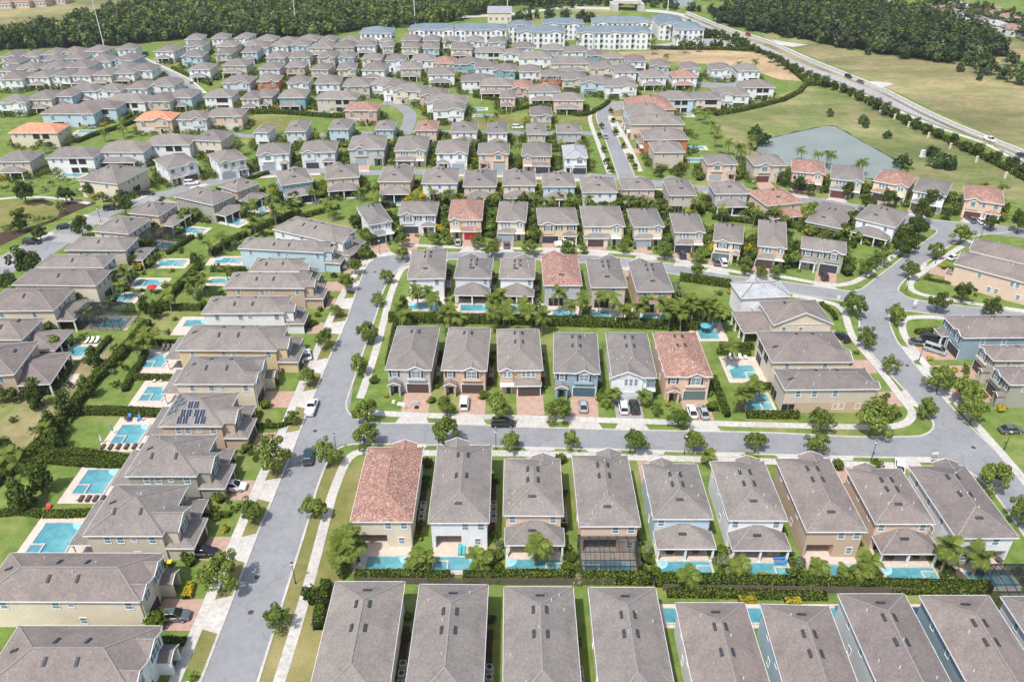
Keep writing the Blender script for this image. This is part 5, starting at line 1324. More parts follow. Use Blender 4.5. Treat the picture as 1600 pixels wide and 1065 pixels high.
# ------------------------------------------------------------------ vehicles
def car_mesh(kind, paint_):
    """parts of a vehicle, nose towards +x"""
    L, Wd, zs = dict(sedan=(4.7, 1.82, 1.45), suv=(4.8, 1.92, 1.75), pickup=(5.6, 1.98, 1.85), van=(5.0, 1.95, 1.85))[kind]
    def body():
        mb = MB(); h = Wd / 2; belt = .92 if kind == 'sedan' else 1.08; g = .28
        # stations along the length: x, floor, belt height, half width
        S = [(-.5, .45, belt - .22, .80), (-.485, .32, belt - .06, .90), (-.40, g, belt, .985), (-.2, g, belt + .02, 1), (.12, g, belt + .01, 1), (.30, g, belt - .05, .985), (.42, .30, belt - .17, .93), (.485, .34, belt - .28, .84), (.5, .45, belt - .38, .74)]
        vs, fs = [], []
        for x, zf, zt, k in S:
            x *= L; hw = h * k
            vs += [(x, -hw * .93, zf), (x, -hw, zf + (zt - zf) * .45), (x, -hw * .96, zt - .05), (x, -hw * .86, zt), (x, hw * .86, zt), (x, hw * .96, zt - .05), (x, hw, zf + (zt - zf) * .45), (x, hw * .93, zf)]
        for i in range(len(S) - 1):
            for j in range(8): fs.append((8 * i + j, 8 * i + 8 + j, 8 * i + 8 + (j + 1) % 8, 8 * i + (j + 1) % 8))
        fs += [tuple(range(7, -1, -1)), tuple(range(len(vs) - 8, len(vs)))]
        mb.add(vs, fs)
        # roof panel
        c = CAB; z1 = zs
        mb.add([(c[1] * L, -h * .68, z1 - .02), (c[2] * L, -h * .68, z1 - .02), (c[2] * L, h * .68, z1 - .02), (c[1] * L, h * .68, z1 - .02), (c[1] * L + .08, -h * .6, z1 + .04), (c[2] * L - .08, -h * .6, z1 + .04), (c[2] * L - .08, h * .6, z1 + .04), (c[1] * L + .08, h * .6, z1 + .04)],
               [(4, 5, 6, 7), (0, 1, 5, 4), (1, 2, 6, 5), (2, 3, 7, 6), (3, 0, 4, 7)])
        for s in (-1, 1):
            for xa, xb in ((c[0], c[1]), (c[3], c[2])): mb.bar((xa * L, s * h * .84, belt), (xb * L, s * h * .68, z1), .07, .05)
            mb.bar(((c[1] + c[2]) / 2 * L, s * h * .86, belt), ((c[1] + c[2]) / 2 * L, s * h * .685, z1 - .02), .09, .03)
            mb.box(.2 * L - .1, .2 * L + .1, s * (h + .02) - .07, s * (h + .02) + .07, belt, belt + .15)
        if kind == 'pickup':
            mb.box(-.48 * L, -.12 * L, -h * .95, -h * .85, belt - .05, belt + .12).box(-.48 * L, -.12 * L, h * .85, h * .95, belt - .05, belt + .12).box(-.49 * L, -.47 * L, -h * .9, h * .9, belt - .05, belt + .12)
        return mb.mesh('body', 'paint_' + paint_)
    CAB = dict(sedan=(-.42, -.24, .06, .26), suv=(-.485, -.42, .08, .27), pickup=(-.10, -.06, .14, .30), van=(-.49, -.46, .2, .40))[kind]
    belt = .92 if kind == 'sedan' else 1.08; h = Wd / 2
    def glass(which):
        c = CAB; z0, z1 = belt - .02, zs - .05
        a, b, d, e = c[0] * L, c[1] * L, c[2] * L, c[3] * L
        lo, hi = h * .85, h * .67
        V = [(a, -lo, z0), (e, -lo, z0), (e, lo, z0), (a, lo, z0), (b, -hi, z1), (d, -hi, z1), (d, hi, z1), (b, hi, z1)]
        F_ = dict(windscreen=[(1, 2, 6, 5)], rear_window=[(3, 0, 4, 7)], side_window=[(0, 1, 5, 4)], side_window_far=[(2, 3, 7, 6)])[which]
        u = sorted({i for f in F_ for i in f}); return MB().add([V[i] for i in u], [tuple(u.index(i) for i in f) for f in F_]).mesh(which, 'car_glass')
    def wheel(): return MB().cyl((0, -.11, 0), (0, .11, 0), .34, .34, 14, 0).cyl((0, -.125, 0), (0, .125, 0), .2, .2, 10, 1).mesh('wheel', ['rubber', 'unit_grey'])
    def lamp(c): return MB().box(-.04, .05, -.19, .19, -.07, .07).mesh(c, 'cloth_white' if c == 'headlight' else 'red_paint')
    return dict(L=L, W=Wd, belt=belt, body=cached(('cb', kind, paint_), body), ws=cached(('ws', kind), lambda: glass('windscreen')), rw=cached(('rw', kind), lambda: glass('rear_window')), sw=cached(('sw', kind), lambda: glass('side_window')), sv=cached(('sv', kind), lambda: glass('side_window_far')), wheel=cached('wheel', wheel), hl=cached('hl', lambda: lamp('headlight')), tl=cached('tl', lambda: lamp('tail_light')))
def car(px, py, ang, kind, paint_, label, name='car', z=.05):
    m = car_mesh(kind, paint_); p = P(px, py, .6); p.z = z
    t = thing(name, label, 'pickup truck' if kind == 'pickup' else 'car', p, ang, 'cars on the streets and drives')
    link('body', m['body'], t); link('windscreen', m['ws'], t); link('rear_window', m['rw'], t); link('side_window', m['sw'], t); link('side_window', m['sv'], t)
    for sx in (-.31, .31):
        for sy in (-1, 1): link('wheel', m['wheel'], t, (sx * m['L'], sy * (m['W'] / 2 - .1), .34))
    for sy in (-1, 1):
        link('headlight', m['hl'], t, (m['L'] * .475, sy * m['W'] * .32, m['belt'] - .38)); link('tail_light', m['tl'], t, (-m['L'] * .493, sy * m['W'] * .34, m['belt'] - .22))
    return t
def heading(a, b):
    d = P(*b) - P(*a); return math.atan2(d.y, d.x)
up = heading((487, 640), (505, 590))
HP = math.pi / 2
CARS = [
 (271, 962, .08, 'suv', 'grey', 'dark grey car on the pavers beside the round shrub at lower left'), (317, 863, .03, 'suv', 'black', 'black car on the drive behind the big left street tree'), (364, 760, .05, 'suv', 'white', 'white car parked sideways on pink pavers left of the long street'),
 (460, 549, up + .1, 'sedan', 'silver', 'silver car nearest the garage on the crowded left drive'), (480, 553, up + .3, 'sedan', 'white', 'white car nearest the sidewalk on the crowded left drive'), (458, 564, .1, 'suv', 'white', 'white car parked crosswise on the crowded left drive'),
 (487, 636, up, 'pickup', 'white', 'white pickup truck standing at the kerb of the long street'), (482, 713, up + .12, 'suv', 'teal', 'dark blue car driving along the long street'), (725.7, 629, HP, 'suv', 'white', 'white car on the pink drive of the rust tan house'),
 (786, 661, .02, 'suv', 'black', 'black car standing in the cross street by the kerb'), (911, 633, HP, 'sedan', 'silver', 'silver car in front of the blue garage door'), (973.6, 635, HP, 'suv', 'white', 'white car in front of the white garage door'),
 (991, 635, HP, 'suv', 'black', 'black car beside the white car on the grey drive'), (1081, 642, HP, 'sedan', 'white', 'white car in front of the green garage door'), (1099, 643, HP + .03, 'sedan', 'silver', 'silver car on the drive of the clay-tiled peach house'),
 (791.6, 382, HP, 'sedan', 'grey', 'dark grey car before the cream house on the curved street'), (716, 378, HP, 'sedan', 'silver', 'silver car before the red garage door'), (881, 381, .2, 'pickup', 'white', 'white truck on the drive of the yellow house'),
 (1065.6, 398, HP, 'suv', 'navy', 'dark blue car on a drive of the curved street'), (1119, 408.5, HP, 'sedan', 'grey', 'dark car beside the white car on the curved street'), (1130, 410, HP, 'suv', 'white', 'white car beside the dark car on the curved street'),
 (542, 391, .6, 'suv', 'black', 'black car by the white house at the street bend'), (529, 417, .1, 'sedan', 'white', 'white car on the drive below the street bend'), (1287, 431, HP - .1, 'suv', 'black', 'black car before the olive grey gabled house'),
 (1491, 402, .5, 'sedan', 'white', 'white car half hidden by the big roof at right'), (1518, 343, HP, 'sedan', 'grey', 'dark car before the rightmost clay-tiled house'), (1531, 345, HP, 'sedan', 'white', 'white car before the rightmost clay-tiled house'),
 (1315, 526, HP + .4, 'sedan', 'black', 'black car behind the corner houses on the right'), (1437, 535, -.25, 'sedan', 'grey', 'dark car nose to the sidewalk at the slate blue house'), (1455, 529, -.2, 'suv', 'black', 'black car nearest the slate blue garage'),
 (1461, 546, -.7, 'van', 'silver', 'silver van parked on the lawn side of the blue house drive'), (1580, 671, .05, 'sedan', 'grey', 'grey car on the pink drive at the right edge'), (1406, 728, HP - .4, 'sedan', 'white', 'white car between the two rightmost houses of the pool row'),
 (101, 354, .3, 'sedan', 'black', 'black car parked by the left park, middle of three'), (50, 378, .1, 'suv', 'black', 'black car parked by the left park, lowest of three'), (174, 325, .3, 'suv', 'black', 'black car parked by the left park, highest of three'),
 (229, 302, .2, 'suv', 'black', 'black car on the drive of the cream left house'), (299, 286, .2, 'suv', 'white', 'white car on a pink drive of the upper street'), (1325.5, 120, heading((1325, 120), (1377, 142)), 'suv', 'black', 'black car leading on the highway'),
 (1344.5, 128, heading((1325, 120), (1377, 142)), 'sedan', 'grey', 'dark grey car following on the highway'), (1546, 218, heading((1500, 200), (1600, 240)), 'pickup', 'white', 'white truck on the near end of the highway'), (1597, 243, heading((1500, 200), (1600, 240)), 'sedan', 'navy', 'dark car at the photo edge of the highway'),
 (1169, 55, heading((1169, 54), (1200, 66)), 'suv', 'red', 'red car far off on the highway'), (946, 213, heading((946, 213), (940, 190)), 'sedan', 'silver', 'silver car on the upper lane'), (809, 199, 0, 'suv', 'white', 'white car on the street above the upper street'), (385, 143, .2, 'suv', 'red', 'red car among the far left houses'),
]
for c in CARS: car(*c)

# ------------------------------------------------------------------ pools, decks and what stands round them
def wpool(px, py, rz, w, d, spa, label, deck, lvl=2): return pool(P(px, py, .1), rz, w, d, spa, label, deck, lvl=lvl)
B_ = ROWS['B']
def bx(h, x, gap): return h.loc(x, h.d / 2 + gap)
PB = [(605, 879.5, 6.6, 2.7, 0), (712, 880.5, 7.0, 2.8, -1), (834, 884, 8.4, 2.7, 1), (950, 886, 7.4, 2.6, -1), (1071, 888, 8.2, 2.9, 1), (1195, 890, 7.6, 2.7, 1), (1306, 893, 7.6, 2.8, -1), (1423, 897, 8.0, 2.7, 1), (1541, 905, 8.6, 3.0, 1)]
for h, (px, py, w, d, spa) in zip(B_, PB):
    p = P(px, py, .1); q = p.to_2d() - h.c; ly_ = q.dot(h.ly) - h.d / 2; lx_ = q.dot(h.lx)
    rz = h.rz + math.pi                                  # pool axes: x to the right, y towards the house
    wpool(px, py, rz, w, d, spa, 'turquoise pool behind ' + hname(h), (-h.w / 2 + .6 + lx_, h.w / 2 - .6 + lx_, -d / 2 - .7, ly_ + 3.4))
h = B_[3]; p = P(950, 884, 0); cage((p.x, p.y + .8), 0, 9.2, 6.6, 'black screen cage over the pool of the fourth pool-row house', 3.9)
p = P(1580, 925, 0); cage((p.x, p.y), 0, 8.5, 6.5, 'black screen cage behind the frontmost row at right', 3.4)
for px, h in ((1075, ROWS['A'][4]), (1207, ROWS['A'][5]), (1312, ROWS['A'][6]), (1440, ROWS['A'][7])):
    wpool(px, 961, 0, 7, 2.6, 0, 'half hidden pool behind ' + hname(h), (-5.3, 5, -2.2, 2.2))
for (px, py, w, d, spa), h in zip([(664, 478, 7.6, 3.4, 1), (741, 481, 6.8, 3.2, 0), (814, 482, 6.6, 3.2, 0), (875, 489, 7.2, 3.2, 1), (945, 491.5, 6.8, 3.3, 1), (1018, 497, 7.2, 3.2, 1)], ROWS['D']):
    wpool(px, py, 0, w, d, spa, 'turquoise pool behind ' + hname(h), (-5.0, 5.0, -2.4, 5.0))
L_ = ROWS['L']
for i, (px, py, w, d) in {2: (85, 841, 6.2, 7.2), 3: (149, 752, 5.4, 6.4), 4: (203, 678, 5.2, 5.8), 5: (241, 615, 4.6, 5.0), 6: (244, 564, 4.4, 5.0)}.items():
    h = L_[i]; p = P(px, py, .1); q = p.to_2d() - h.c
    wpool(px, py, h.rz - HP, w, d, -1, 'spa pool behind ' + hname(h), (-w / 2 - 1.6, q.dot(h.ly) - h.d / 2 + 4.0, -d / 2 - 2.4, d / 2 + 2.6))
for px, py, w, d, spa, lab, dk in ((305, 505, 5, 3, 0, 'small pool with tiled spa behind the left street row', (-4.2, 5, -5.4, 3.4)), (344, 439, 5, 2.6, 0, 'small blue pool among shrubs behind the left street row', (-4, 4, -2.6, 2.6)), (356, 407, 6.5, 3.2, 1, 'pool with round spa behind the pale blue house', (-5.5, 5, -3, 3))):
    wpool(px, py, .0, w, d, spa, lab, dk)
for i, (px, py, w, d) in enumerate([(78, 597, 7.5, 3.0), (127, 549, 7.0, 4.0), (172, 504, 7.4, 4.2), (187, 465, 7.0, 3.6), (233, 442, 6.6, 3.6), (268, 411, 6.6, 3.6), (257, 383, 7.0, 3.4), (300, 360, 6.6, 3.6), (363, 346, 7, 3.2), (403, 325, 7, 3.0)]):
    wpool(px, py, ROWS['M'][min(i, 10)].rz + HP, w, d, 1 if i % 2 else -1, 'bright pool in the far left yards, ' + nth(i) + ' from bottom', (-w / 2 - 1.4, w / 2 + 1.6, -d / 2 - 1.3, d / 2 + 1.4))
p = P(168, 502, 0); cage((p.x, p.y), ROWS['M'][3].rz + HP, 10.5, 8.5, 'big domed black pool cage in the far left yards', 3.9)
p = P(252, 381, 0); cage((p.x, p.y), ROWS['M'][6].rz + HP, 11, 9, 'black pool cage highest in the far left yards', 3.9)
wpool(1160, 581, ROWS['K'][1].rz - HP, 5.4, 5.0, 1, 'pool with lounge chairs beside the right corner block', (-3.8, 4.6, -4.0, 6.4))
wpool(1183, 628, ROWS['K'][2].rz - HP, 5.2, 5.0, 1, 'pool with spa beside the lowest right corner house', (-3.2, 3.4, -3.8, 3.6))
wpool(1106, 520, 0, 4.4, 5.4, 0, 'pool with teal parasols behind the corner block', (-4.2, 4.2, -3.6, 5.2))
for i, (px, py) in enumerate(((478, 314), (545, 306), (612, 317), (745, 312), (812, 311), (872, 314), (1143, 333), (1232, 345), (1364, 374))):
    wpool(px, py, 0, 6.6, 3.0, 1 if i % 2 else 0, 'small pool behind the curved-street rows, ' + nth(i) + ' from left', (-4.6, 4.6, -2.2, 3.0), lvl=1)
for i, (px, py) in enumerate(((1085, 231), (1091, 250), (1067, 180), (745, 170), (755, 181), (502, 176), (110, 213), (136, 206), (112, 274))):
    wpool(px, py, 0, 7, 3.2, 0, 'tiny pale far pool between houses', (-5, 5, -2.6, 2.8), lvl=1)

# lounge chairs, umbrellas, tables, bins
def lounger(fab, frame='wicker'):
    def f():
        mb = MB(); mb.box(-.32, .32, -.95, .45, .26, .34, 0).box(-.34, .34, -.97, .47, .2, .259, 1)
        mb.add([(-.32, .45, .3), (.32, .45, .3), (.32, 1.0, .78), (-.32, 1.0, .78), (-.32, .43, .37), (.32, .43, .37), (.32, .96, .85), (-.32, .96, .85)], [(0, 3, 2, 1), (4, 5, 6, 7), (0, 1, 5, 4), (1, 2, 6, 5), (2, 3, 7, 6), (3, 0, 4, 7)], 0)
        return mb.mesh('seat', [fab, frame]), MB().box(-.03, .03, -.03, .03, 0, .2).mesh('leg', frame)
    return cached(('lounger', fab, frame), f)
def chair(pos, rz, fab, label, frame='wicker', group='poolside lounge chairs'):
    t = thing('lounge_chair', label, 'lounge chair', (pos[0], pos[1], .03), rz, group)
    s, l = lounger(fab, frame); link('seat', s, t)
    for x in (-.28, .28):
        for y in (-.85, .38): link('leg', l, t, (x, y, 0))
def row_of_chairs(pa, pb, n, rz, fab, where, frame='wicker'):
    a, b = P(*pa), P(*pb)
    for i in range(n): chair(a.lerp(b, i / max(1, n - 1)), rz, fab, '%s lounge chair, %s of the row %s' % ('brown' if fab == 'wicker' else fab.split('_')[1], nth(i), where), frame)
row_of_chairs((160, 700), (222, 699), 6, math.pi, 'wicker', 'below the pool with parasols'); row_of_chairs((126, 781), (160, 781), 4, math.pi, 'wicker', 'below the second left pool')
row_of_chairs((1141, 560), (1164, 558), 4, 0, 'cloth_white', 'by the right corner pool'); row_of_chairs((243, 594), (254, 593), 2, 0, 'cloth_cream', 'above the third left pool')
row_of_chairs((255, 545), (269, 545), 3, 0, 'cloth_cream', 'above the highest left street pool'); row_of_chairs((1030, 863), (1050, 862), 4, 0, 'cloth_white', 'under the pale blue porch')
row_of_chairs((1217, 873), (1219, 880), 2, -HP, 'cloth_blue', 'beside the white house pool'); row_of_chairs((719, 861), (724, 861), 2, 0, 'cloth_teal', 'on the deck of the white pool house')
row_of_chairs((1490, 893), (1500, 903), 3, HP, 'wicker', 'left of the rightmost pool'); row_of_chairs((884, 497), (901, 498), 3, .2, 'cloth_blue', 'by the clay-tiled house pool'); row_of_chairs((1098, 515), (1112, 512), 2, .1, 'cloth_teal', 'by the parasols')
row_of_chairs((136, 534), (152, 533), 3, 0, 'cloth_white', 'above the far left pool'); row_of_chairs((203, 655), (218, 654), 2, .3, 'cloth_blue', 'above the pool with parasols')
for px, py, a in ((76, 797, .3), (90, 801, -HP)): chair(P(px, py), a, 'red_paint', 'bright red lounge chair at the top corner of the lower left pool', 'red_paint')
def umbrella(px, py, fab, label, open_=True):
    t = thing('patio_umbrella', label, 'parasol', P(px, py), 0, 'poolside parasols')
    link('pole', MB().cyl((0, 0, 0), (0, 0, 2.5), .04, .03, 6).cyl((0, 0, 0), (0, 0, .1), .3, .28, 10).mesh('pole', 'metal_white'), t)
    mb = MB(); n = 8; r, z0, z1 = (1.3, 2.1, 2.6) if open_ else (.22, 1.0, 2.6)
    rim = [(r * math.cos(2 * math.pi * i / n), r * math.sin(2 * math.pi * i / n), z0) for i in range(n)]
    mb.add(rim + [(0, 0, z1)] + [(x, y, z - .18) for x, y, z in rim], [(i, (i + 1) % n, n) for i in range(n)] + [(i, i + n + 1, (i + 1) % n + n + 1, (i + 1) % n) for i in range(n)])
    link('canopy', mb.mesh('canopy', fab), t)
umbrella(856, 500, 'cloth_cream', 'open cream parasol by the clay-tiled house pool'); umbrella(177, 677, 'cloth_teal', 'closed teal parasol left of the left street pool', False); umbrella(221, 658, 'cloth_teal', 'closed teal parasol above the left street pool', False)
umbrella(160, 693, 'cloth_white', 'closed white parasol at the brown chairs', False); umbrella(1115, 512, 'cloth_teal', 'open teal parasol behind the corner block'); umbrella(1101, 520, 'cloth_teal', 'lower open teal parasol behind the corner block')
umbrella(562, 882, 'wicker', 'folded dark parasol by the corner house pool', False)
def table(px, py, label, mat='wicker', r=.6):
    t = thing('patio_table', label, 'patio table', P(px, py), 0, 'patio tables'); t.location.z = .03
    link('tabletop', MB().cyl((0, 0, .68), (0, 0, .74), r, r, 14).mesh('tabletop', mat), t)
    for k in range(4): link('leg', cached('tleg', lambda: MB().cyl((0, 0, 0), (0, 0, .68), .04, .04, 5).mesh('leg', 'dark_metal')), t, (r * .6 * math.cos(k * HP + .7), r * .6 * math.sin(k * HP + .7), 0))
for px, py, lb in ((200, 657, 'round dark table above the pool with parasols'), (1560, 878, 'dark table under the rightmost rear porch'), (1240, 884, 'dark low table beside the tan brown house deck'), (238, 458, 'red brown table on a far left deck'), (1128, 874, 'small dark table right of the pale blue porch'), (110, 552, 'brown table beside a far left pool')): table(px, py, lb)
umbrella(240, 459, 'red_paint', 'red parasol on a far left deck');
def bin_(px, py, c, lid, label):
    t = thing('trash_bin', label, 'trash bin', P(px, py), R.uniform(-.3, .3), 'wheeled trash bins'); t.location.z = .02
    link('tub', cached(('tub', c), lambda: MB().add([(-.26, -.28, .04), (.26, -.28, .04), (.26, .28, .04), (-.26, .28, .04), (-.32, -.36, .98), (.32, -.36, .98), (.32, .36, .98), (-.32, .36, .98)], [(0, 3, 2, 1), (0, 1, 5, 4), (1, 2, 6, 5), (2, 3, 7, 6), (3, 0, 4, 7), (4, 5, 6, 7)]).mesh('tub', c)), t)
    link('lid', cached(('lid', lid), lambda: MB().box(-.35, .35, -.4, .38, .985, 1.06).box(-.3, .3, .38, .46, .96, 1.04).mesh('lid', lid)), t)
    for s in (-1, 1): link('wheel', cached('bwheel', lambda: MB().cyl((-.03, 0, 0), (.03, 0, 0), .12, .12, 8).mesh('wheel', 'rubber')), t, (s * .3, .3, .12))
bin_(199, 989, 'bin_green', 'bin_yellow', 'green trash bin with yellow lid beside the lowest cream house'); bin_(208, 990, 'bin_green', 'bin_green', 'all green trash bin beside the lowest cream house'); bin_(184, 991, 'dark_metal', 'dark_metal', 'black trash bin beside the lowest cream house')
bin_(267, 884, 'bin_green', 'bin_yellow', 'green trash bin with yellow lid at the beige left house'); bin_(254, 884, 'dark_metal', 'dark_metal', 'black trash bin at the beige left house'); bin_(497, 424, 'bin_green', 'bin_green', 'green trash bin at the pale blue house')
bin_(443, 529, 'bin_green', 'bin_green', 'green trash bin nearest the yellow left house'); bin_(451, 528, 'bin_green', 'bin_green', 'green trash bin right of its twin at the yellow house'); bin_(665, 747, 'bin_green', 'bin_green', 'green trash bin between the clay-tiled and white pool houses'); bin_(769, 744, 'bin_green', 'bin_yellow', 'trash bin with yellow lid beside the white pool house')
bin_(318, 791, 'dark_metal', 'dark_metal', 'left black trash bin at the olive house'); bin_(324, 790, 'dark_metal', 'dark_metal', 'right black trash bin at the olive house')

# air conditioners in the side yards
def ac(p, rz, label):
    t = thing('air_conditioner', label, 'air conditioner', (p[0], p[1], .0), rz, 'air conditioners in the side yards')
    link('cabinet', cached('acb', lambda: MB().box(-.45, .45, -.45, .45, .08, .95).mesh('cabinet', 'unit_grey')), t); link('pad', cached('acp', lambda: MB().box(-.6, .6, -.6, .6, 0, .078).mesh('pad', 'concrete')), t)
    link('fan_grille', cached('acf', lambda: MB().cyl((0, 0, .952), (0, 0, .98), .36, .36, 14).cyl((0, 0, .98), (0, 0, 1.0), .1, .1, 8).mesh('fan_grille', 'dark_metal')), t)
for rw in 'ABCDE':
    for h in ROWS[rw]:
        sgn = 1 if rw in 'AC' else -1
        for k, y in enumerate((-1.4, .2, 1.8) if rw in 'AB' else (0, 1.6)):
            q = h.loc(sgn * (h.w / 2 + .45), (y - 1.5) * sgn); ac(q, h.rz, '%s air conditioner beside the %s' % (('upper', 'middle', 'lower')[k], hname(h)))

# ------------------------------------------------------------------ street furniture
def lamp(px, py, label):
    t = thing('street_lamp', label, 'street lamp', P(px, py), 0, 'street lamps')
    link('post', cached('lpost', lambda: MB().cyl((0, 0, 0), (0, 0, .5), .14, .1, 8).cyl((0, 0, .5), (0, 0, 4.0), .07, .055, 8).mesh('post', 'dark_metal')), t)
    link('globe', cached('lglobe', lambda: MB().cyl((0, 0, 4.1), (0, 0, 4.3), .15, .26, 8).cyl((0, 0, 4.3), (0, 0, 4.55), .26, .2, 8).mesh('globe', 'cloth_white')), t); link('lamp_cap', cached('lcap', lambda: MB().cyl((0, 0, 4.0), (0, 0, 4.1), .1, .15, 8).cyl((0, 0, 4.55), (0, 0, 4.72), .24, .04, 8).mesh('lamp_cap', 'dark_metal')), t)
for px, py, lb in ((462, 911, 'street lamp on the verge right of the long street'), (526, 707, 'street lamp behind the corner tree of the long street'), (775, 702, 'street lamp by the cross street near the black car'), (1069, 709, 'street lamp by the cross street beside a tree'), (1361, 719, 'street lamp standing alone right of the cross street'),
                   (1435.7, 563, 'street lamp in front of the slate blue house cars'), (1569, 702, 'street lamp by the grey car at right edge'), (1415.5, 455, 'street lamp at the curve of the right junction'), (1461, 412, 'street lamp beside the upper right street tree'), (1532, 372, 'street lamp at the right end of the pond street'), (594, 398, 'street lamp at the bend of the long street'), (158, 347, 'street lamp on the far left street'), (606, 166, 'far street lamp in the loop street')): lamp(px, py, lb)
def sign(px, py, label, w=.75, h=1.0):
    t = thing('street_sign', label, 'street sign', P(px, py), 0, 'street signs')
    link('post', cached('spost', lambda: MB().box(-.04, .04, .0, .08, 0, 2.2).mesh('post', 'unit_grey')), t)
    link('sign_board', MB().box(-w / 2, w / 2, -.04, -.001, 1.5, 1.5 + h).mesh('sign_board', 'cloth_white'), t)
sign(1427, 484, 'blank white sign right of the right hand junction', .9, 1.4); sign(1308, 475, 'blank white sign left of the right hand junction', .7, 1.0); sign(1458, 719, 'white street name sign at the lower right junction', 1.2, .5)
def pole(px, py, h, label):
    t = thing('utility_pole', label, 'utility pole', P(px, py), 0, 'tall utility poles')
    link('mast', MB().cyl((0, 0, 0), (0, 0, h), .32, .16, 8).mesh('mast', 'metal_white'), t); link('cross_arm', MB().bar((-1.6, 0, h - 1.5), (1.6, 0, h - 1.5), .18, .18).bar((-1.2, 0, h - 4), (1.2, 0, h - 4), .16, .16).mesh('cross_arm', 'unit_grey'), t)
for px, py, h, lb in ((163, 74, 32, 'tall pale pole rising before the left wood'), (464, 47, 27, 'tall pale pole within the wood'), (649, 40, 32, 'tall pale pole behind the left apartment block'), (793, 18, 24, 'tall pole beside the far field'), (1043, 18, 26, 'tall pole beyond the apartments'), (1186, 8, 20, 'tall pole beside the right wood')): pole(px, py, h, lb)
for k_ in (2, 4, 5, 7):
    h = ROWS['B'][k_]
    for e_, wd in ((-2.2, 'left'), (2.0, 'right')):
        p = h.loc(e_, h.d / 2 + 1.8); px_, py_ = proj(p); table(px_, py_, 'porch table of ' + hname(h), R.choice(('wicker', 'cloth_cream', 'board_fence')), R.uniform(.5, .8))
# building rubble and tools on the first drive of row C
for i, (px, py, w_, d_, h_, mt) in enumerate(((627, 632, 1.6, .9, .35, 'cloth_white'), (632, 637, .9, .6, .5, 'concrete'), (649, 631, .5, 1.6, .7, 'unit_grey'), (651, 637, .7, .8, .45, 'dark_metal'), (615, 628, 1.1, .7, .25, 'cloth_cream'))):
    mb = MB(); mb.box(-w_ / 2, w_ / 2, -d_ / 2, d_ / 2, 0, h_ * .6).box(-w_ * .3, w_ * .35, -d_ * .35, d_ * .3, h_ * .6, h_)
    tag(link('crate', mb.mesh('crate', mt), None, P(px, py) + Vector((0, 0, .035)), R.uniform(0, 3)), ('white', 'pale concrete', 'grey', 'dark', 'cream')[i] + ' crate of building goods on the first pink drive', 'crate', 'goods on the first pink drive')
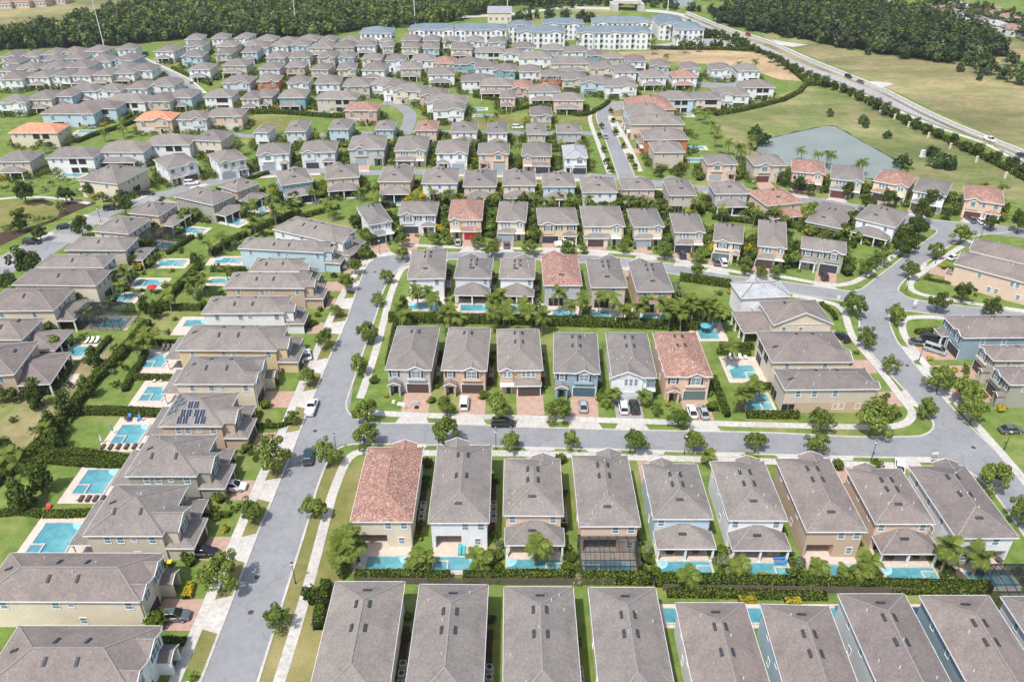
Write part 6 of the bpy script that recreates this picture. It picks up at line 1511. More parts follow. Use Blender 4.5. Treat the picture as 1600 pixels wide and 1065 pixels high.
# ------------------------------------------------------------------ far houses
FAR = {
 'back row under the left wood': [(0, 26, 89, 'white', 0), (28, 59, 89.5, 'white', 0), (62, 93, 86, 'white', 0), (93, 126, 83, 'white', 0), (129, 161, 81, 'white', 0), (181, 211, 77, 'white', 0), (288, 315, 62, 'white', 0), (329, 355, 60, 'white', 0), (365, 389, 60, 'white', 0)],
 'second row under the left wood': [(0, 29, 99, 'pale_grey', 0), (64, 96, 95, 'white', 0), (98, 131, 92.5, 'white', 0), (133, 172, 97, 'white', 0), (175, 208, 95, 'pale_blue', 0), (240, 271, 81, 'white', 1), (287, 317, 73, 'white', 0), (337, 368, 73, 'cream', 1), (381, 405, 71, 'white', 1)],
 'third row under the left wood': [(-8, 17, 112, 'white', 0), (19, 56, 109, 'cream', 0), (60, 97, 107, 'cream', 0), (98, 137, 106, 'white', 0), (172, 207, 108, 'white', 0), (200, 237, 110.5, 'white', 0), (281, 316, 89, 'pale_blue', 0), (334, 361, 85, 'beige', 0), (376, 402, 82, 'pale_blue', 1)],
 'fourth row under the left wood': [(-5, 34, 124.5, 'white', 0), (42, 76, 121, 'white', 1), (77, 108, 120, 'white', 0), (109, 141, 119, 'white', 1), (141, 173, 118, 'cream', 1), (175, 209, 115, 'white', 1), (293, 328, 109, 'white', 1), (345, 385, 103, 'beige', 1)],
 'fifth row under the left wood': [(100, 150, 143, 'white', 1), (147, 188, 143, 'white', 0), (194, 229, 139, 'white', 0), (229, 272, 135, 'white', 0), (346, 390, 130, 'pale_grey', 0), (375, 405, 155, 'cream', 1)],
 'sixth row under the left wood': [(-6, 39, 161, 'white', 0), (38, 80, 156, 'cream', 1), (80, 112, 151, 'pale_blue', 1), (159, 226, 160, 'white', 2), (226, 265, 159, 'beige', 0), (258, 299, 153, 'pale_blue', 1), (317, 362, 152, 'white', 2)],
 'row above the orange-tiled houses': [(62, 146, 178, 'pale_blue', 0), (110, 181, 170, 'pale_blue', 2), (209, 268, 188, 'peach', 0, 'orange_tile'), (275, 322, 187, 'pale_grey', 0), (320, 378, 182, 'peach', 0)],
 'large houses at the left edge': [(12, 89, 208, 'cream', 2, 'orange_tile'), (-8, 46, 253, 'beige', 1), (70, 146, 247, 'white', 2), (150, 224, 238, 'pale_grey', 1), (222, 296, 227, 'white', 2)],
 'back row beside the grey apartments': [(398, 429, 63.5, 'pale_blue', 0), (433, 461, 66, 'cream', 0), (464, 495, 64, 'white', 0), (498, 523, 64.5, 'pale_grey', 0), (530, 561, 65, 'white', 0), (562, 589, 63.5, 'pale_grey', 0), (592, 614, 65, 'white', 0), (626, 655, 63.5, 'cream', 0), (660, 687, 64, 'cream', 0), (691, 717, 66, 'white', 0), (727, 757, 65, 'white', 0), (761, 790, 67, 'pale_grey', 0)],
 'second row below the grey apartments': [(394, 419, 74.5, 'white', 0), (421, 450, 72.5, 'white', 0), (453, 482, 72, 'pale_blue', 0), (481, 520, 75.5, 'cream', 1), (519, 553, 74, 'beige', 1), (556, 587, 72, 'white', 1), (596, 615, 73.5, 'cream', 1), (626, 654, 75, 'cream', 1), (660, 687, 76, 'pale_blue', 0), (703, 738, 77, 'cream', 1), (741, 788, 82, 'pale_grey', 2), (786, 818, 85, 'white', 0), (801, 835, 75, 'white', 0), (849, 882, 78, 'grey', 0), (881, 921, 81, 'white', 0), (918, 943, 87, 'teal', 0), (943, 976, 91, 'beige', 0), (976, 1011, 96, 'white', 0), (1016, 1047, 104, 'grey', 0), (1066, 1095, 108, 'white', 0), (1112, 1146, 109, 'white', 0), (1154, 1190, 111, 'white', 0)],
 'third row below the grey apartments': [(414, 445, 91, 'beige', 0), (450, 484, 90, 'white', 0), (494, 523, 90, 'beige', 0), (527, 553, 90.5, 'pale_blue', 0), (564, 596, 93, 'cream', 0), (601, 633, 95, 'white', 0), (642, 678, 94.5, 'white', 0), (677, 711, 99, 'peach', 0, 'clay_tile'), (709, 752, 101, 'teal', 0), (742, 779, 106, 'white', 0), (770, 806, 111, 'teal', 0), (810, 863, 91, 'white', 0), (861, 927, 100, 'cream', 1), (924, 961, 107, 'cream', 0), (961, 996, 113, 'white', 1), (1003, 1043, 121, 'white', 1), (1051, 1091, 121, 'white', 1, 'clay_tile')],
 'fourth row below the grey apartments': [(403, 437, 108, 'pale_grey', 1), (445, 476, 105, 'rust', 0), (484, 513, 109, 'beige', 1), (526, 556, 109, 'cream', 0), (564, 601, 110, 'white', 1), (624, 658, 108, 'beige', 1), (668, 711, 117, 'white', 1), (720, 775, 127, 'white', 2), (811, 847, 112, 'white', 0), (846, 878, 119, 'orange', 0), (877, 916, 125, 'beige', 0), (907, 957, 130, 'pale_blue', 0), (945, 997, 135, 'white', 0)],
 'row of the far loop street': [(400, 435, 128, 'orange', 0), (447, 482, 130, 'white', 0), (491, 531, 131, 'white', 0), (535, 578, 135, 'beige', 0), (578, 618, 133, 'white', 0), (597, 641, 139, 'white', 0), (612, 663, 143, 'cream', 0), (655, 700, 150, 'rust', 0), (748, 802, 134, 'beige', 1), (800, 831, 138, 'rust', 0, 'clay_tile'), (826, 876, 144, 'white', 1), (864, 913, 157, 'peach', 1), (1028, 1086, 156, 'pale_blue', 2), (1080, 1130, 155, 'cream', 2), (1120, 1173, 149, 'white', 0), (1159, 1212, 137, 'white', 2)],
 'row just above the pool lawns': [(395, 425, 152, 'beige', 1), (434, 477, 153, 'teal', 1), (493, 557, 155, 'beige', 2), (537, 589, 173, 'rust', 0, 'clay_tile'), (665, 728, 161, 'white', 0), (675, 726, 172, 'white', 0), (780, 806, 153, 'peach', 1), (828, 863, 181, 'beige', 0)],
}
def opening(w, h): return win_small(w, h, 'dark_opening')
n_far = 0
for rn, L_ in FAR.items():
    for i, sp_ in enumerate(L_):
        xl, xr, y, wc, k = sp_[:5]; rm = sp_[5] if len(sp_) > 5 else ('brown_shingle' if R.random() < .4 else 'grey_shingle')
        tilt = R.uniform(-.8, .8)
        dep = R.uniform(11.5, 14.5) if xr - xl < 45 else R.uniform(10.5, 12)
        h = house('far', (xl, y - tilt * .4), (xr, y + tilt * .4), dep, 'S', wc, rm, he=5.7, lvl=0, label='%s %s house, %s from left in %s' % (ROOFW[rm], COLW[wc], nth(i), rn))
        h.group = rn
        shell(h, gables=[(R.choice((-1, 1)) * h.w * .2, h.w * .42, .3, 2.8)] if k == 0 and R.random() < .6 else (), ridge=False)
        W2 = h.w / 2 - h.ov
        if k == 0:
            for u in (-.62, .05, .62): link('window', win_small(1.1, 1.3), h.root, (u * W2, -(h.d / 2 - h.ov) - (.3 if abs(u) > .3 else 0), 4.45), 0)
            gx_ = R.choice((-.42, .42)) * W2
            link('garage_door', garage(4.6, R.choice(('brown', 'grey', 'white', 'dark'))), h.root, (gx_, -(h.d / 2 - h.ov), 0), 0)
            link('front_door', win_small(1.0, 1.9, 'dark_opening'), h.root, (-gx_ * .9, -(h.d / 2 - h.ov), 1.1), 0)
        elif k == 1:
            for u in (-.6, 0, .6): link('window', win_small(.9, 1.2), h.root, (u * W2, -(h.d / 2 - h.ov), 4.5), 0)
            lean(h, 'front', -W2 * .92, W2 * .7, 3.2, 2.8, .36, 3, False, 'lanai_roof', sl=False)
            link('sliding_door', opening(min(5.5, W2), 2.1), h.root, (-.1 * W2, -(h.d / 2 - h.ov), 1.1), 0)
        else:
            for z in (1.15, 4.25):
                for u in (.1, .5): link('balcony_opening', opening(2.6, 1.9), h.root, (u * W2, -(h.d / 2 - h.ov), z), 0)
            for u in (-.75, -.4): link('window', win_small(.9, 1.2), h.root, (u * W2, -(h.d / 2 - h.ov), 4.5), 0)
        for side, sg in (('left', 1), ('right', -1)):
            if (h.c.x > 0) == (side == 'left'):
                for u in (-3, 2.5): window(h, side, u, 4.4, .8, 1.1)
        tag(h.root, h.label, 'house', 'houses of the ' + rn, (h.c.x, h.c.y, 4)); n_far += 1

# ------------------------------------------------------------------ grey apartment blocks
APTS = [((561, 612), 52, 16, 1, 'end apartment block with broad hipped roof left of the others'), ((638, 717), 47, 16, 0, 'long apartment block second from left'), ((702, 792), 47, 16, 0, 'long apartment block third from left'), ((793, 833), 41, 16, 0, 'short apartment block behind the middle'),
        ((806, 884), 50.5, 16, 0, 'apartment block in front of the middle'), ((848, 913), 37.5, 15, 0, 'apartment block behind the middle right'), ((902, 1020), 51.5, 17, 0, 'longest front apartment block at right'), ((926, 1020), 35, 15, 0, 'rearmost long apartment block at right'),
        ((1030, 1074), 38, 30, 0, 'deep apartment block beside the highway'), ((1058, 1102), 46, 22, 1, 'grey clubhouse roofed block nearest the highway')]
AG = [MB().box(-.75, .75, -.05, 0, 0, 1.9, 0).box(-.9, .9, -1.1, 0, -.12, -.02, 1).box(-.9, .9, -1.1, -1.05, .85, .93, 1)]
for i in range(7):
    for s in (-.88 + i * .293,): AG[0].box(s - .015, s + .015, -1.09, -1.06, -.02, .85, 1)
bal_me = AG[0].mesh('balcony', ['dark_opening', 'white_trim'])
for (xl, xr), y, dep, flat, lab in APTS:
    he = 9.2
    h = house('apt', (xl, y), (xr, y), dep, 'S', 'white', 'blue_shingle', he=he, lvl=0, pitch=.3)
    gs = [] if flat else [(x, 7.5, .8, 0) for x in np.linspace(-h.w / 2 + 6, h.w / 2 - 6, max(2, int(h.w / 13)))]
    shell(h, gables=gs, ridge=False)
    b = h.d / 2 - h.ov
    n = max(3, int(h.w / 2.9))
    for j in range(n):
        u = -h.w / 2 + 2 + (h.w - 4) * j / (n - 1)
        out = .81 if any(abs(u - g[0]) < 3.1 for g in gs) else 0
        for fl in range(3):
            if j % 3 == 1: link('balcony', bal_me, h.root, (u, -b - out - .01, .35 + fl * 2.95))
            else: link('window', win_small(1.3, 1.6), h.root, (u, -b - out, 1.55 + fl * 2.95))
    tag(h.root, lab, 'apartment building', 'grey roofed apartment blocks', (h.c.x, h.c.y, 8))
# low buildings far away
def shed(px0, px1, py, dep, he, wc, rm, label, cat='building', pitch=.12):
    h = house('apt', (px0, py), (px1, py), dep, 'S', wc, rm, he=he, lvl=0, pitch=pitch); shell(h, ridge=False)
    for u in np.linspace(-h.w * .36, h.w * .36, 4): link('window', win_small(1.6, 1.6), h.root, (u, -(h.d / 2 - h.ov), he * .45))
    tag(h.root, label, cat, 'far buildings', (h.c.x, h.c.y, 3))
shed(761, 800, 20, 26, 7, 'cream', 'slate_shingle', 'pale low hall beside the far field', pitch=.06)
for i, (a, b_, y) in enumerate(((1448, 1468, 20), (1458, 1486, 29), (1472, 1500, 16), (1484, 1512, 24), (1496, 1520, 31), (1510, 1536, 18), (1516, 1540, 26), (1530, 1558, 33), (1545, 1572, 22), (1556, 1584, 40), (1572, 1600, 28), (1580, 1610, 46), (1500, 1524, 10), (1540, 1566, 12), (1334, 1356, 3), (1358, 1392, 1), (1376, 1418, 17))):
    shed(a, b_, y, 16, 4.5, R.choice(('white', 'cream', 'pale_grey', 'beige')), R.choice(('slate_shingle', 'grey_shingle', 'slate_shingle', 'clay_tile')), 'small far house of the town beyond the right wood', 'house', .3)
for i, (a, b_, y) in enumerate(((-6, 16, 4), (20, 44, 3), (48, 70, 1), (75, 100, -3))): shed(a, b_, y, 14, 4.5, 'peach', 'clay_tile', 'tiny far house above the yellow field', 'house', .3)
# overpass on the embankment
p0, p1 = P(690, 22), P(965, 6); p2, p3 = P(965, 14), P(1105, 30)
def deck(a, b, w, z0, z1): return MB().bar((a.x, a.y, z0), (b.x, b.y, z1), w, .9)
br = thing('road_bridge', 'far road bridge with dark underside beyond the apartments', 'bridge', P(978, 17), 0, None)
o_ = Vector(br.location)
link('deck', deck(P(958, 14) - o_, P(1000, 16) - o_, 13, 5.2, 5.2).mesh('deck', 'concrete'), br)
for sx in (-1, 1): link('abutment', MB().box(-2.5, 2.5, -7, 7, 0, 4.7).mesh('abutment', 'concrete'), br, tuple((P(979 + sx * 20, 15.5) - o_)))
for off in (-6.3, 6.3): link('parapet', MB().bar((P(958, 14) - o_) + Vector((0, off, 6.1)), (P(1000, 16) - o_) + Vector((0, off, 6.1)), .35, .9).mesh('parapet', 'kerb_concrete'), br)
road_lr('embankment_road', [(690, 27), (800, 20.5), (880, 11), (960, 12)], [(690, 30), (800, 24), (880, 14.5), (960, 16)], 'concrete', .05, 30)
road_lr('embankment_road', [(998, 14), (1040, 17), (1080, 24)], [(998, 18), (1038, 21), (1076, 28)], 'concrete', .05, 20)
mb = MB()
sheet('parking_pavement', W([(1020, 70), (1110, 60), (1170, 70), (1190, 78), (1030, 79)]), 'highway', .03)
for i, (px, py, k, c) in enumerate([(1040, 74, 'sedan', 'white'), (1050, 73.5, 'suv', 'grey'), (1062, 73, 'sedan', 'silver'), (1075, 72.5, 'suv', 'white'), (1088, 72, 'sedan', 'black'), (1100, 71, 'suv', 'silver'), (1113, 71, 'sedan', 'white'), (1126, 72, 'sedan', 'red'), (1138, 73, 'suv', 'white'), (1150, 74, 'sedan', 'grey')]):
    car(px, py, HP, k, c, 'tiny %s car parked before the apartments' % c)

# ------------------------------------------------------------------ where plants may stand
RPOLY = [(smooth(W(l), 4), smooth(W(r), 4)) for _, l, r, _, _ in ROADS]
def in_poly(p, poly):
    c = False; j = len(poly) - 1
    for i in range(len(poly)):
        a, b = poly[i], poly[j]
        if (a.y > p[1]) != (b.y > p[1]) and p[0] < (b.x - a.x) * (p[1] - a.y) / (b.y - a.y) + a.x: c = not c
        j = i
    return c
RP = [a + b[::-1] for a, b in RPOLY]
WPTS = [p for L_ in WALKS for p in L_]
POOLS = [(o.location.x, o.location.y) for o, _, _ in ALL if o['category'] == 'swimming pool']
CARP = [(o.location.x, o.location.y) for o, _, _ in ALL if o['category'] in ('car', 'pickup truck')]
def free(p, r=1.0, pr=4.0):
    if inside_house(p, r * .8 + .2): return False
    if any(in_poly(p, q) for q in RP): return False
    if any((q[0] - p[0]) ** 2 + (q[1] - p[1]) ** 2 < (r + 1.2) ** 2 for q in WPTS): return False
    if any((q[0] - p[0]) ** 2 + (q[1] - p[1]) ** 2 < (r + pr) ** 2 for q in POOLS): return False
    if any((q[0] - p[0]) ** 2 + (q[1] - p[1]) ** 2 < (r + 2.6) ** 2 for q in CARP): return False
    return True

# ------------------------------------------------------------------ street trees
def trees(lst, label, group, dark=False, zc=3.3):
    for px, py, cw in lst: street_tree(px, py, cw, label, group, dark, zc)
trees([(344, 894, 60), (391, 792, 44), (424, 712, 50), (455, 651, 24), (479, 584, 36), (507, 529, 33), (524, 482, 26), (541, 441, 27), (554, 413, 26), (570, 390, 24)], 'leafy tree on the verge left of the long street', 'street trees of the long street')
trees([(428, 961, 44), (489, 790, 42), (511, 707, 43), (560, 567, 36), (575, 517, 35), (588, 466, 22), (603, 428, 25), (627, 394, 22), (628, 372, 24)], 'leafy tree on the verge right of the long street', 'street trees of the long street')
trees([(572, 638, 40), (697, 632, 34), (779, 630, 44), (869, 636, 43), (1026, 640, 19), (1062, 647, 38), (1285, 652, 46), (1367, 649, 56), (1394, 640, 30)], 'green tree on the upper verge of the cross street', 'street trees of the cross street')
trees([(568, 677, 46), (693, 674, 46), (797, 686, 40), (891, 684, 37), (994, 685, 43), (1086, 686, 40), (1183, 686, 38), (1278, 690, 36)], 'green tree on the lower verge of the cross street', 'street trees of the cross street')
trees([(1450, 634, 34), (1393, 568, 27), (1357, 526, 31), (1335, 472, 40), (1357, 415, 27), (1379, 398, 28)], 'dark green tree on the left verge of the right hand street', 'street trees of the right hand street')
trees([(1402, 487, 32), (1472, 584, 42), (1513, 609, 40), (1525, 634, 42), (1553, 741, 42), (1600, 800, 40), (1425, 417, 30), (1466, 389, 25), (1505, 361, 32)], 'dark green tree on the right verge of the right hand street', 'street trees of the right hand street')
trees([(1444, 329, 30), (1438, 352, 34), (1421, 373, 34), (1412, 386, 26)], 'dense dark tree of the clump left of the upper right junction', 'trees of the upper right clump', True)
trees([(1508, 451, 32), (1467, 470, 27), (1550, 480, 28), (1595, 345, 26), (1480, 330, 20)], 'dark tree on the lawn of the long peach house', 'trees by the long peach house', True)
trees([(681, 372, 22), (746, 375, 25), (768, 388, 26), (825, 384, 28), (889, 388, 26), (975, 384, 20), (1039, 386, 30), (1090, 398, 24), (1089, 420, 21), (1166, 412, 26), (1190, 424, 20), (912, 386, 18), (700, 372, 16), (1212, 424, 18)], 'small tree by the kerb of the curved street', 'trees of the curved street')
trees([(1248, 287, 24), (1326, 295, 24), (1266, 294, 18), (1358, 316, 25), (1390, 306, 26), (1452, 312, 26), (1225, 278, 20), (1110, 268, 18), (1060, 262, 22), (1030, 266, 18), (1551, 345, 22), (1180, 300, 16)], 'round dark tree along the street below the pond', 'trees of the pond street', True)
trees([(125, 353, 28), (40, 407, 48), (8, 438, 28), (193, 318, 26), (188, 307, 22), (34, 296, 30), (100, 300, 26), (140, 292, 22), (60, 362, 20), (30, 348, 22)], 'dark bushy tree beside the far left street', 'trees of the far left street', True)
trees([(940, 196, 9), (936, 210, 10), (944, 232, 10), (949, 250, 11), (953, 262, 12), (958, 186, 9), (962, 206, 9), (974, 226, 10), (986, 246, 11), (992, 258, 11), (955, 172, 8)], 'small tree beside the upper lane', 'trees of the upper lane', True, 2.4)
# highway avenue and its boundary hedge with pale pillars
AV = [(1205, 88), (1216, 93), (1228, 98), (1240, 103), (1252, 108), (1262, 115), (1275, 121), (1290, 126), (1303, 130), (1318, 134), (1331, 140), (1344, 146), (1358, 153), (1371, 160), (1384, 168), (1399, 172), (1415, 183), (1432, 190), (1450, 198), (1468, 205), (1490, 214), (1511, 224), (1530, 231), (1555, 243), (1580, 253), (1600, 264)]
for i, (px, py) in enumerate(AV):
    tree('avenue_tree', P(px, py + 3, 2.5), 'dark round tree of the avenue between hedge and highway', 'street tree', 'avenue trees along the highway', 'av', 2.3, 2.0, 900, 32, .42, 'leaf_dark', 1.6, i % 3, R.uniform(.85, 1.2))
for i in range(18):
    q = W([(1076, 42), (1200, 90)]); p = q[0].lerp(q[1], i / 17)
    tree('avenue_tree', p, 'dark round tree of the avenue between hedge and highway', 'street tree', 'avenue trees along the highway', 'av', 2.3, 2.0, 900, 32, .42, 'leaf_dark', 1.6, i % 3, R.uniform(.6, .9))
hl = W([(1258, 134), (1285, 134), (1310, 139), (1345, 156), (1378, 173), (1420, 194), (1460, 212), (1500, 231), (1550, 255), (1600, 281), (1640, 302)])
hedge(resample(smooth(hl), 60), 2.2, 2.0, 'long dark hedge between the pond lawn and the avenue', dens=7, leaf=.45)
for i, (px, py) in enumerate(((1311, 141), (1333, 152), (1355, 164), (1375, 175), (1397, 187), (1419, 199), (1450, 216), (1484, 233), (1525, 254), (1570, 279))):
    t = thing('boundary_pillar', 'pale pillar in the hedge below the avenue', 'pillar', P(px, py), .45, 'pale pillars of the avenue hedge')
    link('shaft', cached('pil', lambda: MB().box(-.32, .32, -.32, .32, 0, 2.1).mesh('shaft', 'stucco_cream')), t); link('cap', cached('pilc', lambda: MB().box(-.42, .42, -.42, .42, 2.1, 2.28).box(-.25, .25, -.25, .25, 2.28, 2.4).mesh('cap', 'stucco_cream')), t)
t = thing('pump_box', 'white cabinet standing on the pond lawn', 'utility cabinet', P(1441, 245), .4); link('cabinet', MB().box(-.8, .8, -.6, .6, .2, 2.3).box(-.88, .88, -.68, .68, 2.3, 2.42).mesh('cabinet', 'metal_white'), t); link('base', MB().box(-1.1, 1.1, -.9, .9, 0, .2).mesh('base', 'concrete'), t)
hedge_px([(1000, 76.5), (1060, 78), (1120, 78), (1180, 80), (1215, 92), (1262, 132)], 2.2, 1.8, 'dark hedge between sandy field and apartments', dens=5, leaf=.5)
hedge_px([(900, 71), (960, 75), (1000, 77)], 1.6, 1.8, 'dark hedge line before the front apartment block', dens=5, leaf=.5)
hedge_px([(1262, 130), (1250, 145), (1225, 158), (1190, 167), (1150, 176), (1118, 181)], 1.8, 1.9, 'dark curved hedge at the upper edge of the pond lawn', dens=8, leaf=.4)

# ------------------------------------------------------------------ palms
def palms(lst, h, label, group, s=1.0, far=False, n=14):
    for q in lst: palm_at(q[0], q[1], h if len(q) < 3 else q[2], label, group, s, n, far)
palms([(533, 842, 5.5), (552, 836, 6.2), (546, 858, 4.5), (528, 865, 4)], 5, 'thick palm of the clump at the clay-tiled corner pool', 'palms of the corner clump', 1.0)
palms([(836, 851)], 4.6, 'slender palm before the peach house pool', 'palms of the pool row'); palms([(1073, 902)], 2.6, 'low palm by the hedge behind the pale blue house', 'palms of the pool row', .9)
palms([(1484, 856, 5.2), (1531, 872, 4.6)], 5, 'tall leaning palm at the rightmost pool', 'palms of the pool row', 1.05)
palms([(1363, 884, 3.2), (1356, 892, 2.4), (1281, 890, 2.4), (1324, 893, 2.4), (1161, 886, 2.2)], 3, 'bushy low palm beside the right pools', 'palms of the pool row', .8)
palms([(655, 868, 3), (663, 876, 2.2), (648, 882, 1.8), (745, 868, 3), (757, 876, 2.4), (752, 884, 2.0)], 3, 'bushy palm between the left pool decks', 'palms of the left pool decks', .75)
palms([(622, 482), (634, 492), (652, 452), (672, 458), (684, 470), (702, 486), (712, 498), (694, 494), (769, 466), (782, 462), (786, 480), (770, 490), (796, 496), (818, 476), (830, 490), (846, 494), (874, 458), (906, 466), (893, 476), (936, 462), (958, 466), (976, 478), (1000, 482), (1008, 472), (1030, 474), (1048, 486), (1066, 492), (1082, 484), (1100, 480), (1116, 486), (1126, 490), (1054, 474)], 5.5, 'tall green palm between the mid photo pools', 'palms of the palm-lined pool row', .95, n=12)
palms([(1167, 608), (1178, 604), (1160, 614)], 4.5, 'yellow green palm beside the lowest corner pool', 'palms of the corner block', 1.0); palms([(1140, 540)], 5.5, 'slim palm at the upper corner pool', 'palms of the corner block', .9)
palms([(959, 613, 3.2), (1012, 617, 2.8), (950, 622, 2)], 3, 'low bushy palm beside the grey drive', 'palms of the grey drive', .75); palms([(1110, 714, 2.2), (1172, 718, 2)], 2, 'low palm at the front of the pale pool row', 'palms of the front gardens', .75)
palms([(160, 430, 5), (180, 426, 5), (196, 424, 4.5), (190, 440, 4.5), (300, 432, 5), (310, 428, 5.5), (320, 440, 4.5), (296, 440, 5), (388, 356, 5), (396, 346, 5), (240, 520, 5), (226, 524, 4.5), (210, 536, 4.5), (262, 462, 4.5), (325, 380, 4.5), (346, 370, 4.5), (420, 316, 5), (428, 330, 5), (396, 318, 4.5), (65, 676, 3.5), (28, 720, 3.5), (12, 712, 3), (352, 420, 4), (444, 322, 4.5)], 5, 'feathery palm in the far left yards', 'palms of the far left yards', .9, n=11)
FARP = [(510, 320), (517, 326), (584, 312), (590, 306), (650, 306), (676, 300), (700, 300), (710, 306), (776, 306), (835, 306), (845, 312), (862, 310), (898, 314), (920, 310), (1008, 312), (1024, 318), (1088, 314), (1130, 328), (1184, 312), (1180, 330), (1218, 328), (1206, 318), (470, 222), (455, 228), (480, 226), (505, 222), (552, 218), (604, 222), (622, 218), (636, 222), (662, 222), (694, 224), (716, 220), (730, 222), (742, 220), (776, 224), (790, 226), (812, 226), (836, 224), (860, 222), (880, 224), (908, 222), (922, 236), (1092, 168), (1104, 178), (1112, 192), (1120, 200), (1118, 212), (1140, 222), (1152, 230), (1160, 228), (1174, 226), (1176, 216), (1190, 248), (1255, 235), (1282, 240), (1296, 240), (1300, 242), (1344, 256), (1350, 252), (1420, 262), (1160, 236), (1130, 238), (290, 186), (188, 188), (190, 200), (160, 206), (66, 222), (345, 214), (760, 182), (775, 180), (770, 190), (440, 220), (372, 222), (1040, 86), (1155, 100), (1012, 186), (560, 296), (486, 300), (1540, 290), (1568, 292)]
for px, py in FARP:
    hh = R.uniform(4, 6); p = P(px, py, hh)
    if not inside_house(p, .6): palm(p, hh, 'small palm in the %s' % (lambda n_: (n_.group if n_.row == 'far' else ROWNAME[n_.row][0]).replace('the ', '', 1))(min((hh for hh in NO_BUILD if hh.row in ROWNAME or hh.row == 'far'), key=lambda hh: (hh.c - p.to_2d()).length)), 'far palms among the houses', .95, far=True)
palms([(944, 40), (980, 38), (1010, 44), (1044, 44), (1056, 58), (1090, 62), (905, 62), (1020, 66), (1070, 64), (700, 66), (1180, 96)], 7, 'far tall palm by the apartments', 'far palms by the apartments', 1.1, True)

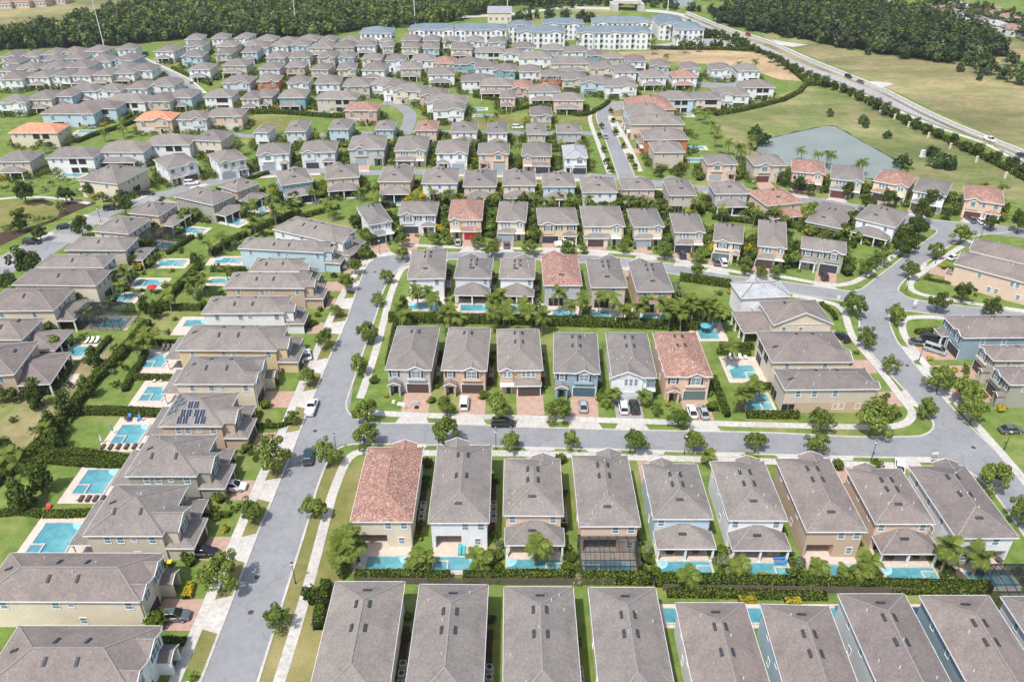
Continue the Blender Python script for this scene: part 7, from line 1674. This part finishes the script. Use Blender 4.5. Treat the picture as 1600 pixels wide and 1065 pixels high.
# ------------------------------------------------------------------ hedges of the near yards
HX = [([(556, 905), (600, 906), (662, 906)], 1.4, 1.9, 'dark clipped hedge behind the corner house pool'), ([(664, 907), (704, 907)], 1.4, 1.9, 'hedge left of the gate behind the white pool house'), ([(724, 907), (786, 907)], 1.4, 1.9, 'hedge right of the gate behind the white pool house'), ([(788, 906), (896, 906)], 1.4, 2.0, 'clipped hedge behind the pool of the peach house'),
      ([(908, 908), (1018, 910)], 1.4, 2.0, 'clipped hedge behind the caged pool'), ([(1022, 912), (1122, 914)], 1.4, 2.2, 'tall dark hedge behind the pale blue house pool'), ([(1126, 914), (1240, 916)], 1.4, 2.0, 'dark hedge behind the white house pool'), ([(1244, 916), (1360, 919)], 1.4, 2.0, 'dark hedge behind the tan brown house pool'), ([(1362, 919), (1470, 921)], 1.4, 1.9, 'hedge behind the right peach house pool'), ([(1474, 921), (1545, 923)], 1.4, 1.9, 'hedge behind the rightmost pool'),
      ([(1042, 929), (1120, 930), (1235, 933), (1290, 934)], 1.3, 1.2, 'lower second hedge behind the right frontmost houses'), ([(1390, 924), (1440, 925), (1530, 927)], 1.2, 1.1, 'bright low hedge before the frontmost right houses'),
      ([(511, 916), (504, 945), (497, 984)], 1.5, 1.9, 'dark hedge along the left side of the frontmost row'),
      ([(60, 708), (140, 712), (206, 722)], 1.5, 1.4, 'upper of two parallel hedges below the parasol pool'), ([(52, 720), (140, 727), (205, 730)], 1.3, 1.2, 'lower of two parallel hedges below the parasol pool'), ([(122, 646), (180, 646), (262, 650)], 1.6, 1.6, 'hedge between the third and fourth left lawns'), ([(196, 612), (206, 590), (222, 568), (228, 552)], 1.3, 1.2, 'short dark hedge left of the third left pool'), ([(196, 547), (216, 526), (226, 516)], 1.4, 1.5, 'short hedge by the highest lawn'),
      ([(210, 592), (240, 592), (280, 594)], 1.2, 1.2, 'hedge below the cream lounge chairs'), ([(220, 536), (250, 538), (286, 538)], 1.2, 1.2, 'hedge above the highest left street pool'), ([(70, 806), (110, 806), (154, 803)], 1.2, 1.2, 'hedge above the red chairs pool'), ([(-10, 806), (30, 802), (66, 806)], 1.2, 1.0, 'hedge at the lower left photo edge'),
      ([(-20, 768), (30, 730), (70, 694), (98, 660), (122, 630), (150, 596), (184, 564), (212, 532), (232, 508)], 2.0, 1.8, 'long diagonal hedge dividing the left yards, lower part'), ([(246, 490), (262, 470), (286, 446), (312, 420)], 1.8, 1.8, 'long diagonal hedge dividing the left yards, middle part'), ([(330, 400), (362, 380), (404, 360), (440, 345), (470, 335)], 1.6, 1.8, 'long diagonal hedge dividing the left yards, upper part'),
      ([(70, 576), (106, 572)], 1.3, 1.4, 'dark hedge above a far left pool'), ([(78, 616), (96, 600), (108, 578)], 1.2, 1.4, 'dark hedge right of a far left pool'), ([(150, 556), (172, 530)], 1.2, 1.2, 'hedge right of the lounge deck at far left'), ([(256, 484), (316, 484)], 1.4, 1.5, 'hedge above the tiled left spa'), ([(330, 424), (384, 424)], 1.2, 1.3, 'hedge by the round spa'), ([(262, 398), (302, 372)], 1.2, 1.3, 'hedge beside the highest cage'),
      ([(608, 501), (680, 503), (770, 504)], 1.8, 2.2, 'dense hedge behind the left half of the palm-lined pools'), ([(772, 504), (870, 507), (960, 510)], 1.8, 2.2, 'dense hedge behind the middle palm-lined pools'), ([(962, 510), (1050, 513), (1092, 514)], 1.8, 2.2, 'dense hedge behind the right palm-lined pools'),
      ([(606, 575), (612, 545), (620, 505), (630, 470)], 1.2, 1.6, 'narrow hedge beside the long street sidewalk'), ([(1114, 596), (1124, 622), (1136, 652)], 1.2, 1.8, 'narrow dark hedge beside the clay-tiled peach house'), ([(1166, 651), (1206, 652), (1247, 652)], 1.3, 1.5, 'dark boxy hedge before the lowest corner house'), ([(1124, 543), (1176, 545)], 1.2, 1.4, 'upper hedge by the lounge chairs'), ([(1120, 552), (1172, 555)], 1.1, 1.1, 'lower hedge by the lounge chairs'), ([(1184, 606), (1204, 607)], 1.2, 1.4, 'short hedge between the corner pools'),
      ([(1062, 438), (1100, 443), (1141, 449)], 1.4, 2.2, 'tall clipped hedge wall below the curved street'), ([(1443, 436), (1462, 440), (1488, 444)], .9, .7, 'low clipped hedge beside the pale drive'), ([(1282, 476), (1300, 490), (1306, 500)], 1.0, 1.0, 'curved low hedge at the gable end house'), ([(1430, 521), (1466, 518)], 1.2, 1.1, 'dark low hedge before the slate blue house'),
      ([(252, 1003), (290, 1004)], 1.2, .9, 'low hedge above the lowest left drive'), ([(330, 806), (360, 806)], 1.0, .9, 'low hedge below the white car drive'), ([(380, 666), (436, 668), (452, 660)], 1.0, .9, 'low hedge beside the third left drive'), ([(425, 604), (432, 598)], 1.6, 1.0, 'low box hedge on a left front lawn'), ([(480, 512), (494, 506)], 1.4, 1.0, 'low hedge on an upper left front lawn'),
      ([(470, 342), (530, 326)], 1.3, 1.6, 'hedge behind the white house at the bend'), ([(690, 320), (704, 322)], 1.2, 1.5, 'short hedge left of the red garage house'), ([(584, 322), (618, 324)], 1.2, 1.5, 'short hedge right of the white house at the bend'), ([(1036, 338), (1064, 340)], 1.2, 1.5, 'hedge between yards behind the curved street'), ([(1112, 342), (1200, 352)], 1.3, 1.5, 'hedge in the yards behind the right curved street'), ([(1248, 361), (1290, 372), (1336, 388)], 1.5, 1.7, 'dark hedge around the loop yards'), ([(1330, 362), (1352, 372), (1374, 384), (1400, 370)], 1.3, 1.6, 'hedge behind the white loop house'),
      ([(340, 300), (380, 284), (420, 272)], 1.2, 1.3, 'hedge along the upper street drives'), ([(290, 228), (320, 236)], 1.2, 1.4, 'hedge between the large left houses'), ([(60, 256), (72, 268)], 1.2, 1.3, 'hedge by the bright left lawn'), ([(120, 224), (150, 212), (190, 200), (214, 190)], 1.4, 1.6, 'dark hedge behind the large orange-tiled house'), ([(404, 158), (440, 168), (490, 160)], 1.4, 1.6, 'hedge round the teal house'), ([(390, 178), (440, 178), (520, 184), (560, 182)], 1.6, 1.8, 'dark hedge below the far loop houses'), ([(740, 152), (790, 160), (810, 168)], 1.4, 1.5, 'hedge above the far pool lawns'), ([(790, 175), (850, 168), (905, 182), (935, 172), (952, 160)], 1.5, 1.5, 'hedge at the bend of the upper lane'), ([(270, 108), (300, 122), (330, 134)], 1.8, 1.6, 'hedge beside the far left street'), ([(960, 134), (990, 142), (1010, 138)], 1.4, 1.4, 'hedge behind the far white houses')]
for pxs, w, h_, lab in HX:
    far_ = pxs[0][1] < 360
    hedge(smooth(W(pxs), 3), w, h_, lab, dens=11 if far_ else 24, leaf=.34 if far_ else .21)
for pxs, lab in (([(304, 990), (314, 1000)], 0), ([(292, 936), (300, 914)], 'yellow clipped hedge on the front lawn of the lower left house'), ([(216, 1035), (268, 1035)], 'yellow green low hedge above the lowest left drive'), ([(322, 806), (328, 794)], 'yellow bush strip by the black bins'), ([(398, 658), (402, 650)], 'yellow bush strip beside a left drive'), ([(1345, 943 - 0), (1350, 943)], 0), ([(1153, 937), (1178, 938)], 'yellow bush strip behind the frontmost row'), ([(1226, 941), (1248, 941)], 'second yellow bush strip behind the frontmost row'), ([(1186, 905), (1206, 905)], 'yellow bushes on the hedge by the white house pool')):
    if lab: hedge(smooth(W(pxs), 3), 1.2, .9, lab, mat='leaf_yellow', dens=70, leaf=.22)

# walls between the lots: low board fences behind the pool row
for a, b, lab in (((556, 912), (1034, 914), 'low board fence between frontmost row and left pool hedges'), ((1036, 922), (1420, 928), 'low board fence between frontmost row and right pool hedges')):
    pts = resample(W([a, b]), 26); t = thing('fence', lab, 'fence', (*pts[13], 0), 0, 'board fences behind the pools')
    for i, p in enumerate(pts):
        link('post', cached('fpost', lambda: MB().box(-.06, .06, -.06, .06, 0, 1.5).mesh('post', 'board_fence')), t, (*(p - pts[13]), 0))
    for p, q in zip(pts, pts[1:]):
        for z in (.35, .8, 1.25):
            link('board', MB().bar((*(p - pts[13]), z), (*(q - pts[13]), z + .001), .03, .36).mesh('board', 'board_fence'), t)

# ------------------------------------------------------------------ side yards and front gardens
for rw in 'ABCDE':
    for h in ROWS[rw]:
        w2, d2 = h.w / 2, h.d / 2
        sgn = 1 if rw in 'ACE' else -1
        o_ = sheet('mulch_ground', [(p.x - h.c.x, p.y - h.c.y) for p in (h.loc(sgn * w2 - .42 * sgn, -d2 + 3), h.loc(sgn * (w2 + .75), -d2 + 3), h.loc(sgn * (w2 + .75), d2 - 3), h.loc(sgn * w2 - .42 * sgn, d2 - 3))], 'mulch', .009); o_.location = (h.c.x, h.c.y, 0)
        nm = hname(h)
        for y in (-d2 + 2.5, -d2 * .55, d2 * .45, d2 - 2.2):
            q = h.loc(sgn * (w2 + .5), y + R.uniform(-.8, .8))
            if R.random() < .8: shrub(q, R.uniform(.7, 1.05), 'shrub beside ' + nm, 'shrubs of the side yards', 'leaf_dark' if R.random() < .5 else 'leaf_hedge')
        for x in (-w2 + .8, w2 - .6, 0, w2 * .5):
            q = h.loc(x + R.uniform(-.4, .4), -d2 - 1.5 - R.random())
            if free(q, .3) and R.random() < .75 and rw != 'B' and abs(x - (1.7 if rw == 'C' else 99)) > 3.2:
                shrub(q, R.uniform(.5, .9), 'garden shrub, ' + nm, 'shrubs of the front gardens', R.choice(('leaf_hedge', 'leaf_hedge', 'leaf_yellow', 'leaf_dark')))
        if rw in 'BD':
            for s in (-1, 1):
                for k in range(3):
                    q = h.loc(s * (w2 + .2 + R.uniform(0, .7)), d2 + 1.5 + k * 2.2)
                    shrub(q, R.uniform(.75, 1.3), 'poolside shrub of ' + nm, 'shrubs beside the pools', R.choice(('leaf_hedge', 'leaf_dark', 'leaf_hedge', 'leaf_pale')))
for h in ROWS['L'] + ROWS['X'] + ROWS['K']:
    nm = hname(h)
    for k in range(7):
        q = h.loc(R.uniform(-h.w / 2 - 1, h.w / 2 + 1), -h.d / 2 - R.uniform(1.5, 8))
        if free(q, .6): 
            gx_ = h.loc(-h.w / 2 + 3.2, 0); off = (Vector((q.x, q.y)) - h.c).dot(h.lx)
            if -h.w / 2 < off < .8 and h.row == 'L': continue
            shrub(q, R.uniform(.5, 1.1), 'garden shrub, ' + nm, 'shrubs of the front gardens', R.choice(('leaf_hedge', 'leaf_dark', 'leaf_hedge', 'leaf_yellow')))
for px, py, s, mt, lb in ((243, 980, 2.1, 'leaf_hedge', 'big round shrub beside the dark grey car'), (297, 880, 1.5, 'leaf_hedge', 'round shrub beside the black car on the left drive'), (345, 782, 1.5, 'leaf_hedge', 'round shrub below the white car'), (385, 705, 1.5, 'leaf_hedge', 'round shrub by the second left drive'), (415, 636, 1.6, 'leaf_hedge', 'round dark shrub right of the solar roof house'), (443, 578, 1.3, 'leaf_hedge', 'round shrub below the crowded drive'), (490, 478, 1.2, 'leaf_hedge', 'round shrub on an upper left lawn'), (228, 1016, 2.0, 'leaf_street', 'loose small tree like shrub above the lowest left drive'), (489, 938, 1.9, 'leaf_dark', 'dark shrub on the strip right of the sidewalk'), (584, 598, 1.3, 'leaf_dark', 'conical dark shrub beside the first grey house'), (675, 628, 1.2, 'leaf_hedge', 'round shrub between the first two pink drives'), (755, 622, 1.3, 'leaf_hedge', 'round shrub right of the second pink drive'), (603, 620, .9, 'leaf_yellow', 'yellow shrub left of the first pink drive'), (1308, 776 - 44, 1.5, 'leaf_hedge', 'shrub between two right pool row fronts'), (1369, 729, 1.4, 'leaf_hedge', 'round shrub at the right front gardens'), (669, 728, 1.6, 'leaf_hedge', 'round shrub beside the clay-tiled corner house'), (875, 722, 1.5, 'leaf_hedge', 'dark shrub behind the peach pool house'), (938, 624, 1.4, 'leaf_hedge', 'round shrub between blue and white houses'), (1110, 640, 1.5, 'leaf_hedge', 'shrub right of the clay-tiled peach house cars'), (1216, 422, 1.2, 'leaf_hedge', 'round shrub beside the cream curved street house'), (1590, 620, 1.4, 'leaf_hedge', 'round shrub at the right photo edge'), (1562, 642, 1.2, 'leaf_yellow', 'yellow shrub in the right edge gardens'), (1440, 300, 1.4, 'leaf_dark', 'dark shrub below the pond'), (1484, 600, 1.3, 'leaf_hedge', 'green shrub beside the blue house drive')):
    shrub(P(px, py), s, lb, 'rounded garden shrubs', mt, True)
# trees of the left yards
for px, py, s, lb in ((62, 757, 1.25, 'dark broad magnolia on the lowest left lawn'), (35, 782, 1.2, 'dark magnolia at the left photo edge'), (55, 625, 1.0, 'dark cone tree before the far left pools'), (105, 640, 1.2, 'dark magnolia high on the diagonal hedge'), (82, 668, 1.1, 'dark magnolia midway on the diagonal hedge'), (138, 608, 1.0, 'dark magnolia at the diagonal hedge top'), (146, 562, 1.0, 'dark cone tree beside a far left deck'), (240, 487, .9, 'dark tree at the big black cage'), (225, 478, .9, 'second dark tree at the big black cage'), (305, 406, .8, 'dark cone tree by the white shed yard'), (10, 706, 1.0, 'dark tree at the left edge hedge'), (88, 690, .9, 'small dark tree below the diagonal magnolias')):
    tree('magnolia_tree', P(px, py, 2), lb, 'tree', 'dark magnolias of the left yards', 'mag', 1.6, 2.7, 1700, 36, .34, 'leaf_dark', .6, R.randint(0, 2), s, .34, -.7)

for _ in range(64):
    a_, b_ = R.choice((((0, 742), (122, 630)), ((122, 630), (212, 532)), ((212, 532), (312, 420)), ((312, 420), (440, 345))))
    t_ = R.random(); q = P(a_[0] + (b_[0] - a_[0]) * t_, a_[1] + (b_[1] - a_[1]) * t_) + Vector((R.gauss(0, 3.4), R.gauss(0, 2.2), 0))
    if free(q, .6, 4.0): shrub(q, R.uniform(.7, 1.5), 'bushy shrub along the diagonal hedge of the left yards', 'shrubs of the diagonal hedge', R.choice(('leaf_hedge', 'leaf_street', 'leaf_dark', 'leaf_street', 'leaf_yellow', 'leaf_pale')))
for h in ROWS['L'][5:] + ROWS['M']:
    for _ in range(5):
        q = h.loc(R.uniform(-h.w / 2 - .5, h.w / 2 + .5), h.d / 2 + R.uniform(3, 13))
        if free(q, .5, 4.4): shrub(q, R.uniform(.7, 1.6), 'backyard shrub, ' + hname(h), 'backyard shrubs of the left rows', R.choice(('leaf_hedge', 'leaf_street', 'leaf_dark', 'leaf_dark')))
for px, py, s_, mt in ((1046, 470, 1.9, 'leaf_dark'), (1058, 478, 2.0, 'leaf_dark'), (1070, 486, 2.1, 'leaf_hedge'), (1084, 492, 1.8, 'leaf_dark'), (1098, 496, 1.9, 'leaf_dark'), (1112, 498, 1.7, 'leaf_hedge'), (1126, 500, 1.6, 'leaf_dark'), (1052, 452, 1.9, 'leaf_pale'), (1062, 462, 1.8, 'leaf_pale'), (1040, 486, 1.7, 'leaf_dark'), (1056, 496, 1.8, 'leaf_hedge'), (1140, 498, 1.5, 'leaf_dark')):
    shrub(P(px, py), s_, 'big shrub of the thicket at the right end of the palm-lined pools', 'thicket at the right end of the pools', mt, True)
palms([(1062, 480, 6), (1078, 474, 6.5), (1094, 478, 6), (1110, 474, 6.2), (1122, 482, 5.5)], 6, 'palm of the thicket at the right end of the pools', 'palms of the thicket', 1.1, n=14)
# brownish lawns behind the far left houses
for q in ([(-10, 668), (40, 620), (72, 628), (118, 640), (84, 662), (40, 696), (-10, 716)], [(128, 562), (150, 556), (186, 536), (170, 560), (148, 590), (100, 628), (80, 616)]):
    sheet('worn_lawn', W(q), 'dry_field', .012)

# yard plants among the farther houses, near to far
spots = []
for h in NO_BUILD:
    if h.row in ('F', 'G', 'H', 'E', 'Z', 'Y', 'V', 'M', 'far'):
        for k in range({'far': 18}.get(h.row, 40)):
            a = R.uniform(0, 6.28); q = h.loc(math.cos(a) * (h.w / 2 + R.uniform(.7, 2.2)) * (1.2 if abs(math.cos(a)) < .6 else 1), math.sin(a) * (h.d / 2 + R.uniform(.7, 6)))
            spots.append((q.y, q))
for h in NO_BUILD:
    if h.row in ('F', 'G', 'H', 'E', 'Z', 'Y', 'V', 'far'):
        for s_ in (-1, 1):
            for k in range(6):
                q = h.loc(s_ * (h.w / 2 + R.uniform(.5, 1.8)), -h.d / 2 + h.d * (k + R.random()) / 6); spots.append((q.y, q))
        for k in range(6):
            q = h.loc(-h.w / 2 + h.w * (k + R.random()) / 6, h.d / 2 + R.uniform(1, 5)); spots.append((q.y, q))
            q = h.loc(-h.w / 2 + h.w * (k + R.random()) / 6, -h.d / 2 - R.uniform(.8, 2.5))
            if h.row == 'far' or k == 0: spots.append((q.y, q))
spots.sort(key=lambda s: s[0]); ns = nt_ = 0
XS = []
for _, q in spots:
    if not free(q, .25, 3.4): continue
    clear = False
    for hh in NO_BUILD:
        if hh.row in ('E', 'F', 'G', 'Y', 'V', 'Z', 'M'):
            e = q.to_2d() - hh.c; ex, ey = e.dot(hh.lx), e.dot(hh.ly)
            if -hh.d / 2 - 9 < ey < -hh.d / 2 + .5 and abs(ex) < hh.w / 2 - .2: clear = True; break
    if clear: continue
    px, py = proj(q)
    if not (-10 < px < 1610 and py > 50): continue
    near = min((hh for hh in NO_BUILD if hh.row in ROWNAME or hh.row == 'far'), key=lambda hh: (hh.c - q.to_2d()).length)
    rn = near.group if near.row == 'far' else ROWNAME[near.row][0]
    if R.random() < .75:
        if ns < 4000:
            ns += 1; shrub(q, R.uniform(1.0, 2.5), 'leafy yard shrub in the ' + rn.replace('the ', '', 1), 'yard shrubs of the ' + rn.replace('the ', '', 1), R.choice(('leaf_hedge', 'leaf_hedge', 'leaf_dark', 'leaf_yellow', 'leaf_street', 'leaf_street', 'leaf_street')))
        else: XS.append((q, R.uniform(.8, 1.7)))
    else:
        if nt_ < 240:
            nt_ += 1; tree('yard_tree', q, 'small yard tree in the ' + rn.replace('the ', '', 1), 'tree', 'yard trees of the ' + rn.replace('the ', '', 1), 'yd', 1.5, 1.5, 330, 18, .5, R.choice(('leaf_street', 'leaf_dark', 'leaf_hedge', 'leaf_dark')), 1.2, 20 + nt_ % 2, R.uniform(.75, 1.35), .36)
        else: XS.append((q, R.uniform(1.4, 2.5)))
for q, s_ in XS: shrub(q, s_, 'small yard bush', 'yard shrubs', R.choice(('leaf_dark', 'leaf_hedge', 'leaf_street', 'leaf_street')))

# ------------------------------------------------------------------ woods
def wood(name, polypx, n, mat, hmin, hmax, seed, label, leaf=1.5, per=70):
    g = np.random.RandomState(seed); poly = W(polypx)
    xs = [p.x for p in poly]; ys = [p.y for p in poly]; Cs, Ns = [], []; k = 0; tries = 0
    while k < n and tries < n * 30:
        tries += 1
        p = Vector((g.uniform(min(xs), max(xs)), g.uniform(min(ys), max(ys))))
        if not in_poly(p, poly): continue
        hh = g.uniform(hmin, hmax); r = g.uniform(1.9, 5.2)
        c, nn, _ = crown_points(per, r, r, hh * .45, 9, .42, -.75, g.randint(0, 1000))
        c += np.array([p.x, p.y, hh * .58]); Cs.append(c); Ns.append(nn); k += 1
    o = link(name, quads_mesh(name, np.concatenate(Cs), np.concatenate(Ns), leaf, [mat, 'leaf_dark', 'leaf_hedge', 'leaf_street'], np.repeat(g.choice(4, len(Cs), p=[.68, .16, .11, .05]), per).astype(np.int32))); o['kind'] = 'stuff'; o['label'] = label
wood('forest_foliage', FOREST_L, 2600, 'leaf_forest', 6, 12, 3, 'dense wood across the top left', per=60)
wood('forest_foliage', FOREST_R, 1500, 'leaf_pine', 8, 15, 4, 'dense dark wood right of the highway', per=60)
wood('far_treeline', [(880, -6), (1040, -4), (1050, 4), (900, 8), (850, 16), (810, 14)], 160, 'leaf_forest', 6, 12, 5, 'far trees beyond the embankment')
wood('far_treeline', [(1090, 2), (1150, 4), (1250, 2), (1440, -2), (1700, 0), (1700, -40), (1090, -40)], 700, 'leaf_forest', 7, 13, 6, 'far dark trees along the top edge')
wood('far_treeline', [(1440, 38), (1480, 36), (1560, 52), (1640, 80), (1680, 40), (1560, 20), (1470, 6), (1430, 10)], 130, 'leaf_pine', 5, 9, 7, 'trees among the far town houses', per=50)
wood('far_treeline', [(0, -6), (60, -8), (110, -12), (200, -18), (260, -30), (0, -30), (-80, -6)], 90, 'leaf_forest', 6, 10, 8, 'far trees above the yellow field')
# trees one can tell apart along the wood edges
def edge_trees(pxs, n, label, group, mat, jit, smin, smax, seed, cat='tree'):
    pts = resample(smooth(W(pxs), 6), n)
    for i, p in enumerate(pts):
        q = p + Vector((R.uniform(-jit, jit), R.uniform(-jit, jit)))
        if inside_house(q, 2): continue
        tree('forest_tree', q, label, cat, group, 'ft' + mat, 2.6, 2.9, 420, 26, .85, mat, 1.0, 30 + i % 4, R.uniform(smin, smax), .36, -.8, uniq=False)
edge_trees([(-20, 78), (60, 73), (160, 70), (240, 63), (330, 56), (420, 57), (500, 54), (560, 45)], 75, 'broad tree at the near edge of the left wood', 'trees at the edge of the left wood', 'leaf_forest', 5, 1.3, 2.2, 1)
edge_trees([(400, 50), (450, 48), (520, 49), (560, 43), (640, 40), (720, 30)], 34, 'paler tree at the edge of the left wood behind the houses', 'trees at the edge of the left wood', 'leaf_street', 7, 1.2, 1.9, 2)
edge_trees([(1130, 34), (1180, 46), (1240, 56), (1290, 68), (1370, 80), (1440, 90), (1500, 92), (1556, 82)], 55, 'dark tree at the near edge of the right wood', 'trees at the edge of the right wood', 'leaf_pine', 5, 1.5, 2.3, 3)
edge_trees([(60, 56), (120, 46), (190, 28), (250, 10)], 22, 'dark tree at the far side of the left wood', 'trees at the far side of the left wood', 'leaf_forest', 6, 1.4, 2.1, 4)
for px, py, s, lb in ((1377, 84, 2.8, 'big lone dark tree at the wood edge above the dry field'), (1412, 92, 1.7, 'shrubby tree left of the big field trees'), (1455, 96, 2.2, 'dark tree of the pair in the dry field, left'), (1476, 98, 2.0, 'dark tree of the pair in the dry field, right'), (1512, 103, 1.6, 'rounded tree alone in the upper dry field'), (1537, 116, 2.2, 'round dark tree in the middle of the dry field'), (1568, 124, 1.6, 'smaller tree at the right of the dry field'), (1594, 132, 2.4, 'large bush at the right photo edge of the field'), (1540, 95, 1.3, 'small tree behind the round field tree'), (1500, 112, 1.0, 'low bush near the field pair'), (1580, 104, 1.5, 'tree upper right in the dry field'), (1530, 126, .8, 'tiny bush before the round field tree'), (1348, 194, .9, 'thin sapling on the pond lawn'), (1351, 200, .7, 'second thin sapling on the pond lawn'), (1296, 182, .7, 'sapling above the pond'), (1385, 216, .7, 'lowest sapling on the pond lawn'), (1455, 246, 1.0, 'bush right of the white cabinet'), (1463, 262, 1.3, 'larger bush below the white cabinet'), (1483, 266, 1.1, 'bush at the lower pond lawn'), (1178, 217, 1.2, 'round dark tree at the left pond bank'), (1190, 228, 1.1, 'second round tree at the left pond bank'), (1408, 262, 1.2, 'dark bush at the right pond bank'), (1280, 66, 1.3, 'small tree at the meadow corner'), (1355, 86, .9, 'small bush left of the big lone tree')):
    tree('field_tree', P(px, py), lb, 'tree', 'scattered trees of the fields', 'fd', 2.4, 2.2, 700, 30, .6, 'leaf_forest' if py < 140 else 'leaf_dark', .8, 50 + R.randint(0, 2), s, .34, -.7)
edge_trees([(810, 34), (850, 30), (880, 32), (906, 36), (930, 34)], 12, 'tree on the slope behind the apartments', 'trees behind the apartments', 'leaf_forest', 4, .8, 1.4, 5)
edge_trees([(880, 12), (930, 9), (1000, 8), (1050, 14), (1100, 20)], 26, 'small tree along the far embankment', 'trees along the far embankment', 'leaf_forest', 5, .7, 1.2, 6)
edge_trees([(1076, 66), (1110, 58), (1140, 66), (1160, 76), (1120, 76), (1060, 76)], 24, 'small tree in the apartment car park', 'trees of the apartment car park', 'leaf_forest', 3, .6, 1.0, 7)
# rough scrub by the far left park
for px, py in ((20, 286), (50, 292), (66, 280), (80, 292), (94, 282), (110, 288), (44, 306), (70, 300), (12, 300), (30, 340), (48, 346), (64, 350), (36, 356), (20, 364), (92, 326), (104, 320), (120, 306), (56, 272), (34, 274), (10, 360), (80, 346), (100, 334)):
    shrub(P(px, py), R.uniform(1.3, 2.6), 'rough shrub of the park by the far left street', 'shrubs of the far left park', R.choice(('leaf_dark', 'leaf_hedge', 'leaf_street')))
plant_shrubs()
# ------------------------------------------------------------------ air
m = bpy.data.materials.new('air'); m.use_nodes = True; MATS['air'] = m; t = m.node_tree; t.nodes.clear()
pv = t.nodes.new('ShaderNodeVolumePrincipled'); pv.inputs['Color'].default_value = (0.93, 0.96, 1.0, 1); pv.inputs['Density'].default_value = 0.0001; pv.inputs['Anisotropy'].default_value = 0.2
oo = t.nodes.new('ShaderNodeOutputMaterial'); t.links.new(pv.outputs[0], oo.inputs['Volume'])
hz = link('haze', MB().box(-1410, 1410, -150, 2010, -1, 106).mesh('haze', 'air')); hz['kind'] = 'stuff'
# ------------------------------------------------------------------ labels: number what would otherwise share one
from collections import defaultdict
by = defaultdict(list)
for o, at, uq in ALL:
    if uq: by[o['label']].append((o, at))
for lab, L_ in by.items():
    if len(L_) > 1:
        L_.sort(key=lambda q: proj(q[1])[0])
        for i, (o, _) in enumerate(L_):
            o['label'] = '%s, %s from left' % (lab, nth(i))
